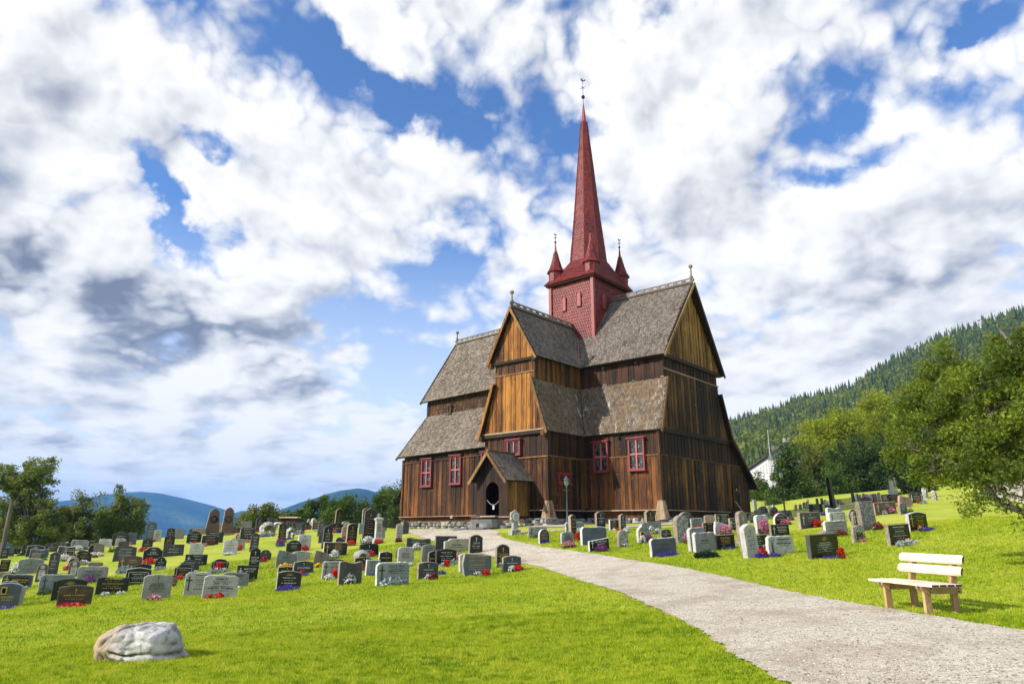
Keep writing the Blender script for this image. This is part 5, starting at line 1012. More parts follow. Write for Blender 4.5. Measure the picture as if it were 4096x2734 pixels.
for q in [((-5,0.1),(.2,.1),2.02),((.0,.1),(0,12.3),2.02),((-4.95,-3.5),(-4.95,0.2),2.02),((-6.2,-3.5),(-4.8,-3.5),2.02),((-20.8,-.2),(-8.5,-.2),1.85),((-20.7,-.2),(-20.7,9),1.8)]:
    rocks(mb,P(q[0][0],q[0][1],2),P(q[1][0],q[1][1],2),None,q[2])
rocks(mb,P(-5.9,-3.95,2),P(-4.6,-3.95,2),None,1.95,dep=.8)
mb.build('stone_foundation',M['fieldstone'],church)
mb=MB()
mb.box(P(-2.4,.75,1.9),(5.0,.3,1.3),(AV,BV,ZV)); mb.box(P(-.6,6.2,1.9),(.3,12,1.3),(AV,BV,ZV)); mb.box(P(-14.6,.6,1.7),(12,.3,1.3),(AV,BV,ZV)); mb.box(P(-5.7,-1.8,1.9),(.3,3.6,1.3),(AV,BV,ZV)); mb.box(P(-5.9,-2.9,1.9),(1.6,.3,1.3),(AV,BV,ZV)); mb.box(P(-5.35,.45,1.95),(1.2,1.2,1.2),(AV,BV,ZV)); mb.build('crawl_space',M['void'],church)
# corner props
def prop(cs,ct):
    dg=(AV-BV).normalized(); c=P(cs,ct,0); r0=Vector((c.x,c.y,2.93))+dg*.16; r1=Vector((c.x,c.y,1.93))+dg*.52
    for ux,inn in ((-AV,BV),(BV,-AV)):
        mb=MB(); n_=2
        for k in range(n_):
            f0,f1=k/n_+.01*k,(k+1)/n_
            q=[r1+ux*(.03+.62*f0)-ZV*.05*k,r1+ux*(.03+.62*f1)-ZV*.05*(k+.5),r0+ux*.29*f1,r0+ux*.29*f0]; V=q+[p_+inn*.09 for p_ in q]
            mb.add(V,[(0,1,2,3),(7,6,5,4),(0,4,5,1),(1,5,6,2),(2,6,7,3),(3,7,4,0)],0,random.random())
        mb.build('corner_prop',M['ledge'],church)
prop(0.0,0.0); prop(-4.93,-3.6)
# ---- windows
def window(O,ux,nrm,w,h,nx=2,ny=2,frame='redwin',bar='pinkwin',lx=3,ly=5,parent=church,ft=.09):
    e=empty('window',tuple(O)); par(e,parent); WM[e.name]=Matrix.Translation(Vector(O))
    ax=(ux,nrm,ZV); mb=MB(); dp=.16
    c=Vector(O)+nrm*.06
    mb.box(c-ux*(w/2-ft/2),(ft,dp,h),ax); mb.box(c+ux*(w/2-ft/2),(ft,dp,h),ax); mb.box(c+ZV*(h/2-ft/2),(w-2*ft,dp,ft),ax); mb.box(c-ZV*(h/2-ft/2),(w-2*ft,dp,ft),ax)
    mb.box(c+ZV*(h/2+.03)+nrm*.04,(w+.16,dp+.1,.06),ax); mb.box(c-ZV*(h/2+.03)+nrm*.04,(w+.12,dp+.06,.06),ax)
    mb.build('frame',M[frame],e)
    mb=MB(); c2=Vector(O)+nrm*.075
    for i in range(1,nx): mb.box(c2+ux*(-w/2+w*i/nx),(.085,.07,h-2*ft),ax)
    for j in range(1,ny):
        for i in range(nx):
            x0=-w/2+w*i/nx+.0425 if i else -w/2+ft; x1=-w/2+w*(i+1)/nx-.0425 if i<nx-1 else w/2-ft
            mb.box(c2+ux*(x0+x1)/2+ZV*(-h/2+h*j/ny),(x1-x0,.066,.085),ax)
    mb.build('mullion',M[bar],e)
    mb=MB(); lat=MB(); cw=w/nx;chh=h/ny
    for i in range(nx):
        for j in range(ny):
            x0=-w/2+cw*i+.035;z0=-h/2+chh*j+.035;ww=cw-.07;hh=chh-.07
            for a_ in range(lx):
                for b_ in range(ly):
                    cc=Vector(O)+ux*(x0+ww*(a_+.5)/lx)+ZV*(z0+hh*(b_+.5)/ly)+nrm*.035
                    tx=random.uniform(-.05,.05);tz=random.uniform(-.05,.05)
                    u2=(ux+nrm*tx).normalized(); z2=(ZV+nrm*tz).normalized(); mb.add([cc+u2*a2*ww/lx/2*.96+z2*b2*hh/ly/2*.96 for a2,b2 in((-1,-1),(1,-1),(1,1),(-1,1))],[(0,1,2,3)],0,random.random())
            for a_ in range(lx+1): lat.box(Vector(O)+ux*(x0+ww*a_/lx)+ZV*(z0+hh/2)+nrm*.045,(.016,.012,hh),ax)
            for b_ in range(ly+1): lat.box(Vector(O)+ux*(x0+ww/2)+ZV*(z0+hh*b_/ly)+nrm*.0465,(ww,.012,.016),ax)
    mb.build('pane',M['glass'],e); lat.build('lattice',M['lead'],e); return e
window(P(-3.7,-.05,5.48),AV,-BV,1.0,1.72); window(P(-1.33,-.05,5.48),AV,-BV,1.02,1.75)
window(P(-7.3,-3.66,5.97),AV,-BV,.98,.86,2,1,lx=3,ly=5); window(P(-4.86,-2.28,4.17),BV,AV,1.15,.52,2,1,lx=3,ly=3)
for s,z in ((-18.15,5.42),(-15.25,5.42),(-12.35,5.42)): window(P(s,-.41,z),AV,-BV,1.03,1.92)
window(P(-18.1,1.68,10.2),AV,-BV,.26,.55,1,1,frame='ledge',bar='ledge',lx=1,ly=2,ft=.04)
# back door in the gable
e=empty('door',tuple(P(.1,9.8,2.5))); par(e,church); WM[e.name]=Matrix.Translation(P(.1,9.8,2.5))
mb=MB(); mb.box(P(.13,9.8,3.36),(.08,.76,1.46),(AV,BV,ZV)); mb.build('door_leaf',M['beam'],e)
mb=MB(); mb.box(P(.16,9.36,3.4),(.1,.09,1.62),(AV,BV,ZV)); mb.box(P(.16,10.24,3.4),(.1,.09,1.62),(AV,BV,ZV)); mb.box(P(.165,9.8,4.2),(.1,.8,.08),(AV,BV,ZV)); mb.box(P(.18,9.8,3.75),(.06,.76,.07),(AV,BV,ZV)); mb.box(P(.18,9.8,2.8),(.06,.76,.07),(AV,BV,ZV)); mb.build('door_frame',M['wood_olive'],e)
mb=MB(); mb.box(P(.2,9.75,3.86),(.01,.09,.12),(AV,BV,ZV)); mb.build('notice',M['bench'],e)
# ---- porch
porch=empty('porch',tuple(P(-7.32,-5.5,2.1)),0); par(porch,church); WM[porch.name]=Matrix.Translation(P(-7.32,-5.5,2.1))
arch=[(-7.77,2.1),(-7.769,3.3)]+[(-7.29-.48*math.cos(math.pi*i/12),3.42+.5*math.sin(math.pi*i/12)) for i in range(0,13)]+[(-6.811,3.3),(-6.81,2.1)]
mb=MB(); zb=[(-8.5,2.1)]+[(-7.771,2.1)]+[(x,max(z,2.1)) for x,z in arch[2:-2]]+[(-6.809,2.1),(-6.1,2.1)]
zt=[(-8.5,4.0),(-7.32,5.42),(-6.1,4.0)]
cuts=[-7.771]+[x for x,z in arch[2:-2]][1::1]+[-6.809]
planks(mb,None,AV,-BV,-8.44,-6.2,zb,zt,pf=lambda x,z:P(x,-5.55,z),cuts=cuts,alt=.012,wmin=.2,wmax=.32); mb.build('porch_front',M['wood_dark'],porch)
mb=MB(); planks(mb,None,BV,AV,-5.55,-3.66,[(-5.6,2.1),(-3.5,2.1)],[(-5.6,4.1),(-3.5,4.1)],pf=lambda x,z:P(-6.2,x,z),wmin=.22,wmax=.34); mb.build('porch_side',M['wood_yellow'],porch)
mb=MB(); planks(mb,None,BV,-AV,-5.55,-3.66,[(-5.6,2.1),(-3.5,2.1)],[(-5.6,4.1),(-3.5,4.1)],pf=lambda x,z:P(-8.46,x,z),wmin=.22,wmax=.34); mb.build('porch_side',M['wood_dark'],porch)
mb=MB(); shq(mb,P(-5.98,-5.95,3.98),P(-5.98,-3.55,4.03),P(-7.32,-3.55,5.6),P(-7.32,-5.95,5.58),w=.15,e=.19,slabm=1); shq(mb,P(-8.66,-3.55,4.03),P(-8.66,-5.95,3.98),P(-7.32,-5.95,5.58),P(-7.32,-3.55,5.6),w=.15,e=.19,slabm=1); mb.build('porch_roof',[M['shingle'],M['beam']],porch)
verge(porch,P(-5.9,-6.0,3.88),P(-7.32,-6.0,5.58),-BV,.17); verge(porch,P(-8.74,-6.0,3.88),P(-7.32,-6.0,5.58),-BV,.17)
mb=MB(); mb.box(P(-7.32,-4.8,5.64),(.2,2.4,.07),(AV,BV,ZV)); mb.build('ridge_board',M['ledge'],porch)
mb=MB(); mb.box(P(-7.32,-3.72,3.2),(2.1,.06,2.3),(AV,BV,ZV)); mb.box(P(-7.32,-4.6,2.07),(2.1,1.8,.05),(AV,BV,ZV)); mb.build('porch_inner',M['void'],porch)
mb=MB(); mb.box(P(-7.3,-5.75,2.09),(1.1,.42,.07),(AV,BV,ZV)); mb.box(P(-8.3,-5.62,2.06),(.9,.22,.06),(AV,BV,ZV)); mb.box(P(-6.35,-5.62,2.06),(.8,.22,.06),(AV,BV,ZV)); mb.build('threshold',M['ledge'],porch)
rope=[P(-7.75+.94*i/12,-5.5,2.98-.28*(1-(2*i/12-1)**2)) for i in range(13)]
mb=MB(); mb.tube(rope,.009,6); o=mb.build('barrier_rope',INK['w']); tag(o,'white rope hung across the dark arched church doorway','rope')
mb=MB(); mb.box(P(-7.24,-5.53,2.56),(.12,.015,.2),(AV,BV,ZV)); o=mb.build('rope_sign',INK['w']); tag(o,'small white sign with red dot hanging from the doorway rope','sign')
mb=MB(); mb.lathe(Vector((0,0,0)),[(.03,0),(.03,.006)],10); d_=mb.build('red_dot',M['redwin'],o); d_.matrix_parent_inverse=Matrix.Identity(4)
d_.data.transform(Matrix.Translation(P(-7.24,-5.545,2.57))@Matrix.Rotation(math.atan2(-BV.y,-BV.x),4,'Z')@Matrix.Rotation(R(90),4,'Y'))
# steps
st=empty('stone_steps',tuple(P(-7.4,-6.4,1.3))); tag(st,'layered grey slate steps leading up to the church porch','steps'); WM[st.name]=Matrix.Translation(P(-7.4,-6.4,1.3))
def slab(s0,s1,t0,t1,z0,z1,nm='step_slab',mt='step'):
    mb=MB(); n=14; V=[]
    ring=[]
    for i in range(n):
        a_=2*math.pi*i/n; ca,sa=math.cos(a_),math.sin(a_); k=1/max(abs(ca),abs(sa)); ring.append(((s0+s1)/2+ca*k*.97*(s1-s0)/2*random.uniform(.93,1.03),(t0+t1)/2+sa*k*.97*(t1-t0)/2*random.uniform(.93,1.03)))
    V=[P(s,t,z0) for s,t in ring]+[P(s+random.uniform(-.02,.02),t-.0,z1+random.uniform(-.015,.015)) for s,t in ring]
    mb.add(V,[tuple(range(n))[::-1],tuple(range(n,2*n))]+[(i,(i+1)%n,(i+1)%n+n,i+n) for i in range(n)],0); return mb.build(nm,M[mt],st)
slab(-8.3,-6.3,-6.5,-5.6,1.72,1.93); slab(-8.6,-7.4,-6.6,-5.6,1.5,1.70); slab(-7.38,-6.1,-6.75,-5.6,1.5,1.71); slab(-9.0,-7.8,-6.9,-5.8,1.34,1.49); slab(-7.75,-6.3,-7.2,-5.8,1.36,1.52); slab(-9.6,-8.8,-6.6,-5.9,1.25,1.42); slab(-8.6,-7.0,-7.5,-6.3,1.16,1.32); slab(-6.25,-5.6,-6.3,-5.2,1.3,1.62); slab(-7.9,-6.9,-7.9,-7.3,1.1,1.24,mt='fieldstone')
# ---- tower
tw=empty('tower',tuple(P(SC,TC,13))); par(tw,church); WM[tw.name]=Matrix.Translation(P(SC,TC,13))
def PT(s,t,z): return CC+AV*(SC+s)+BV*(TC+t)+ZV*z
hs,ht=1.72,2.17
mb=MB(); z0,z1=12.4,18.0
for A_,B_ in (((-hs,-ht),(hs,-ht)),((hs,-ht),(hs,ht)),((hs,ht),(-hs,ht)),((-hs,ht),(-hs,-ht))):
    shq(mb,PT(*A_,z0),PT(*B_,z0),PT(*B_,z1),PT(*A_,z1),w=.15,e=.215,th=.042,tip=.12)
mb.build('tower_wall',M['red'],tw)
for a_,b_ in ((-hs,-ht),(hs,-ht),(hs,ht),(-hs,ht)):
    mb=MB(); mb.box(PT(a_*1.02,b_*1.015,15.2),(.22,.22,5.6),(AV,BV,ZV)); mb.build('corner_board',M['redtrim'],tw)
def blind(c,ux,nrm,w=.34,h=1.05):
    mb=MB(); poly=[(-w/2,-h/2),(w/2,-h/2)]+[(w/2*math.cos(a_),h/2-w/2+w/2*math.sin(a_)) for a_ in np.linspace(0,math.pi,9)]
    mb.prism(poly,c,ux,ZV,nrm,-.02,.05); 
    out=[(x*1.28,(z-.0)*1.09) for x,z in poly]
    n=len(poly)
    for i in range(n):
        a1,b1=poly[i],poly[(i+1)%n]; p0=Vector(c)+ux*a1[0]+ZV*a1[1]; p1=Vector(c)+ux*b1[0]+ZV*b1[1]; mb.tube([p0+nrm*.07,p1+nrm*.07],.03,5)
    mb.build('blind_window',M['redtrim'],tw)
blind(PT(-.62,-ht-.03,16.35),AV,-BV); blind(PT(.62,-ht-.03,16.45),AV,-BV); blind(PT(hs+.03,-.95,16.35),BV,AV); blind(PT(hs+.03,.75,16.35),BV,AV); blind(PT(-hs-.03,-.5,16.35),BV,-AV)
def ring8(hx,hy,ch,z):
    # rectangle with chamfered corners, 8 points
    cx=min(hx,hy)*ch; return [PT(*q,z) for q in ((-hx+cx,-hy),(hx-cx,-hy),(hx,-hy+cx),(hx,hy-cx),(hx-cx,hy),(-hx+cx,hy),(-hx,hy-cx),(-hx,-hy+cx))]
oc=1-math.tan(R(22.5))
prof=[(2.1,2.55,.02,17.92),(1.85,2.2,.12,18.45),(1.55,1.72,.36,19.05),(1.27,1.33,oc,19.75)]
mb=MB(); rg=[ring8(*p_) for p_ in prof]
for i in range(len(rg)-1):
    for k in range(8): shq(mb,rg[i][k],rg[i][(k+1)%8],rg[i+1][(k+1)%8],rg[i+1][k],w=.16,e=.17,th=.03,slabm=0,tip=.08)
mb.build('skirt_roof',M['red'],tw)
mb=MB(); mb.box(PT(0,0,17.84),(4.0,4.9,.12),(AV,BV,ZV)); mb.build('eave_board',M['beam'],tw)
prof=[(1.25,19.7),(1.10,21.3),(.93,23.0),(.74,25.2),(.56,27.5),(.40,29.3),(.27,30.8),(.22,31.35)]
mb=MB(); rg=[ring8(r_,r_,oc,z) for r_,z in prof]
for i in range(len(rg)-1):
    for k in range(8): shq(mb,rg[i][k],rg[i][(k+1)%8],rg[i+1][(k+1)%8],rg[i+1][k],w=.14,e=.21,th=.038,tip=.11)
for k in range(8): mb.tube([rg[i][k] for i in range(len(rg))],.028,5)
mb.build('spire',M['red'],tw)
def topper(c,z0,z1,zb,rb,zc,r0):
    mb=MB(); mb.tube([PT(*c,z0),PT(*c,z1)],[r0,.04],8); o=mb.build('needle',M['redtrim'],tw)
    mb=MB(); mb.tube([PT(*c,z1-.1),PT(*c,zc)],.022,6); mb.lathe(PT(*c,zb),[(.02,-rb)]+[(rb*math.cos(a_),rb*math.sin(a_)) for a_ in np.linspace(-1.4,1.4,9)]+[(.02,rb)],14)
    k=rb/.18; zz_=zb+(zc-zb)*.50
    for d_ in ((1,0),(0,1)): mb.tube([PT(c[0]-d_[0]*.26*k,c[1]-d_[1]*.26*k,zz_),PT(c[0]+d_[0]*.26*k,c[1]+d_[1]*.26*k,zz_)],.022*k**.5,5)
    for s_ in (-1,1): mb.lathe(PT(c[0]+s_*.26*k,c[1],zz_),[(.01,-.05*k),(.05*k,0),(.01,.05*k)],8)
    # weathercock: body, tail, head as a cut sheet with thickness
    ct=[(-.02,0),(.10,.04),(.20,.02),(.27,.14),(.22,.26),(.17,.15),(.08,.12),(-.04,.13),(-.07,.25),(-.10,.33),(-.17,.30),(-.23,.24),(-.16,.22),(-.15,.08)]
    mb.prism([(x*k,z*k) for x,z in ct],PT(*c,zc-.32*k),Vector((1,0,0)),ZV,Vector((0,-1,0)),-.015,.015)
    mb.build('weathervane',M['iron'],tw)
topper((0,0),31.3,32.95,33.55,.145,35.2,.2)
for a_,b_ in ((-1,-1),(1,-1),(1,1),(-1,1)):
    c=(a_*1.5,b_*1.9); mb=MB()
    def rr8(r_,z): return [PT(c[0]+r_*math.cos(R(22.5+45*k)),c[1]+r_*math.sin(R(22.5+45*k)),z) for k in range(8)]
    rg=[rr8(*q) for q in ((.50,18.05),(.50,18.95))]
    for k in range(8): shq(mb,rg[0][k],rg[0][(k+1)%8],rg[1][(k+1)%8],rg[1][k],w=.13,e=.17,th=.025,tip=.08)
    rg=[rr8(*q) for q in ((.64,18.92),(.44,19.28),(.30,19.75),(.10,20.55))]
    for i in range(3):
        for k in range(8): shq(mb,rg[i][k],rg[i][(k+1)%8],rg[i+1][(k+1)%8],rg[i+1][k],w=.12,e=.16,th=.025,tip=.07)
    mb.build('corner_turret',M['red'],tw)
    topper(c,20.4,21.15,21.28,.085,21.95,.10)
# apron of gravel beside the walls
def apron(name,sa,ta,sb,tb,out,w0,w1,n=18):
    pr=[]
    for i in range(n+1):
        q=P(sa+(sb-sa)*i/n,ta+(tb-ta)*i/n,0); o_=out*(w0+(w1-w0)*i/n)
        pr.append(((q.x,q.y),(q.x+o_.x,q.y+o_.y)))
    return strip(name,pr,.028,nl=2,ns=4,jit=.06)
apron('gravel_apron',-5.2,.3,1.2,.3,-BV,1.4,1.6); apron('gravel_apron',-.3,-1.2,-.3,13,AV,1.6,1.5); apron('gravel_apron',-4.95,-5.6,-4.95,.3,AV,2.2,1.6)
# ---------------------------------------------------------------- gravestones
def outline(sh,w,h,rs):
    x=w/2; rnd=random.Random(rs)
    arc=lambda x0,z0,x1,z1,sag,n=8:[(x0+(x1-x0)*i/n, z0+(z1-z0)*i/n+sag*(1-(2*i/n-1)**2)) for i in range(n+1)]
    b=-.3
    if sh=='rect': top=[(x,h),(-x,h)]
    elif sh=='slant': top=[(x,h),(-x,h*.84)]
    elif sh=='arc': top=arc(x,h*.88,-x,h*.88,h*.12)
    elif sh=='tallround':
        c=min(w*.3,h*.15); top=arc(x,h-c,-x,h-c,c)
    elif sh=='round':
        r=min(w/2,h*.6); top=[(x*math.cos(a),(h-r)+r*math.sin(a)) for a in np.linspace(0,math.pi,11)]
    elif sh=='peak':
        c=min(h*.12,w*.28); top=[(x*.97,h-c),(x*.5,h-c*.38),(0,h),(-x*.5,h-c*.38),(-x*.97,h-c)]
    elif sh=='shoulder':
        top=[(x,h*.72),(x*.82,h*.74),(x*.76,h*.8)]+[(x*.72*math.cos(a),h*.8+h*.2*math.sin(a)) for a in np.linspace(.15,math.pi-.15,9)]+[(-x*.76,h*.8),(-x*.82,h*.74),(-x,h*.72)]
    elif sh=='serp': top=[(x*math.cos(math.pi*i/12) if False else x-2*x*i/12, h*(.945+.045*math.cos(2.2*math.pi*i/12+.3)) - (h*.05 if i in(0,12) else 0)) for i in range(13)]
    elif sh=='irr': top=[(x*.95,h*.74),(x*.5,h*.82),(0,h*.9),(-x*.5,h*.98),(-x*.85,h)]
    elif sh=='step': top=[(x,h),(-x*.45,h*.98),(-x*.6,h*.93),(-x*.66,h*.84),(-x*.82,h*.8),(-x,h*.76)]
    elif sh=='hex': top=[(x*.95,h*.92),(-x*.88,h)]
    elif sh=='asym': top=[(x,h*.55),(x*.85,h*.72),(x*.5,h*.88),(0,h*.96),(-x*.3,h),(-x*.3,h*.86),(-x*.7,h*.8),(-x,h*.6)]
    elif sh=='rough': 
        top=[]; n=max(6,int(w/.09))
        c=min(.08,h*.1)
        for i in range(n+1):
            t=i/n; z=h-rnd.uniform(0,.022)-(c if i in(0,n) else 0); top.append((x-2*x*t,z))
    elif sh=='boulder': top=[(x*math.cos(a)*rnd.uniform(.88,1.02),h*.42+h*.58*math.sin(a)**.8*rnd.uniform(.92,1)) for a in np.linspace(.02,math.pi-.02,11)]
    else: top=[(x,h),(-x,h)]
    if sh=='hex': P_=[(-x*.86,b),(-x,h*.45)][::1]; return [(x*.86,b),(x*.86,0),(x,h*.48)]+top+[(-x,h*.5),(-x*.86,0),(-x*.86,b)]
    j=.012 if sh in('rough','boulder','irr') else 0
    sidez=[i/5*top[0][1] for i in range(1,5)] if j else []
    bw=(1.45 if w>.75 else 1.05) if sh=='tallround' and h>1.6 else 1.04 if sh in('peak','tallround','irr') else 1.0
    if bw>1.2: x*=.78;top=[(a_*.78,b_) for a_,b_ in top]
    if sh=='boulder': bw=.86
    Rr=[(x*bw,b),(x*bw,0)]+[(x*(bw+(1-bw)*z/h)+rnd.uniform(-j,j),z) for z in sidez]
    Ll=[(-x*(bw+(1-bw)*z/h)+rnd.uniform(-j,j),z) for z in sidez[::-1]]+[(-x*bw,0),(-x*bw,b)]
    return Rr+top+Ll
fontcache={}
def text_mesh(lines,width,line_h,bold=False):
    cu=bpy.data.curves.new('t','FONT'); cu.body='\n'.join(lines); cu.size=line_h; cu.align_x='CENTER'; cu.space_line=1.05; cu.extrude=.0015; cu.resolution_u=1; cu.offset=line_h*.012
    ob=bpy.data.objects.new('t',cu); COLL.objects.link(ob); dg=bpy.context.evaluated_depsgraph_get(); me=bpy.data.meshes.new_from_object(ob.evaluated_get(dg))
    bpy.data.objects.remove(ob); bpy.data.curves.remove(cu)
    xs=[v.co.x for v in me.vertices]
    if xs:
        W=max(xs)-min(xs); k=min(1,width/W) if W>0 else 1
        for v in me.vertices: v.co.x*=k
    return me
def cross_boxes(mb,x,z,h,th=.012,y=0,wd=.4,foot=False):
    t=max(.012,h*.09)
    mb.box((x,y,z-h/2),(t,.006,h)); mb.box((x-h*wd*.25-t*.25,y,z-h*.3),(h*wd*.5-t*.5,.006,t)); mb.box((x+h*wd*.25+t*.25,y,z-h*.3),(h*wd*.5-t*.5,.006,t))
def gravestone(i,rec):
    x,y,w,h,th,ang,sh,mt,side,tx,deco,lines,lab=rec
    rd=random.Random(i*13+5); z=g1(x,y)
    name='gravestone' if sh!='boulder' else 'boulder_gravestone'
    poly=outline(sh,w,h,i); n=len(poly); mb=MB(); mside=0; mfront=1
    bev=min(.014,w*.03); cx=0;cz=h*.5
    ins=[(px_-(bev if px_>0 else -bev),pz-(bev if pz>h*.5 else 0)) for px_,pz in poly]
    if sh=='boulder':
        # rounded natural stone: rings from back to front
        V=[];F=[]; K=6
        for k in range(K+1):
            t=k/K; yy=th*(.5-math.cos(math.pi*t)/2)*1.0; s_=math.sin(math.pi*(.12+.76*t))**.55
            for (px_,pz) in poly:
                q=Vector((px_*1.3*s_,0,h*.4+(pz-h*.4)*s_ if pz>0 else pz)); nz=mnoise.noise(Vector((px_*4+i,pz*4,yy*4)))*.045
                V.append((q.x*.78+nz,yy+nz,q.z+nz*.6))
        for k in range(K):
            for a_ in range(n-1): F.append((k*n+a_,k*n+a_+1,(k+1)*n+a_+1,(k+1)*n+a_))
        F.append(tuple(range(n))); F.append(tuple(range(K*n,K*n+n))[::-1]); mb.add(V,F,1,.5)
        ob=mb.build(name,[ST[side],ST[mt]],None,True)
    else:
        V=[(a_,th,b_) for a_,b_ in poly]+[(a_,bev,b_) for a_,b_ in poly]+[(a_,0,b_) for a_,b_ in ins]
        F=[(k,k+n,(k+1)%n+n,(k+1)%n) for k in range(n)]
        mb.add(V,F,0,.5); mb.add(V,[(k+n,k+2*n,(k+1)%n+2*n,(k+1)%n+n) for k in range(n)],0,.5)
        mb.add(V,[tuple(range(2*n,3*n))[::-1]],1,.5); mb.add(V,[tuple(range(n))],0,.5)
        if h>1.1 and w<.9 or 'Thin' in lab: mb.box((0,th/2,.0),(w*1.25,th*1.7,.34),None,0,.5)
        ob=mb.build(name,[ST[side],ST[mt]])
    ob.location=(x,y,z); ob.rotation_euler=(R(rd.uniform(-1.5,1.5)),R(rd.uniform(-1.6,1.6)+(-6 if 'white leaning' in lab else (-2.6 if x>2 else (2.0 if x<-4 else 0)))),ang)
    tag(ob,lab,'gravestone','gravestones in the churchyard')
    yf=-.004; top=h*(.80 if sh in('arc','peak','round','shoulder','tallround','irr') else .9); bot=h*.22; cxx=0; wid=w*.74
    def child(mb_,nm,mat): 
        if mb_.n: o=mb_.build(nm,mat); o.parent=ob; return o
    if sh=='boulder': return
    ink={'g':'g','w':'w','k':'k'}.get(tx,'l')
    if 'f' in deco:
        mb=MB(); fw=.03; X0,X1,Z0,Z1=-w*.38,w*.38,h*.14,h*.72 if sh in('shoulder','arc','peak') else h*.82
        dark=(mt=='S' and ink=='g')
        for a_,b_,c_,d_ in ((X0,(Z0+Z1)/2,fw,Z1-Z0),(X1,(Z0+Z1)/2,fw,Z1-Z0),((X0+X1)/2,Z0,X1-X0-fw,fw),((X0+X1)/2,Z1,X1-X0-fw,fw)): mb.box((a_,yf-.004,b_),(c_,.012,d_))
        child(mb,'frame',ST['L'] if not dark else ST['D'])
        if dark: mb=MB(); mb.box(((X0+X1)/2,yf,(Z0+Z1)/2),(X1-X0-fw*1.2,.008,Z1-Z0-fw*1.2)); child(mb,'dark_panel',ST['K'])
        top=Z1-.05; wid=(X1-X0)*.86; yf-=.006
    if 's' in deco:
        mb=MB(); r=min(w*.2,h*.2); zc=top-r*.35
        if sh=='rect': zc=h*.74
        mb.prism([(r*.28*math.cos(a_),r*.28*math.sin(a_)) for a_ in np.linspace(0,math.pi,7)],(0,yf,zc),Vector((1,0,0)),ZV,Vector((0,-1,0)),0,.004)
        for a_ in np.linspace(.12,math.pi-.12,9):
            p0=Vector((r*.38*math.cos(a_),yf-.002,zc+r*.38*math.sin(a_))); p1=Vector((r*1.2*math.cos(a_),yf-.002,zc+r*.9*math.sin(a_))); mb.tube([p0,p1],[r*.05,r*.02],4)
        child(mb,'sunburst',INK['g'] if tx=='g' or 'gold' in lab else INK['w']); top=zc-.04
    if 'c' in deco:
        mb=MB(); hh=min(.17,h*.22); xs=[0] if 'cc' not in deco else [-w*.3,w*.3]
        for x_ in xs: cross_boxes(mb,x_,min(h*.93,top+hh*.25),hh,y=yf-.002)
        child(mb,'cross',INK['k'] if tx=='k' else INK['g' if tx=='g' else 'w']); top=min(h*.93,top+hh*.25)-hh-.03
    if 'C' in deco:
        mb=MB(); hh=h*.62; cross_boxes(mb,-w*.34,h*.84,hh,y=yf-.002,wd=.42); child(mb,'cross',INK['k'] if tx=='k' else INK['g' if tx=='g' else 'w']); cxx=w*.1; wid=w*.58
    if 'X' in deco:
        mb=MB(); mb.box((0,-.03,h*.5),(w*.09,.06,h*.95)); mb.box((0,-.03,h*.72),(w*.26,.058,h*.16)); child(mb,'raised_cross',ST['K']); cxx=-w*.3; wid=w*.26
    if 'o' in deco:
        mb=MB(); mb.prism([(w*.22*math.cos(a_),w*.22*math.sin(a_)) for a_ in np.linspace(0,2*math.pi,14,endpoint=False)],(0,yf,h*.8),Vector((1,0,0)),ZV,Vector((0,-1,0)),0,.008); child(mb,'white_disc',ST['W'])
        mb=MB(); mb.box((0,yf,h*.38),(w*.56,.012,h*.52)); child(mb,'white_plaque',ST['W']); top=h*.6; bot=h*.18; wid=w*.42; yf-=.008
    if 'q' in deco:
        mb=MB(); r=w*.33; mb.prism([(r*math.cos(a_),r*math.sin(a_)) for a_ in np.linspace(0,2*math.pi,18,endpoint=False)],(0,yf,h*.56),Vector((1,0,0)),ZV,Vector((0,-1,0)),0,.02); child(mb,'round_plaque',ST['K']); top=h*.62;bot=h*.5;wid=r*1.2;yf-=.022; ink='l'; tx='l'
    if 'P' in deco:
        mb=MB(); mb.box((0,yf,h*.33),(w*.52,.014,h*.42)); child(mb,'plaque',ST['K']); top=h*.5;bot=h*.15;wid=w*.42;yf-=.009
    if 'n' in deco:
        mb=MB(); xx=-w*.15 if mt=='S' else -w*.22; zz=h*.68 if mt=='S' else h*.36; W_,H_=(.13,.2) if mt=='S' else (.15,.3)
        for a_,b_,c_,d_ in ((xx-W_/2,zz,.025,H_),(xx+W_/2,zz,.025,H_),(xx,zz+H_/2,W_+.03,.03),(xx,zz-H_/2,W_+.03,.03)): mb.box((a_,-.04,b_),(c_,.08,d_))
        child(mb,'lantern_frame',INK['g']); mb=MB(); mb.box((xx,-.008,zz),(W_-.025,.012,H_-.03)); child(mb,'lantern_hollow',M['void']); top=h*.5 if mt=='S' else h*.62; cxx=0 if mt=='S' else w*.12; wid=w*.55
    if 't' in deco:
        mb=MB()
        if mt=='K':
            for s_ in (-1,1): mb.tube([(s_*w*.4,yf,h*.2),(s_*w*.4,yf,h*.72),(s_*w*.4,yf,h*.8)],[.02,.008,.02],5)
            child(mb,'torch',INK['w'])
        else:
            for k_ in range(4): mb.tube([(-w*.36+k_*.02,yf,h*.1),(-w*.37+k_*.015,yf,h*.45),(-w*.34+(k_-1.5)*.06,yf,h*.86)],[.008,.006,.004],4)
            child(mb,'carved_tree',INK['k']); cxx=w*.1; wid=w*.55
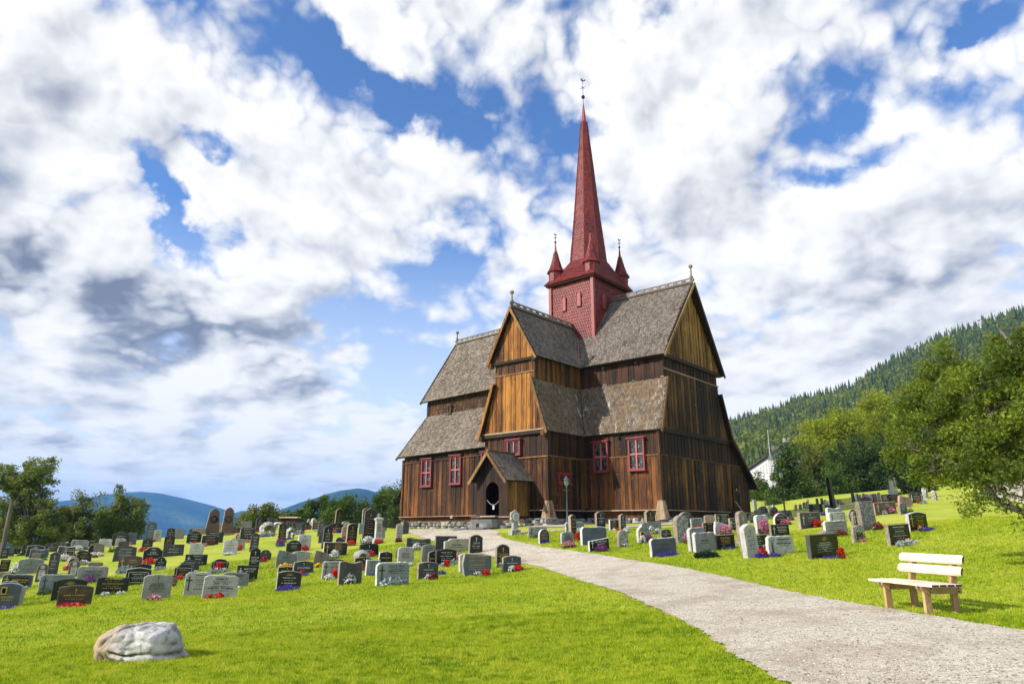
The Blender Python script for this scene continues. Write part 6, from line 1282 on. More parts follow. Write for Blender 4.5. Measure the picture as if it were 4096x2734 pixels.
    if tx:
        if lines:
            L=[l_.strip() for l_ in lines.split('/')]; out=[]; 
            avail=top-bot; lh=min(.085,avail/(len(L)*1.75+.2)) if len(L)>1 else min(.1,avail*.5)
            lh=max(lh,.03); zc=top-lh
            mbx=MB()
            for k,l_ in enumerate(L):
                me=text_mesh([l_],wid,lh); me.materials.append(INK[ink]); o=bpy.data.objects.new('inscription',me); COLL.objects.link(o); o.parent=ob; o.location=(cxx,yf-.001,zc); o.rotation_euler=(R(90),0,0)
                zc-=lh*.85
                if len(L)>1 or avail>.2: 
                    wd=wid*.7; xx=cxx-wd/2
                    while xx<cxx+wd/2-.02:
                        ww=rd.uniform(.03,.07); mbx.box((xx+ww/2,yf-.001,zc+lh*.3),(ww,.003,lh*.2)); xx+=ww+.018
                zc-=lh*.7
            child(mbx,'date_lines',INK[ink])
        else:
            mb=MB(); avail=top-bot; nl=max(2,min(7,int(avail/.065))); dz=avail/nl; z_=top-dz*.3
            for k in range(nl):
                big=(k%2==0); lh=.026 if big else .013; wd=wid*rd.uniform(.55,.9)*(1 if big else .85); xx=cxx-wd/2
                while xx<cxx+wd/2-.01:
                    ww=rd.uniform(.012,.03) if big else rd.uniform(.01,.02)
                    mb.box((xx+ww/2,yf-.001,z_),(ww,.003,lh*rd.uniform(.75,1))); xx+=ww+.009+(.03 if rd.random()<.15 else 0)
                z_-=dz
            child(mb,'inscription',INK[ink])
for i,rec in enumerate(STONES): gravestone(i,rec)
# special memorials
def special(name,loc,label,cat='gravestone',rz=R(26)):
    z=g1(loc[0],loc[1]); e=empty(name,(loc[0],loc[1],z),rz); tag(e,label,cat,'gravestones in the churchyard' if cat=='gravestone' else None); return e
def loc_build(mb,name,mat,e,sm=False): o=mb.build(name,mat,None,sm); o.parent=e; return o
e=special('pedestal_monument',(.17,33.0),'pale oval-topped memorial on a square pedestal before the steps')
mb=MB(); mb.box((0,.1,.06),(.46,.4,.3)); mb.lathe((0,.1,.2),[(.24,0),(.17,.05),(.15,.3),(.18,.34)],4,0,R(45)); loc_build(mb,'pedestal',ST['V'],e)
mb=MB(); mb.prism([(.22*math.cos(a_),.27*math.sin(a_)) for a_ in np.linspace(0,2*math.pi,20,endpoint=False)],(0,.1,.80),Vector((1,0,0)),ZV,Vector((0,-1,0)),-.09,.07)
for s_ in (-1,1): mb.lathe((s_*.21,.1,.66),[(.03,-.05),(.055,0),(.03,.05)],8); mb.lathe((s_*.2,.1,.95),[(.03,-.05),(.05,0),(.03,.05)],8)
mb.lathe((0,.1,1.08),[(.06,-.04),(.05,.03),(.01,.06)],8); loc_build(mb,'oval_body',ST['V'],e)
mb=MB(); mb.prism([(.155*math.cos(a_),.195*math.sin(a_)) for a_ in np.linspace(0,2*math.pi,20,endpoint=False)],(0,.0,.80),Vector((1,0,0)),ZV,Vector((0,-1,0)),0,.04); loc_build(mb,'white_oval',ST['W'],e)
mb=MB()
for k in range(5): mb.box((0,-.043,.9-k*.045),(.16-.02*abs(k-2),.004,.012))
loc_build(mb,'inscription',INK['k'],e)
e=special('cross_monument',(-6.6,35.1),'white pedestal memorial crowned by a small cross')
mb=MB(); mb.box((0,0,.05),(.46,.42,.3)); mb.lathe((0,0,.2),[(.27,0),(.22,.07),(.20,.82),(.24,.87),(.28,.92),(.26,.97),(.14,1.02)],4,0,R(45)); mb.box((0,0,1.3),(.06,.06,.22)); mb.box((0,0,1.32),(.17,.05,.06)); loc_build(mb,'pedestal',ST['L'],e)
mb=MB(); 
for k in range(6): mb.box((0,-.157,.9-k*.07),(.18,.004,.02))
loc_build(mb,'inscription',INK['k'],e)
e=special('obelisk',(20.56,45.07),'very tall leaning black obelisk in the right-hand rows'); e.rotation_euler=(0,R(-4),R(26))
mb=MB(); mb.lathe((0,0,0),[(.24,-.1),(.24,.12),(.17,.14),(.155,2.05),(.135,2.1)],4,0,R(45)); loc_build(mb,'shaft',ST['K'],e)
e=special('angel_monument',(30.2,55.5),'white cross memorial with small figure before the darkest trees')
mb=MB(); mb.box((0,0,.2),(.7,.35,.5)); mb.box((-.12,0,.8),(.22,.2,.75)); mb.box((.25,0,.62),(.5,.16,.16)); loc_build(mb,'base',ST['W'],e)
mb=MB(); mb.lathe((.2,-.08,.7),[(.10,0),(.13,.2),(.08,.42),(.05,.5),(.09,.58),(.09,.66),(.03,.72)],10); loc_build(mb,'figure',ST['O'],e,True)
# ---------------------------------------------------------------- flowers
FM={'r':((.50,.006,.006),(.75,.03,.02)),'w':((.62,.62,.58),(.82,.82,.80)),'b':((.035,.015,.25),(.10,.05,.45)),'p':((.50,.07,.20),(.75,.28,.42)),'y':((.75,.42,.01),(.85,.62,.03)),'o':((.70,.17,.01),(.85,.32,.02)),'v':((.22,.28,.26),(.48,.54,.52)),'g':((.04,.09,.012),(.12,.20,.03)),'u':((.16,.015,.14),(.33,.05,.30)),'d':((.12,.004,.012),(.33,.012,.03)),'j':((.012,.035,.016),(.035,.085,.035))}
BL={k:leafmat('blossom '+k,v[0],v[1],.2,None,.6) for k,v in FM.items()}
FG=leafmat('flower foliage',(.012,.035,.006),(.075,.14,.022),.3)
def quads_cloud(P_,N_,S_,asp=1.0,n=4,cup=0):
    """numpy discs: centres P, normals N, sizes S -> quads"""
    m=len(P_); t=RNG.normal(size=(m,3)); u=np.cross(N_,t); u/=np.linalg.norm(u,axis=1)[:,None]+1e-9; v=np.cross(N_,u); v/=np.linalg.norm(v,axis=1)[:,None]+1e-9
    S=S_[:,None]; V=np.stack([P_-u*S*asp*.5,P_-v*S*.5*.6,P_+u*S*asp*.5,P_+v*S*.5*.6] if n==4 else [P_-u*S-v*S,P_+u*S-v*S,P_+u*S+v*S,P_-u*S+v*S],1).reshape(-1,3)
    F=np.arange(m*4).reshape(m,4); return V,F
NMK={'r':'begonia_clump','w':'daisy_clump','b':'lobelia_clump','p':'pink_flower_clump','y':'pansy_clump','o':'marigold_clump','v':'silver_leaf_plant','g':'green_plant','u':'purple_flower_clump','d':'dark_red_flower_clump','j':'juniper_shrub'}
for fx,fy,fw,fh,k,lab in FLOWERS:
    z=g1(fx,fy); fw=max(fw,.12); fh=max(fh,.1); m=int(max(30,min(900,fw*fh*1400*(1.6 if k in 'vgj' else 1))))
    dp=min(.32,fw*.5)
    a=RNG.uniform(0,2*np.pi,m); rr=np.sqrt(RNG.uniform(0,1,m)); px_=rr*np.cos(a)*fw/2; py_=rr*np.sin(a)*dp/2; hh=fh*np.sqrt(np.clip(1-rr**2*.8,0.05,1))*RNG.uniform(.05,.9,m)*(.85+.3*np.sin(px_*40))
    Pp=np.c_[px_,py_,hh-.01]; Nn=RNG.normal(size=(m,3))+np.array([0,-.5,.6]); Nn/=np.linalg.norm(Nn,axis=1)[:,None]
    sz=.05 if k not in 'vj' else .085
    V,F=quads_cloud(Pp,Nn,RNG.uniform(.7,1.3,m)*sz,2.0 if k in 'vj' else 1.4)
    root=fast_mesh(NMK[k],V,F,BL[k] if k in 'vgj' else FG,rnd=RNG.uniform(0,1,len(F))); root.location=(fx,fy,z); root.rotation_euler=(0,0,R(20))
    tag(root,lab,'flowers' if k not in 'gjv' else 'plant','flowers planted at the graves')
    if k not in 'vgj':
        dens={'b':2200,'r':900,'w':800,'y':500,'o':700,'p':600,'u':700,'d':700}[k]
        m=int(max(18,min(1200,fw*fh*dens*1.5))); a=RNG.uniform(0,2*np.pi,m); rr=np.sqrt(RNG.uniform(0,1,m)); px_=rr*np.cos(a)*fw/2*1.02; py_=rr*np.sin(a)*dp/2*1.05
        hh=fh*np.sqrt(np.clip(1-rr**2*.85,.04,1))*(RNG.uniform(.75,1.06,m) if k not in 'b' else RNG.uniform(.3,1.05,m))
        front=RNG.uniform(size=m)<.45; hh=np.where(front,hh*RNG.uniform(.3,1,m),hh); py_=np.where(front,-abs(py_)-.01,py_)
        Pp=np.c_[px_,py_,hh]; Nn=RNG.normal(size=(m,3))*.6+np.array([0,-.8,.7]); Nn/=np.linalg.norm(Nn,axis=1)[:,None]
        s_={'b':.024,'r':.042,'w':.042,'y':.055,'o':.042,'p':.038,'u':.036,'d':.04}[k]
        V,F=quads_cloud(Pp,Nn,RNG.uniform(.7,1.2,m)*s_/2,1,3)
        o=fast_mesh('blossoms',V,F,BL[k],rnd=RNG.uniform(0,1,len(F))); o.parent=root
# ---------------------------------------------------------------- trees
LM={'birch':leafmat('birch leaves',(.06,.095,.014),(.23,.28,.055),.45,(.30,.34,.05)),'dark':leafmat('dark leaves',(.022,.05,.010),(.13,.20,.03),.38),'mid':leafmat('green leaves',(.04,.085,.010),(.19,.27,.04),.45),
 'maple':leafmat('yellow-green maple leaves',(.14,.20,.008),(.50,.54,.03),.5,(.45,.45,.03)),'olive':leafmat('olive leaves',(.08,.11,.014),(.29,.31,.06),.45),'front':leafmat('crab apple leaves',(.03,.066,.008),(.30,.37,.035),.45,(.34,.40,.04)),
 'spruce':leafmat('spruce needles',(.012,.028,.007),(.085,.12,.02),.1),'hill':leafmat('hill birch leaves',(.08,.12,.012),(.31,.34,.05),.5),'sap':leafmat('light sapling leaves',(.05,.10,.014),(.18,.27,.05),.45)}
BARK=wood('grey bark',(.03,.025,.02),(.075,.06,.045),(.16,.14,.11)); BARKW=wood('birch bark',(.06,.055,.05),(.25,.24,.22),(.5,.48,.45))
def tree(name,x,y,ells,kind,leaf,n,label,group='trees round the churchyard',limbs=26,trunk_r=.16,bark=None,droop=0,puff=.55,z=None,trunk_to=None,lean=(0,0)):
    """ells: list of (dx,dy,z,rx,ry,rz) crown masses relative to base"""
    rd=np.random.default_rng(abs(hash(label))%99991 if False else sum(map(ord,label))*7+int(abs(x)*10)); z0=g1(x,y) if z is None else z
    root=empty(name,(x,y,z0)); tag(root,label,'tree',group)
    vol=np.array([e_[3]*e_[4]*e_[5] for e_ in ells]); vol=vol/vol.sum()
    tips=[]; 
    for _ in range(limbs):
        e_=ells[rd.choice(len(ells),p=vol)]; d=rd.normal(size=3); d/=np.linalg.norm(d); r=rd.uniform(.35,1)**.5
        tips.append(np.array([e_[0]+d[0]*e_[3]*r,e_[1]+d[1]*e_[4]*r,e_[2]+d[2]*e_[5]*r]))
    top=np.array(trunk_to) if trunk_to is not None else np.array([np.average([e_[0] for e_ in ells],weights=vol),np.average([e_[1] for e_ in ells],weights=vol),max(e_[2] for e_ in ells)])
    mb=MB(); tp=[np.array([0,0,-.3])+ (top-np.array([0,0,-.3]))*t+np.array([math.sin(t*5)*.12,math.cos(t*4)*.1,0])*trunk_r*4*t for t in np.linspace(0,1,7)]
    mb.tube([Vector(q) for q in tp],[trunk_r*(1.15-t*.95) for t in np.linspace(0,1,7)],8)
    C_=[]
    for tpn in tips:
        t0=rd.uniform(.25,.9); s_=tp[0]+(tp[-1]-tp[0])*t0; 
        if s_[2]>tpn[2]+.4 and not droop: s_=tp[0]+(tp[-1]-tp[0])*max(.15,t0*.5)
        mid=(s_+tpn)/2+np.array([0,0,np.linalg.norm(tpn-s_)*.12]); r0=trunk_r*.42*(1-t0*.5)
        pts=[s_,(s_+mid)/2+rd.normal(size=3)*.05,mid,(mid+tpn)/2+rd.normal(size=3)*.06,tpn]
        mb.tube([Vector(q) for q in pts],[r0,r0*.75,r0*.5,r0*.3,.012],5,cap=False)
        C_+= [tpn,(mid+tpn)/2]
    t_=mb.build('trunk',bark or BARK); t_.parent=root
    C_=np.array(C_); per=rd.integers(0,len(C_),n); tone=rd.uniform(-.3,.3,len(C_))
    d=rd.normal(size=(n,3)); d/=np.linalg.norm(d,axis=1)[:,None]; rr=rd.uniform(0,1,n)[:,None]**.45; ps=puff*rd.uniform(.6,1.35,len(C_))[per][:,None]
    off=d*rr*ps; 
    if droop: off[:,2]=-np.abs(off[:,2])*droop+ .1; off[:,0]*=.85; off[:,1]*=.85; off[:,2]*=.9
    P_=C_[per]+off+rd.normal(size=off.shape)*puff*.12; keep=P_[:,2]>.3; P_=P_[keep]; per=per[keep]; m=len(P_)
    Nn=rd.normal(size=(m,3)); Nn[:,2]=abs(Nn[:,2])+.2; Nn/=np.linalg.norm(Nn,axis=1)[:,None]
    V,F=quads_cloud(P_,Nn,rd.uniform(.6,1.35,m)*leaf,1.25)
    o=fast_mesh('crown',V,F,LM[kind],rnd=np.clip(rd.uniform(.1,.9,m)+tone[per],0,1)); o.parent=root; return root
def at(u,v,d):
    x=(u-2048)/FPX;y=(1367-v)/FPX; D=Vector((x,math.cos(PITCH)-y*math.sin(PITCH),math.sin(PITCH)+y*math.cos(PITCH))); return Vector((0,0,CAMZ))+D*(d/D.y)
def tree_px(name,u,vb,d,masses,kind,leaf,n,label,**k):
    """base direction (u,vb) at distance d; masses (u,v,ru,rv) crown masses -> metres at that distance"""
    b=at(u,vb,d); e_=[]
    for (mu,mv,ru,rv) in masses:
        c=at(mu,mv,d); mpp=d*1.07/FPX; e_.append((c.x-b.x,random.uniform(-.15,.15)*ru*mpp,c.z-b.z,ru*mpp,ru*mpp*.8,rv*mpp))
    return tree(name,b.x,b.y,e_,kind,leaf,n,label,z=b.z,**k)
T_=tree_px
# left birches
T_('birch_tree',110,2215,60,[(60,1900,75,70),(180,1880,70,60),(20,2000,80,90),(90,1960,90,80),(190,2010,80,80),(110,2110,150,60)],'birch',.17,36000,'largest birch with dark forked trunk at the left edge',limbs=130,trunk_r=.26,puff=.68,droop=1.2)
T_('birch_tree',300,2220,66,[(290,2010,50,50),(235,2090,60,60),(340,2090,70,60),(370,1990,30,34),(290,2150,110,40)],'olive',.18,24000,'thin olive birch between the largest birch and drooping one',limbs=110,trunk_r=.15,puff=.75,droop=1.2,trunk_to=(0,0,4.2))
T_('weeping_birch',470,2205,64,[(480,1985,34,45),(450,2060,60,60),(545,2050,34,75),(500,2110,70,50),(420,2140,40,40)],'birch',.16,26000,'drooping birch standing before the blue mountain',limbs=110,trunk_r=.16,puff=.55,droop=2.4,bark=BARKW)
# shrubs and trees beyond the middle of the yard
T_('shrub',1040,2150,72,[(1040,2070,70,48),(1000,2100,60,40),(1100,2080,40,50)],'olive',0.19,10500,'rounded olive shrub behind the lichen-covered headstone',limbs=36,trunk_r=.12,puff=.6)
T_('shrub',1190,2150,80,[(1170,2090,40,40),(1215,2075,35,50)],'mid',0.19,6750,'small green bush right of the rounded olive shrub',limbs=22,trunk_r=.1,puff=.55)
T_('tree',1275,2150,82,[(1250,2060,40,55),(1295,2030,35,50),(1270,2100,50,40)],'mid',0.19,9750,'slim grey-green tree behind the two rough boulders',limbs=30,trunk_r=.14,puff=.6)
T_('tree',1365,2145,74,[(1370,2045,52,52),(1350,2090,60,50),(1400,2080,45,50)],'mid',0.20,15000,'round bright-green tree behind the tallest gold-lettered headstone',limbs=46,trunk_r=.18,puff=.75)
T_('tree',1455,2150,84,[(1450,2070,40,60),(1480,2050,35,45)],'dark',0.20,8250,'dark green tree behind the two tall black headstones',limbs=26,trunk_r=.15,puff=.65)
T_('tree',1530,2140,78,[(1520,2040,50,55),(1560,2000,45,50),(1540,2090,60,40)],'mid',0.20,13500,'green tree behind the white cross pedestal',limbs=40,trunk_r=.18,puff=.7)
T_('tree',1610,2130,74,[(1590,1990,30,50),(1625,2010,45,60),(1600,2080,50,50)],'dark',0.20,12000,'tall tree touching the church\'s left corner',limbs=36,trunk_r=.18,puff=.65)
# right side
T_('tree',3140,2060,66,[(3155,1860,48,78),(3110,1950,60,60),(3190,1950,55,70),(3130,2010,80,40)],'dark',0.20,22500,'dark tree in front of the white building',limbs=60,trunk_r=.25,puff=.8)
T_('tree',3060,2050,74,[(3050,1960,50,50),(3040,2010,50,35)],'mid',0.19,10500,'low bush tree right of the church below the white building',limbs=30,trunk_r=.12,puff=.7)
T_('shrub',3095,2045,62,[(3095,2015,26,22)],'sap',0.13,2400,'small yellow-green bush left of the far lamp',limbs=10,trunk_r=.05,puff=.4)
T_('maple_tree',3300,2000,92,[(3250,1760,70,70),(3350,1700,70,60),(3420,1720,60,60),(3300,1830,90,60)],'maple',0.27,24000,'broad yellow-green maple below the wooded hill',limbs=70,trunk_r=.35,puff=1.25)
T_('maple_tree',3530,2000,96,[(3500,1620,50,50),(3540,1680,60,60),(3480,1740,50,50),(3590,1790,50,60),(3500,1650,70,40)],'maple',0.27,19500,'taller yellow-green maple with dark trunk at the centre right',limbs=56,trunk_r=.4,puff=1.2)
T_('tree',3240,2020,84,[(3230,1840,60,70),(3260,1920,70,60)],'olive',0.22,15000,'brownish-green tree below the left of the broad maple',limbs=46,trunk_r=.25,puff=.95)
T_('tree',3400,2010,82,[(3400,1840,70,80),(3360,1930,80,60),(3460,1920,70,60)],'dark',0.22,25500,'large dark green tree behind the black obelisk',limbs=70,trunk_r=.3,puff=1.0)
T_('tree',3560,2000,80,[(3560,1850,80,80),(3620,1920,80,60),(3520,1930,70,50)],'dark',0.22,24000,'large dark green tree behind the white monument',limbs=66,trunk_r=.3,puff=1.0)
T_('tree',3700,1990,76,[(3700,1820,80,90),(3760,1900,80,70)],'dark',0.22,22500,'dark tree behind the overhanging front branches',limbs=60,trunk_r=.3,puff=1.0)
T_('tree',3860,1980,78,[(3850,1750,90,110),(3950,1850,90,80),(3900,1880,110,60)],'dark',0.25,21000,'dark tree mass above the gravel yard',limbs=60,trunk_r=.3,puff=1.1)
T_('tree',3190,2040,76,[(3190,2000,50,32),(3270,1995,50,32)],'dark',0.20,9000,'low dark bushes behind the four brown slabs',limbs=30,trunk_r=.1,puff=.8)
T_('birch_tree',3335,2010,70,[(3330,1880,28,35),(3340,1930,35,40),(3345,1970,30,30)],'sap',0.17,6750,'slender light-green sapling behind the black obelisk',limbs=30,trunk_r=.07,puff=.5,bark=BARKW)
T_('juniper_shrub',3660,2000,56,[(3650,1950,45,22),(3700,1965,40,18)],'spruce',0.16,7500,'low dark conifer behind the far right headstones',limbs=26,trunk_r=.08,puff=.55)
T_('shrub',3230,2035,68,[(3225,2010,60,20)],'olive',0.16,3750,'low brownish shrubs in front of the dark bushes',limbs=16,trunk_r=.05,puff=.5)
# big crab apple in the right foreground
fa=empty('crab_apple_tree',(12.6,13.4,g1(12.6,13.4))); tag(fa,'large leafy tree reaching into the right side with low sweeping branches','tree')
b0=Vector((12.6,13.4,g1(12.6,13.4)))
rd=np.random.default_rng(5)
def pth(*q): return [at(*a_)-b0 for a_ in q]
BR=[([(4420,2130,14),(4250,2090,14.3),(4096,2048,14.6),(4020,2020,14.9),(3985,1990,15.2),(3920,1920,15.6),(3880,1870,16),(3800,1835,16.4)],.085),
 ([(3985,1995,15.2),(3960,1950,15.5),(3900,1905,15.6),(3840,1860,16.0),(3760,1830,16.5),(3660,1800,17)],.05),
 ([(4000,2010,15),(3960,1995,15.3),(3920,1992,15.6),(3870,2010,15.9),(3840,2025,16)],.018),
 ([(4400,2050,14.5),(4200,1950,15),(4060,1870,15.5),(3960,1820,16),(3860,1760,16.6),(3740,1700,17.2),(3640,1670,17.5)],.09),
 ([(4400,2050,14.5),(4250,1850,15),(4120,1720,15.6),(4000,1600,16.2),(3900,1520,16.8),(3780,1450,17.2)],.09),
 ([(4400,2050,14.5),(4280,1750,14.8),(4180,1560,15),(4080,1420,15.3),(4000,1320,15.6)],.09),
 ([(4096,1900,15.2),(3990,1870,15.5),(3860,1870,15.8),(3740,1880,16.2)],.035),
 ([(4060,1870,15.5),(3980,1760,15.6),(3960,1650,15.7),(3900,1560,16)],.035),
 ([(4200,1950,15),(4096,1990,14.6),(3990,1960,14.8),(3900,1950,15)],.03)]
mb=MB(); tips=[]
trunk=[Vector((0,0,-.3)),Vector((-.1,0,.5)),at(4420,2130,14)-b0]
mb.tube([Vector((0,0,-.3)),Vector((-.2,.1,.3)),at(4420,2130,14)-b0+Vector((.1,0,0)),at(4400,2050,14.5)-b0],[.22,.2,.16,.13],10)
for q,r0 in BR:
    pts=pth(*q); mb.tube(pts,[r0*(1-.75*i/(len(pts)-1)) for i in range(len(pts))],7)
# crown masses (centre direction, distance, radii in metres)
EL_=[((4000,1480),16,1.0,1.2,.75),((3900,1560),16.5,1.35,1.4,.9),((3750,1560),17.2,.9,1.0,.8),((4080,1600),15.5,1.2,1.3,1.1),((3700,1700),17.2,1.0,1.0,.6),((3850,1720),16.5,1.3,1.2,.8),((4050,1790),15.5,1.2,1.2,.7),((3640,1790),17.4,.65,.7,.35),((3830,1850),16.2,1.1,1.0,.45),((4000,1900),15.3,.9,.9,.4),((4110,1390),15.5,.8,1.0,.5),((3800,1440),17,.5,.6,.5),((4220,1560),15,1.1,1.2,1.4),((4250,1800),14.6,1.2,1.2,1.2),((3660,1640),17.4,.45,.5,.35),((3740,1900),16.6,.7,.6,.2)]
C_=[]
for (uv,d_,rx,ry,rz) in EL_:
    c=at(*uv,d_)-b0; nn=int(21*rx*rz)+5
    for _ in range(nn):
        q=rd.normal(size=3); q/=np.linalg.norm(q); r=rd.uniform(.2,1)**.5; C_.append(np.array([c.x+q[0]*rx*r,c.y+q[1]*ry*r,c.z+q[2]*rz*r]))
allp=[np.array(p) for q,_ in BR for p in pth(*q)]
for c in C_:
    dd=[np.linalg.norm(c-p)+(.0 if p[2]<c[2]+.3 else .8) for p in allp]; s_=allp[int(np.argmin(dd))]; mid=(s_+c)/2+rd.normal(size=3)*.1+np.array([0,0,.08]); mb.tube([Vector(s_),Vector(mid),Vector(c)],[.018,.012,.004],5,cap=False)
t_=mb.build('branches',BARK,None,True); t_.parent=fa
low=[np.array(p) for q in (BR[0],BR[2],BR[1],BR[8]) for p in pth(*q[0])[2:]]
C_+=[p+rd.normal(size=3)*.12 for p in low for _ in range(2)]
C_=np.array(C_); n=70000; per=rd.integers(0,len(C_)-len(low)*2,n); per[:2200]=rd.integers(len(C_)-len(low)*2,len(C_),2200)
d=rd.normal(size=(n,3)); d/=np.linalg.norm(d,axis=1)[:,None]; off=d*rd.uniform(0,1,n)[:,None]**.6*(.33*rd.uniform(.6,1.3,len(C_))[per][:,None]); off[:,2]*=.8
Nn=rd.normal(size=(n,3)); Nn[:,2]=abs(Nn[:,2])+.1; Nn/=np.linalg.norm(Nn,axis=1)[:,None]
V,F=quads_cloud(C_[per]+off,Nn,rd.uniform(.6,1.3,n)*.062,1.5); tone=rd.uniform(-.4,.4,len(C_))
o=fast_mesh('crown',V,F,LM['front'],rnd=np.clip(rd.uniform(.05,.85,n)+tone[per]*.7,0,1)); o.parent=fa
# ---------------------------------------------------------------- forest on the hill (a mass nobody could count)
nt_=5200; az=np.radians(rd.uniform(11,40,nt_)); rr=np.sqrt(rd.uniform(150**2,600**2,nt_)); 
ex=650; az=np.r_[az,np.radians(rd.uniform(11,39,ex))]; rr=np.r_[rr,rd.uniform(545,566,ex)]
x=rr*np.sin(az);y=rr*np.cos(az);z=far_z(x,y)
clump=np.array([mnoise.noise(Vector((a_*.012,b_*.012,3))) for a_,b_ in zip(x,y)])
hgt=rd.uniform(10,21,len(x))*(np.where(rr>540,1.0,.95)); hgt*=np.clip(rr/470,.38,1); con=(rd.uniform(0,1,len(x))<np.where(rr>535,.88,.52+clump*1.3))
VS=[];FS=[];RS=[];b=0
for i in np.where(con)[0]:
    h=hgt[i];w_=h*rd.uniform(.12,.19); nt5=5
    for k in range(nt5):
        zb=h*(.08+.18*k); zt=h*min(1.0,.36+.19*k); r_=w_*(1-k*.19); m=6; a_=rd.uniform(0,6.28)+np.arange(m)*2*np.pi/m; jr=r_*rd.uniform(.7,1.25,m)
        ring=np.c_[x[i]+jr*np.cos(a_),y[i]+jr*np.sin(a_),z[i]+zb+rd.uniform(-.25,.25,m)]; VS.append(ring);VS.append([[x[i],y[i],z[i]+zt]])
        FS.append(np.c_[b+np.arange(m),b+(np.arange(m)+1)%m,np.full(m,b+m)]); RS.append(np.full(m,rd.uniform(0,1)));b+=m+1
o=fast_mesh('spruce_forest',np.vstack(VS),np.vstack(FS),LM['spruce'],rnd=np.concatenate(RS)); tag(o,'dark spruce forest covering the hillside on the right','forest',kind='stuff')
VS=[];RS=[]
idx=np.where(~con)[0]
for i in idx:
    h=hgt[i]*.95; m=46; d=rd.normal(size=(m,3)); d/=np.linalg.norm(d,axis=1)[:,None]; c=np.array([x[i],y[i],z[i]+h*.58]); p=c+d*np.array([h*.27,h*.27,h*.42])*rd.uniform(.5,1,(m,1))
    VS.append(p); RS.append(np.clip(rd.uniform(0,.6,m)+rd.uniform(0,.5),0,1))
p=np.vstack(VS); Nn=rd.normal(size=p.shape); Nn[:,2]=abs(Nn[:,2]); Nn/=np.linalg.norm(Nn,axis=1)[:,None]; V,F=quads_cloud(p,Nn,rd.uniform(1.2,2.4,len(p)),1.1)
o=fast_mesh('birch_woods',V,F,LM['hill'],rnd=np.concatenate(RS)); tag(o,'lighter green birch woods mixed through the hillside spruces','forest',kind='stuff')
# ---------------------------------------------------------------- white building behind the trees
wb=at(3060,1990,128); we=empty('white_building',(wb.x,wb.y,wb.z-2)); tag(we,'long white building with brown roof behind the trees right of the church','building')
WM[we.name]=Matrix.Translation((wb.x,wb.y,wb.z-2))
ga=at(3076,1800,128); ux=Vector((.80,-.60,0)); uy=Vector((.60,.80,0))  # ux to the right/nearer (gable width), uy away
fl=at(2958,1840,165); cr=at(3070,1822,120)  # far-left eave corner, near corner eave
lw=(Vector((cr.x,cr.y,0))-Vector((fl.x,fl.y,0))); Lw=lw.length; lw.normalize(); gw=Vector((-lw.y,lw.x,0)); 
if gw.dot(Vector((1,0,0)))<0: gw=-gw
W_=10.5; ze=cr.z; zb=ze-13; zr=ze+3.0
def WQ(a_,b_,z): return Vector((cr.x,cr.y,0))-lw*a_+gw*b_+ZV*z
m,nt=newmat('white boards'); N=NT(nt); wv=N.n('ShaderNodeTexWave',inp={'Vector':N.pos(),'Scale':1.2}); N.out((.66,.66,.64),.7,N.bump(wv.outputs[0],.3,.05)); M['whitewall']=m
mb=MB(); mb.add([WQ(0,0,zb),WQ(Lw,0,zb),WQ(Lw,0,ze),WQ(0,0,ze),WQ(0,W_,zb),WQ(0,W_,ze),WQ(0,W_/2,zr),WQ(Lw,W_,zb),WQ(Lw,W_,ze),WQ(Lw,W_/2,zr)],[(0,1,2,3),(0,3,6,5,4),(1,7,8,9,2),(4,5,8,7)]); mb.build('wall',M['whitewall'],we)
mb=MB(); 
for s_ in (0,1):
    e0=WQ(-.6,-.5,ze-.25) if s_==0 else WQ(-.6,W_+.5,ze-.25); e1=WQ(Lw+.6,-.5,ze-.25) if s_==0 else WQ(Lw+.6,W_+.5,ze-.25)
    q=[e0,e1,WQ(Lw+.6,W_/2,zr+.1),WQ(-.6,W_/2,zr+.1)]; mb.add(q+[p_+ZV*.18 for p_ in q],[(0,1,2,3),(4,5,6,7),(0,1,5,4),(0,3,7,4),(1,2,6,5)],0)
roofo=mb.build('roof',shingle_mat('brown tile roof',(.07,.04,.03),(.14,.085,.065),(.22,.15,.12)),we)
for k in (.25,.55): 
    mb=MB(); c=WQ(Lw*k,W_/2,zr+.5); mb.box(c,(1.1,.8,1.6)); mb.build('chimney',M['fieldstone'],roofo)
for r_ in range(3):
    for k in range(12):
        mb=MB(); c=WQ(Lw*(k+.6)/12,-.03,ze-1.9-r_*3.6); mb.box(c,(.9,.07,1.5),(lw,gw,ZV)); wn=mb.build('window',M['glass'],we)
        mb=MB(); 
        for q in (-.5,.5): mb.box(c+lw*q-gw*.04,(.1,.07,1.6),(lw,gw,ZV))
        mb.box(c-gw*.04,(.06,.06,1.5),(lw,gw,ZV)); mb.box(c-gw*.04+ZV*.8,(1.1,.07,.1),(lw,gw,ZV)); mb.box(c-gw*.04-ZV*.8,(1.1,.07,.1),(lw,gw,ZV)); f_=mb.build('window_frame',M['whitewall']); f_.parent=wn
fp=at(3088,1900,118); mb=MB(); tpz=at(3086,1722,118).z; mb.tube([(fp.x,fp.y,fp.z-4),(fp.x,fp.y,tpz)],[.11,.06],8); mb.lathe((fp.x,fp.y,tpz),[(.05,-.1),(.13,0),(.05,.12)],8); o=mb.build('flagpole',ST['W']); tag(o,'white bare flagpole standing beside the white building','flagpole')
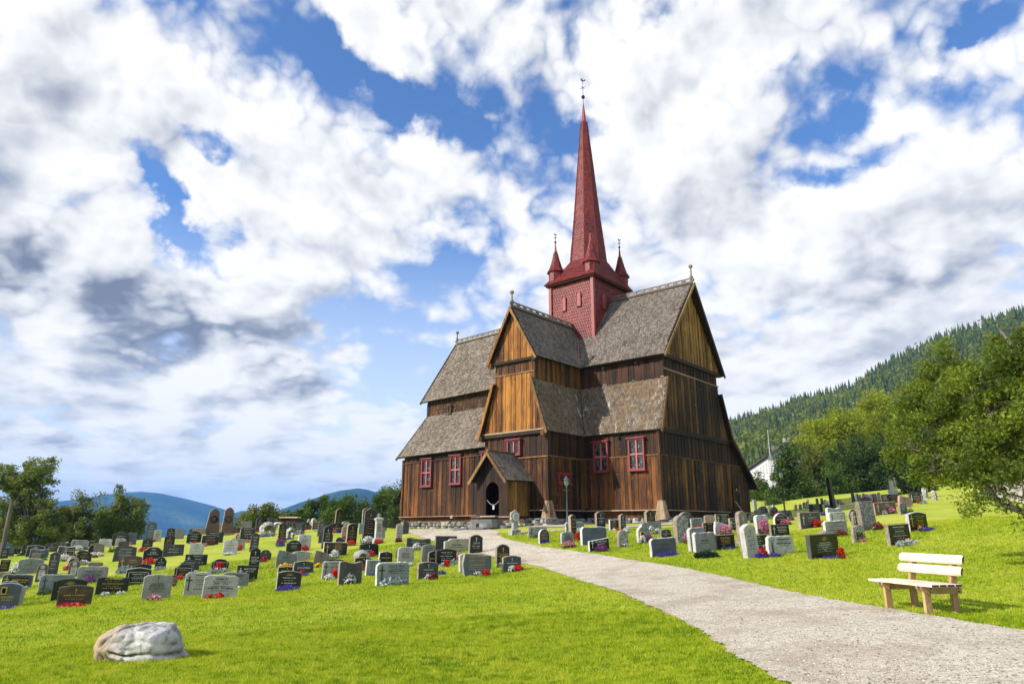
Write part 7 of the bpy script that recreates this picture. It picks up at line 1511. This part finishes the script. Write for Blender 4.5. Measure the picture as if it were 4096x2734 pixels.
# ---------------------------------------------------------------- boulder
bx,by=-4.79,9.40; z=g1(bx,by); import bmesh
bm=bmesh.new(); bmesh.ops.create_icosphere(bm,subdivisions=6,radius=1)
rq=np.random.default_rng(23); PL=[]
for n_,d_ in [((0,0,1),.215),((.12,-.25,1),.235),((-.42,-.12,1),.262),((-.2,-.6,1),.285),((-.55,-.15,.85),.40),((-1,-.1,.1),.60),((1,-.05,.25),.585),((.75,-.1,.8),.545),((.15,-1,.12),.31),((-.5,-1,.25),.40),((.45,-1,.35),.40),((0,1,.1),.34),((-.3,-.9,.75),.36),((.05,-.8,-.5),.31),((-.8,-.6,-.2),.50),((.8,-.7,-.1),.54),((-.75,.5,.5),.55),((.6,.6,.5),.5),((0,0,-1),.24),((-.9,-.35,.55),.50),((.25,-1,-.15),.325)]:
    q=Vector(n_).normalized(); PL.append((q,d_))
for v in bm.verts:
    p=v.co.normalized(); k=34.; acc=0
    for q,d_ in PL:
        c=max(0,p.dot(q)/d_); acc+=c**k
    r=acc**(-1/k); q=p*r
    vc=mnoise.voronoi(Vector((q.x*4.6+2,q.y*5+1,q.z*6.5+3)))[0]; fac=(min(.5,vc[1]-vc[0])-.2)*.060
    lay=-.012*max(0,mnoise.noise(Vector((q.x*3+5,q.y*2,q.z*22))))*(1 if q.x>.12 else .25)
    fr=mnoise.fractal(q*5,1,2,5)*.014+mnoise.noise(q*2.4)*.02
    cr=-.05*math.exp(-((q.z+.085+.05*q.x+.02*math.sin(q.x*9))/.016)**2)*(1 if q.x>-.05 else 0)-.055*math.exp(-((q.x+.30+.5*q.z+.03*math.sin(q.z*20))/.015)**2)*(1 if q.y<0 else 0)-.045*math.exp(-((q.x+.14-.9*(q.z-.05))/.014)**2)*(1 if q.z>-.02 else 0)
    q=q+p*(fac+fr+lay+cr); v.co=Vector((q.x,q.y,q.z+.175))
me=bpy.data.meshes.new('boulder'); bm.to_mesh(me); bm.free()
m,nt=newmat('marble boulder'); N=NT(nt); p=N.obj(); a_=N.noise(p,2.2,6,.65,.6); b_=N.noise(p,9,5,.7,.4); sx=N.n('ShaderNodeSeparateXYZ',inp={0:p}).outputs[0]
col=N.ramp(a_,[(.33,(.17,.165,.16)),(.47,(.34,.335,.325)),(.64,(.60,.59,.57))]); tan=N.mix(b_,(.30,.21,.13),(.50,.38,.27)); col=N.mix(N.maprange(N.math('ADD',sx,N.math('MULTIPLY',a_,-.5)),-.10,-.45),col,tan)
col=N.mix(N.math('MULTIPLY',N.maprange(b_,.55,.66),.8),col,(.09,.08,.075)); pt_=N.n('ShaderNodeNewGeometry').outputs['Pointiness']; col=N.mix(N.maprange(pt_,.49,.44,0,.85),col,(.05,.042,.036)); cr=N.n('ShaderNodeTexVoronoi',feature='DISTANCE_TO_EDGE',inp={'Vector':N.n('ShaderNodeVectorMath',operation='ADD',inp={0:p,1:N.vmul(N.n('ShaderNodeTexNoise',inp={'Vector':p,'Scale':3.}).outputs['Color'],(.3,.3,.3))}).outputs[0],'Scale':3.2})
col=N.mix(N.maprange(cr.outputs['Distance'],.010,.002,0,.25),col,(.06,.05,.045)); N.out(col,.75,N.bump(N.math('ADD',N.math('MULTIPLY',a_,1.2),b_),.8,.03),spec=.3)
me.materials.append(m); o=bpy.data.objects.new('boulder',me); COLL.objects.link(o); o.location=(bx,by,z+.02); o.rotation_euler=(0,R(-1.5),R(-26)); 
for pl in me.polygons: pl.use_smooth=True
tag(o,'big pale grey and tan boulder lying on the foreground lawn','boulder')
# ---------------------------------------------------------------- bench
Lx=Vector((.17,-.81,0)).normalized(); Fx=Vector((-.81,-.17,0)).normalized() # along the seat (towards camera), facing direction
fr=Vector((6.42,11.22,0)); zb=g1(6.5,11.5)-.02
bc=Vector((6.18,12.07,0))*.5+fr*.5 - Fx*.26; be=empty('park_bench',(bc.x,bc.y,zb),0); tag(be,'new pale wooden bench on the grass beside the gravel path','bench'); WM[be.name]=Matrix.Translation((bc.x,bc.y,zb))
def BQ(l_,f_,z_): return Vector((bc.x,bc.y,zb))+Lx*l_+Fx*f_+ZV*z_
bax=(Lx,Fx,ZV)
for i,f_ in enumerate((.30,.16,.02,-.12)):
    mb=MB(); mb.box(BQ(0,f_,.455),(1.38,.125,.035),bax,0,.5); mb.box(BQ(.687,f_,.455),(.006,.118,.03),bax,1,.5); mb.build('seat_board',[M['bench'],M['endgrain']],be)
for s_ in (-1,1):
    for (f_,nm) in ((.24,'front'),(-.26,'rear')):
        mb=MB()
        if nm=='front': mb.box(BQ(s_*.42,f_,.14),(.055,.11,.60),bax)
        else:
            V=[];pr=[(-.26,-.15),(-.26,.40),(-.29,.60),(-.37,.86)]
            for ff,zz_ in pr:
                for a_ in (-1,1):
                    for b_ in (-1,1): V.append(BQ(s_*.42+a_*.0275,ff+b_*.05,zz_))
            F_=[(0,1,3,2),(12,14,15,13)]
            for k in range(3):
                o_=k*4; F_+=[(o_,o_+1,o_+5,o_+4),(o_+1,o_+3,o_+7,o_+5),(o_+3,o_+2,o_+6,o_+7),(o_+2,o_,o_+4,o_+6)]
            mb.add(V,F_,0)
        mb.build('leg',M['benchleg'],be)
    for k in (-1,1):
        mb=MB(); pr=[(-.36,.32),(.27,.32),(.36,.39),(.37,.435),(-.36,.435)]
        V=[BQ(s_*.42+k*.045-.014,a_,b_) for a_,b_ in pr]+[BQ(s_*.42+k*.045+.014,a_,b_) for a_,b_ in pr]; n5=5
        mb.add(V,[tuple(range(5)),tuple(range(5,10))[::-1]]+[(i,(i+1)%5+0,(i+1)%5+5,i+5) for i in range(5)],0); cr_=mb.build('crossbar',M['benchleg'],be)
        if k>0:
            mb=MB()
            for bf in (.22,.27,-.24,-.29): mb.lathe(Vector((0,0,0)),[(.012,0),(.012,.004)],8)
            mb=MB()
            for bf,bz in ((.2,.405),(.22,.35),(-.3,.405),(-.3,.35)): mb.box(BQ(s_*.42+.062,bf,bz),(.008,.02,.02),bax)
            b_=mb.build('bolt',M['iron']); b_.parent=cr_
for z_,f_ in ((.65,-.255),(.82,-.31)):
    mb=MB(); tl=(Fx*(.95)+ZV*.31).normalized(); up=Lx.cross(tl); up=up if up.z>0 else -up
    prof_=[(-.072,0),(-.072,.02),(-.045,.042),(.045,.042),(.072,.02),(.072,0)]; V=[];n6=6
    for l_ in (-.66,-.62,.62,.66):
        kk=.8 if abs(l_)>.64 else 1
        for u_,w_ in prof_: V.append(BQ(l_,f_,z_)+up*u_*kk+tl*w_*kk)
    F_=[tuple(range(6))]
    for s2 in range(3):
        for k in range(6): F_.append((s2*6+k,s2*6+(k+1)%6,s2*6+6+(k+1)%6,s2*6+6+k))
    mb.add(V,F_,0,.5); mb.add([v_+Lx*.002 for v_ in V[18:24]],[tuple(range(6))],1,.5); mb.build('back_rail',[M['bench'],M['endgrain']],be)
# ---------------------------------------------------------------- lamps, pole, signs, shed
def street_lamp(x,y,h,label,mat,z=None,lean=0):
    z=g1(x,y) if z is None else z; e=empty('street_lamp',(x,y,z)); tag(e,label,'street lamp','old-fashioned churchyard lamps')
    mb=MB(); mb.lathe((0,0,0),[(.10,-.2),(.10,.12),(.07,.16),(.055,.5),(.06,.53),(.042,.58),(.035,h*.80),(.05,h*.805),(.03,h*.82),(.045,h*.845)],12); mb.tube([(-.16,0,h*.76),(.16,0,h*.76)],.012,6); o=mb.build('post',mat,None,True); o.parent=e
    mb=MB(); mb.lathe((0,0,h*.845),[(.05,0),(.085,.02),(.13,.27)],6); o=mb.build('lantern_glass',M['lampglass']); o.parent=e
    mb=MB()
    for k in range(6):
        a_=math.pi*2*k/6; mb.tube([(.088*math.cos(a_),.088*math.sin(a_),h*.845+.02),(.136*math.cos(a_),.136*math.sin(a_),h*.845+.275)],.009,5)
    o=mb.build('lantern_frame',mat); o.parent=e
    mb=MB(); mb.lathe((0,0,h*.845+.27),[(.165,0),(.16,.02),(.09,.09),(.04,.13),(.03,.17),(.012,.23)],12); o=mb.build('lamp_cap',mat,None,True); o.parent=e; return e
m,nt=newmat('lamp glass'); N=NT(nt); N.out((.14,.22,.14),.15,None,spec=.8); M['lampglass']=m
lp=at(2270,2108,34.5); street_lamp(lp.x,lp.y,2.42,'blue-grey lamp post with green glass lantern in front of the church',M['lamppaint'])
lp=at(3143,2082,36.2); street_lamp(lp.x,lp.y,2.55,'dark lamp post before the trees right of the church',M['iron'])
lp=at(1417,2098,58); street_lamp(lp.x,lp.y,2.6,'black lamp half hidden before the dark left-hand trees',M['iron'])
pl=at(5,2235,36); p2=at(49,2002,36); ue=empty('utility_pole',(pl.x,pl.y,g1(pl.x,pl.y))); tag(ue,'weathered leaning wooden pole with a small lamp arm at the left edge','pole'); WM[ue.name]=Matrix.Translation((pl.x,pl.y,g1(pl.x,pl.y)))
mb=MB(); mb.tube([pl-ZV*.6,(pl+p2)/2+Vector((-.02,0,0)),p2],[.135,.11,.09],10); mb.build('pole_shaft',BARK,ue)
mb=MB(); q=at(55,2027,35.9); q2=at(83,2026,35.9); mb.box((q+q2)/2,(.42,.16,.09)); mb.build('lamp_arm',M['iron'],ue)
sg=at(1804,2094,40.5); se=empty('info_sign',(sg.x,sg.y,sg.z)); tag(se,'tiny white notice on a thin stick beside the church wall','sign'); WM[se.name]=Matrix.Translation((sg.x,sg.y,sg.z))
mb=MB(); mb.tube([sg-ZV*.3,sg+ZV*.32],.012,6); mb.build('stake',M['iron'],se); mb=MB(); mb.box(sg+ZV*.39,(.13,.015,.15)); pn=mb.build('panel',INK['w'],se); mb=MB(); mb.box(sg+ZV*.40-Vector((0,.0095,0)),(.05,.004,.05)); o=mb.build('pictogram',M['iron']); o.parent=pn
sh0=at(1157,2118,60); she=empty('wooden_shed',(sh0.x,sh0.y,sh0.z)); tag(she,'small brown wooden shed with slanted roof edge among the graves','shed'); WM[she.name]=Matrix.Translation((sh0.x,sh0.y,sh0.z))
mb=MB(); mb.box(sh0+ZV*.35,(1.35,.9,1.25)); 
for k in range(6): mb.box(sh0+Vector((0,-.46,-.15+k*.2)),(1.36,.02,.02))
mb.build('shed_wall',M['wood_mid'],she); mb=MB(); mb.box(sh0+ZV*1.02+Vector((0,-.05,0)),(1.55,1.1,.09)); mb.build('shed_roof',M['bench'],she)
pt=at(1573,2104,44); mb=MB(); mb.lathe(Vector((pt.x,pt.y,pt.z-.1)),[(.12,0),(.17,.42),(.19,.45)],4,0,.5); o=mb.build('planter',M['iron']); tag(o,'dark square planter on the gravel left of the church','planter')
mb=MB(); a_=P(.35,9.15,3.05);b_=P(.55,9.95,2.3); mb.tube([P(.3,9.2,3.1),P(.75,9.75,2.0)],.022,6); o=mb.build('broom_stick',M['bench']); tag(o,'pale broom stick leaning beside the back door','broom')
mb=MB(); mb.box(P(.4,8.6,2.25),(.08,.3,.7),((AV*.95+ZV*.3).normalized(),BV,(ZV*.95-AV*.3).normalized())); o=mb.build('leaning_board',M['wood_olive']); tag(o,'short weathered board leaning on the gable wall','board')
# visitor behind the branches
px_=at(4047,1946,48); pe=empty('person',(px_.x,px_.y,g1(px_.x,px_.y))); tag(pe,'person in red jacket and dark trousers standing behind the branches','person')
def skin(name,V,E,Rd,mat,parent,root=0):
    me=bpy.data.meshes.new(name); me.from_pydata(V,E,[]); o=bpy.data.objects.new(name,me); COLL.objects.link(o); s_=o.modifiers.new('s','SKIN'); sv=me.skin_vertices[0].data if len(me.skin_vertices) else None
    if sv is None: 
        me.skin_vertices.new() if hasattr(me.skin_vertices,'new') else None
    sv=me.skin_vertices[0].data
    for i,r_ in enumerate(Rd): sv[i].radius=(r_,r_*.85)
    sv[root].use_root=True; ss=o.modifiers.new('u','SUBSURF'); ss.levels=1; ss.render_levels=1; me.materials.append(mat); o.parent=parent; return o
sk=plain('skin',(.42,.25,.18),.6)
try:
    bodyo=skin('body',[(0,0,.95),(0,0,1.2),(0,0,1.42),(0,0,1.52),(0,-.01,1.62),(0,-.01,1.74),(.1,0,.9),(.11,0,.5),(.12,.02,.08),(.12,-.1,.04),(-.1,0,.9),(-.12,.02,.5),(-.13,.03,.08),(-.13,-.09,.04),(.19,0,1.42),(.24,.02,1.15),(.22,-.06,.92),(.21,-.08,.83),(-.19,0,1.42),(-.24,.02,1.15),(-.22,-.06,.92),(-.21,-.08,.83)],
     [(0,1),(1,2),(2,3),(3,4),(4,5),(0,6),(6,7),(7,8),(8,9),(0,10),(10,11),(11,12),(12,13),(2,14),(14,15),(15,16),(16,17),(2,18),(18,19),(19,20),(20,21)],
     [.14,.13,.15,.055,.09,.075,.085,.06,.045,.04,.085,.06,.045,.04,.065,.045,.035,.03,.065,.045,.035,.03],sk,pe)
    skin('jacket',[(0,0,.93),(0,0,1.2),(0,0,1.43),(.19,0,1.42),(.24,.02,1.15),(.22,-.06,.95),(-.19,0,1.42),(-.24,.02,1.15),(-.22,-.06,.95)],[(0,1),(1,2),(2,3),(3,4),(4,5),(2,6),(6,7),(7,8)],[.175,.16,.165,.085,.062,.05,.085,.062,.05],plain('red jacket',(.5,.02,.03),.7),pe)
    skin('trousers',[(0,0,.95),(.1,0,.88),(.11,0,.5),(.12,.02,.12),(-.1,0,.88),(-.12,.02,.5),(-.13,.03,.12)],[(0,1),(1,2),(2,3),(0,4),(4,5),(5,6)],[.155,.105,.08,.065,.105,.08,.065],plain('navy trousers',(.015,.02,.06),.8),pe)
    mb=MB(); mb.lathe((0,.01,1.72),[(.105,-.06),(.112,.02),(.09,.08),(.03,.115)],12); o=mb.build('hair',M['iron'],None,True); o.parent=pe
except Exception as ex_: print('person failed',ex_)
# ---------------------------------------------------------------- grass blades
def inpoly(x,y,poly):
    r=np.zeros(len(x),bool); n=len(poly); j=n-1
    for i in range(n):
        xi,yi=poly[i];xj,yj=poly[j]; c=((yi>y)!=(yj>y))&(x<(xj-xi)*(y-yi)/(yj-yi+1e-12)+xi); r^=c; j=i
    return r
def blades(n,r0,r1,w_,h_,pw=1.0):
    az=np.radians(RNG.uniform(-50,50,n)); u=RNG.uniform(0,1,n); r=r0*(r1/r0)**u if pw==0 else (r0**pw+(r1**pw-r0**pw)*u)**(1/pw)
    x=r*np.sin(az);y=r*np.cos(az)
    y_ok=np.ones(n,bool)
    for pl in PATHPOLYS[:1]+PATHPOLYS[3:4]: y_ok&=~inpoly(x+RNG.normal(0,.035,n),y+RNG.normal(0,.035,n),pl)
    q=np.c_[x-CC.x,y-CC.y]; s_=q@np.array([AV.x,AV.y]); t_=q@np.array([BV.x,BV.y]); y_ok&=~((s_>-22)&(s_<1.5)&(t_>-1.3)); y_ok&=~((s_>-10)&(s_<-2.9)&(t_>-5.4)&(t_<1))
    x=x[y_ok];y=y[y_ok];r=r[y_ok]; n=len(x); z=gz(x,y); 
    lump=.6*np.sin(x*3.1+np.sin(y*2.3)*1.7)*np.sin(y*3.7+np.sin(x*1.9)*1.3)+.9*np.sin(x*9.7+np.sin(y*6.1)*2.3)*np.sin(y*12.3+np.sin(x*7.9)*2.1)
    k=(r/r0)**.55; H_=h_*k*RNG.uniform(.55,1.25,n)*(1+.25*lump); W2=w_*k*RNG.uniform(.7,1.3,n); a_=RNG.uniform(0,2*np.pi,n); le=RNG.normal(0,.42,(n,2))
    ux_=np.c_[np.cos(a_),np.sin(a_)]*W2[:,None]/2
    V=np.empty((n,3,3)); V[:,0,:2]=np.c_[x,y]-ux_; V[:,1,:2]=np.c_[x,y]+ux_; V[:,2,:2]=np.c_[x,y]+le*H_[:,None]; V[:,0,2]=z-.004;V[:,1,2]=z-.004;V[:,2,2]=z+H_
    rn=np.clip(RNG.uniform(0,1,n)*.7+.15+lump*.15,0,1); return V.reshape(-1,3),np.arange(n*3).reshape(n,3),rn
m,nt=newmat('grass blades'); N=NT(nt); r_=N.rnd(); p=N.pos(); big=N.noise(p,.35,4,.6); sm=N.noise(N.vmul(p,(1.6,3.4,1.6)),1.1,5,.65); tf=N.noise(N.vmul(p,(6.,11.,6.)),1.,3,.6)
f=N.math('ADD',N.math('ADD',N.math('MULTIPLY',r_,.42),N.math('MULTIPLY',N.math('SUBTRACT',tf,.5),.85)),N.math('ADD',N.math('MULTIPLY',big,.35),N.math('MULTIPLY',sm,.35))); col=N.ramp(f,[(.34,(.085,.16,.004)),(.48,(.24,.35,.006)),(.62,(.44,.53,.014)),(.78,(.56,.54,.07))])
N.out(col,.6,None,spec=.25,trans=(.42,col)); M['blade']=m
V1,F1,R1=blades(NB1,5.2,13,.007,.028,1.3); V2,F2,R2=blades(NB2,12.5,34,.013,.036,1.2)
o=fast_mesh('grass',np.vstack([V1,V2]),np.vstack([F1,F2+len(V1)]),M['blade'],rnd=np.r_[R1,R2]); tag(o,'short bright green mown lawn grass of the churchyard','grass',kind='stuff')

# loose pebbles on the near path
n=5200; az=np.radians(RNG.uniform(2,41,n)); r=RNG.uniform(5.4,17,n); x=r*np.sin(az);y=r*np.cos(az)
ok=inpoly(x,y,PATHPOLYS[0]); x=x[ok];y=y[ok];n=len(x); z=gz(x,y)+.024; sz=RNG.uniform(.006,.017,n)
B=np.array([[1,0,0],[0,1,0],[-1,0,0],[0,-1,0],[0,0,.8]])[None]*np.stack([RNG.uniform(.7,1.4,n),RNG.uniform(.7,1.3,n),RNG.uniform(.6,1,n)],1)[:,None]*sz[:,None,None]
a_=RNG.uniform(0,6.28,n); ca,sa=np.cos(a_)[:,None],np.sin(a_)[:,None]; V=np.stack([B[:,:,0]*ca-B[:,:,1]*sa+x[:,None],B[:,:,0]*sa+B[:,:,1]*ca+y[:,None],B[:,:,2]+z[:,None]],2).reshape(-1,3)
F=(np.arange(n)[:,None,None]*5+np.array([[0,1,4],[1,2,4],[2,3,4],[3,0,4]])[None]).reshape(-1,3)
m,nt=newmat('pebbles'); N=NT(nt); N.out(N.ramp(N.rnd(),[(0,(.10,.09,.085)),(.5,(.42,.38,.33)),(1,(.72,.69,.64))]),.85,None)
rr_=np.repeat(RNG.uniform(0,1,n),4); o=fast_mesh('pebbles',V,F,m,rnd=rr_); tag(o,'loose small pebbles scattered over the near gravel path','pebbles',kind='stuff')
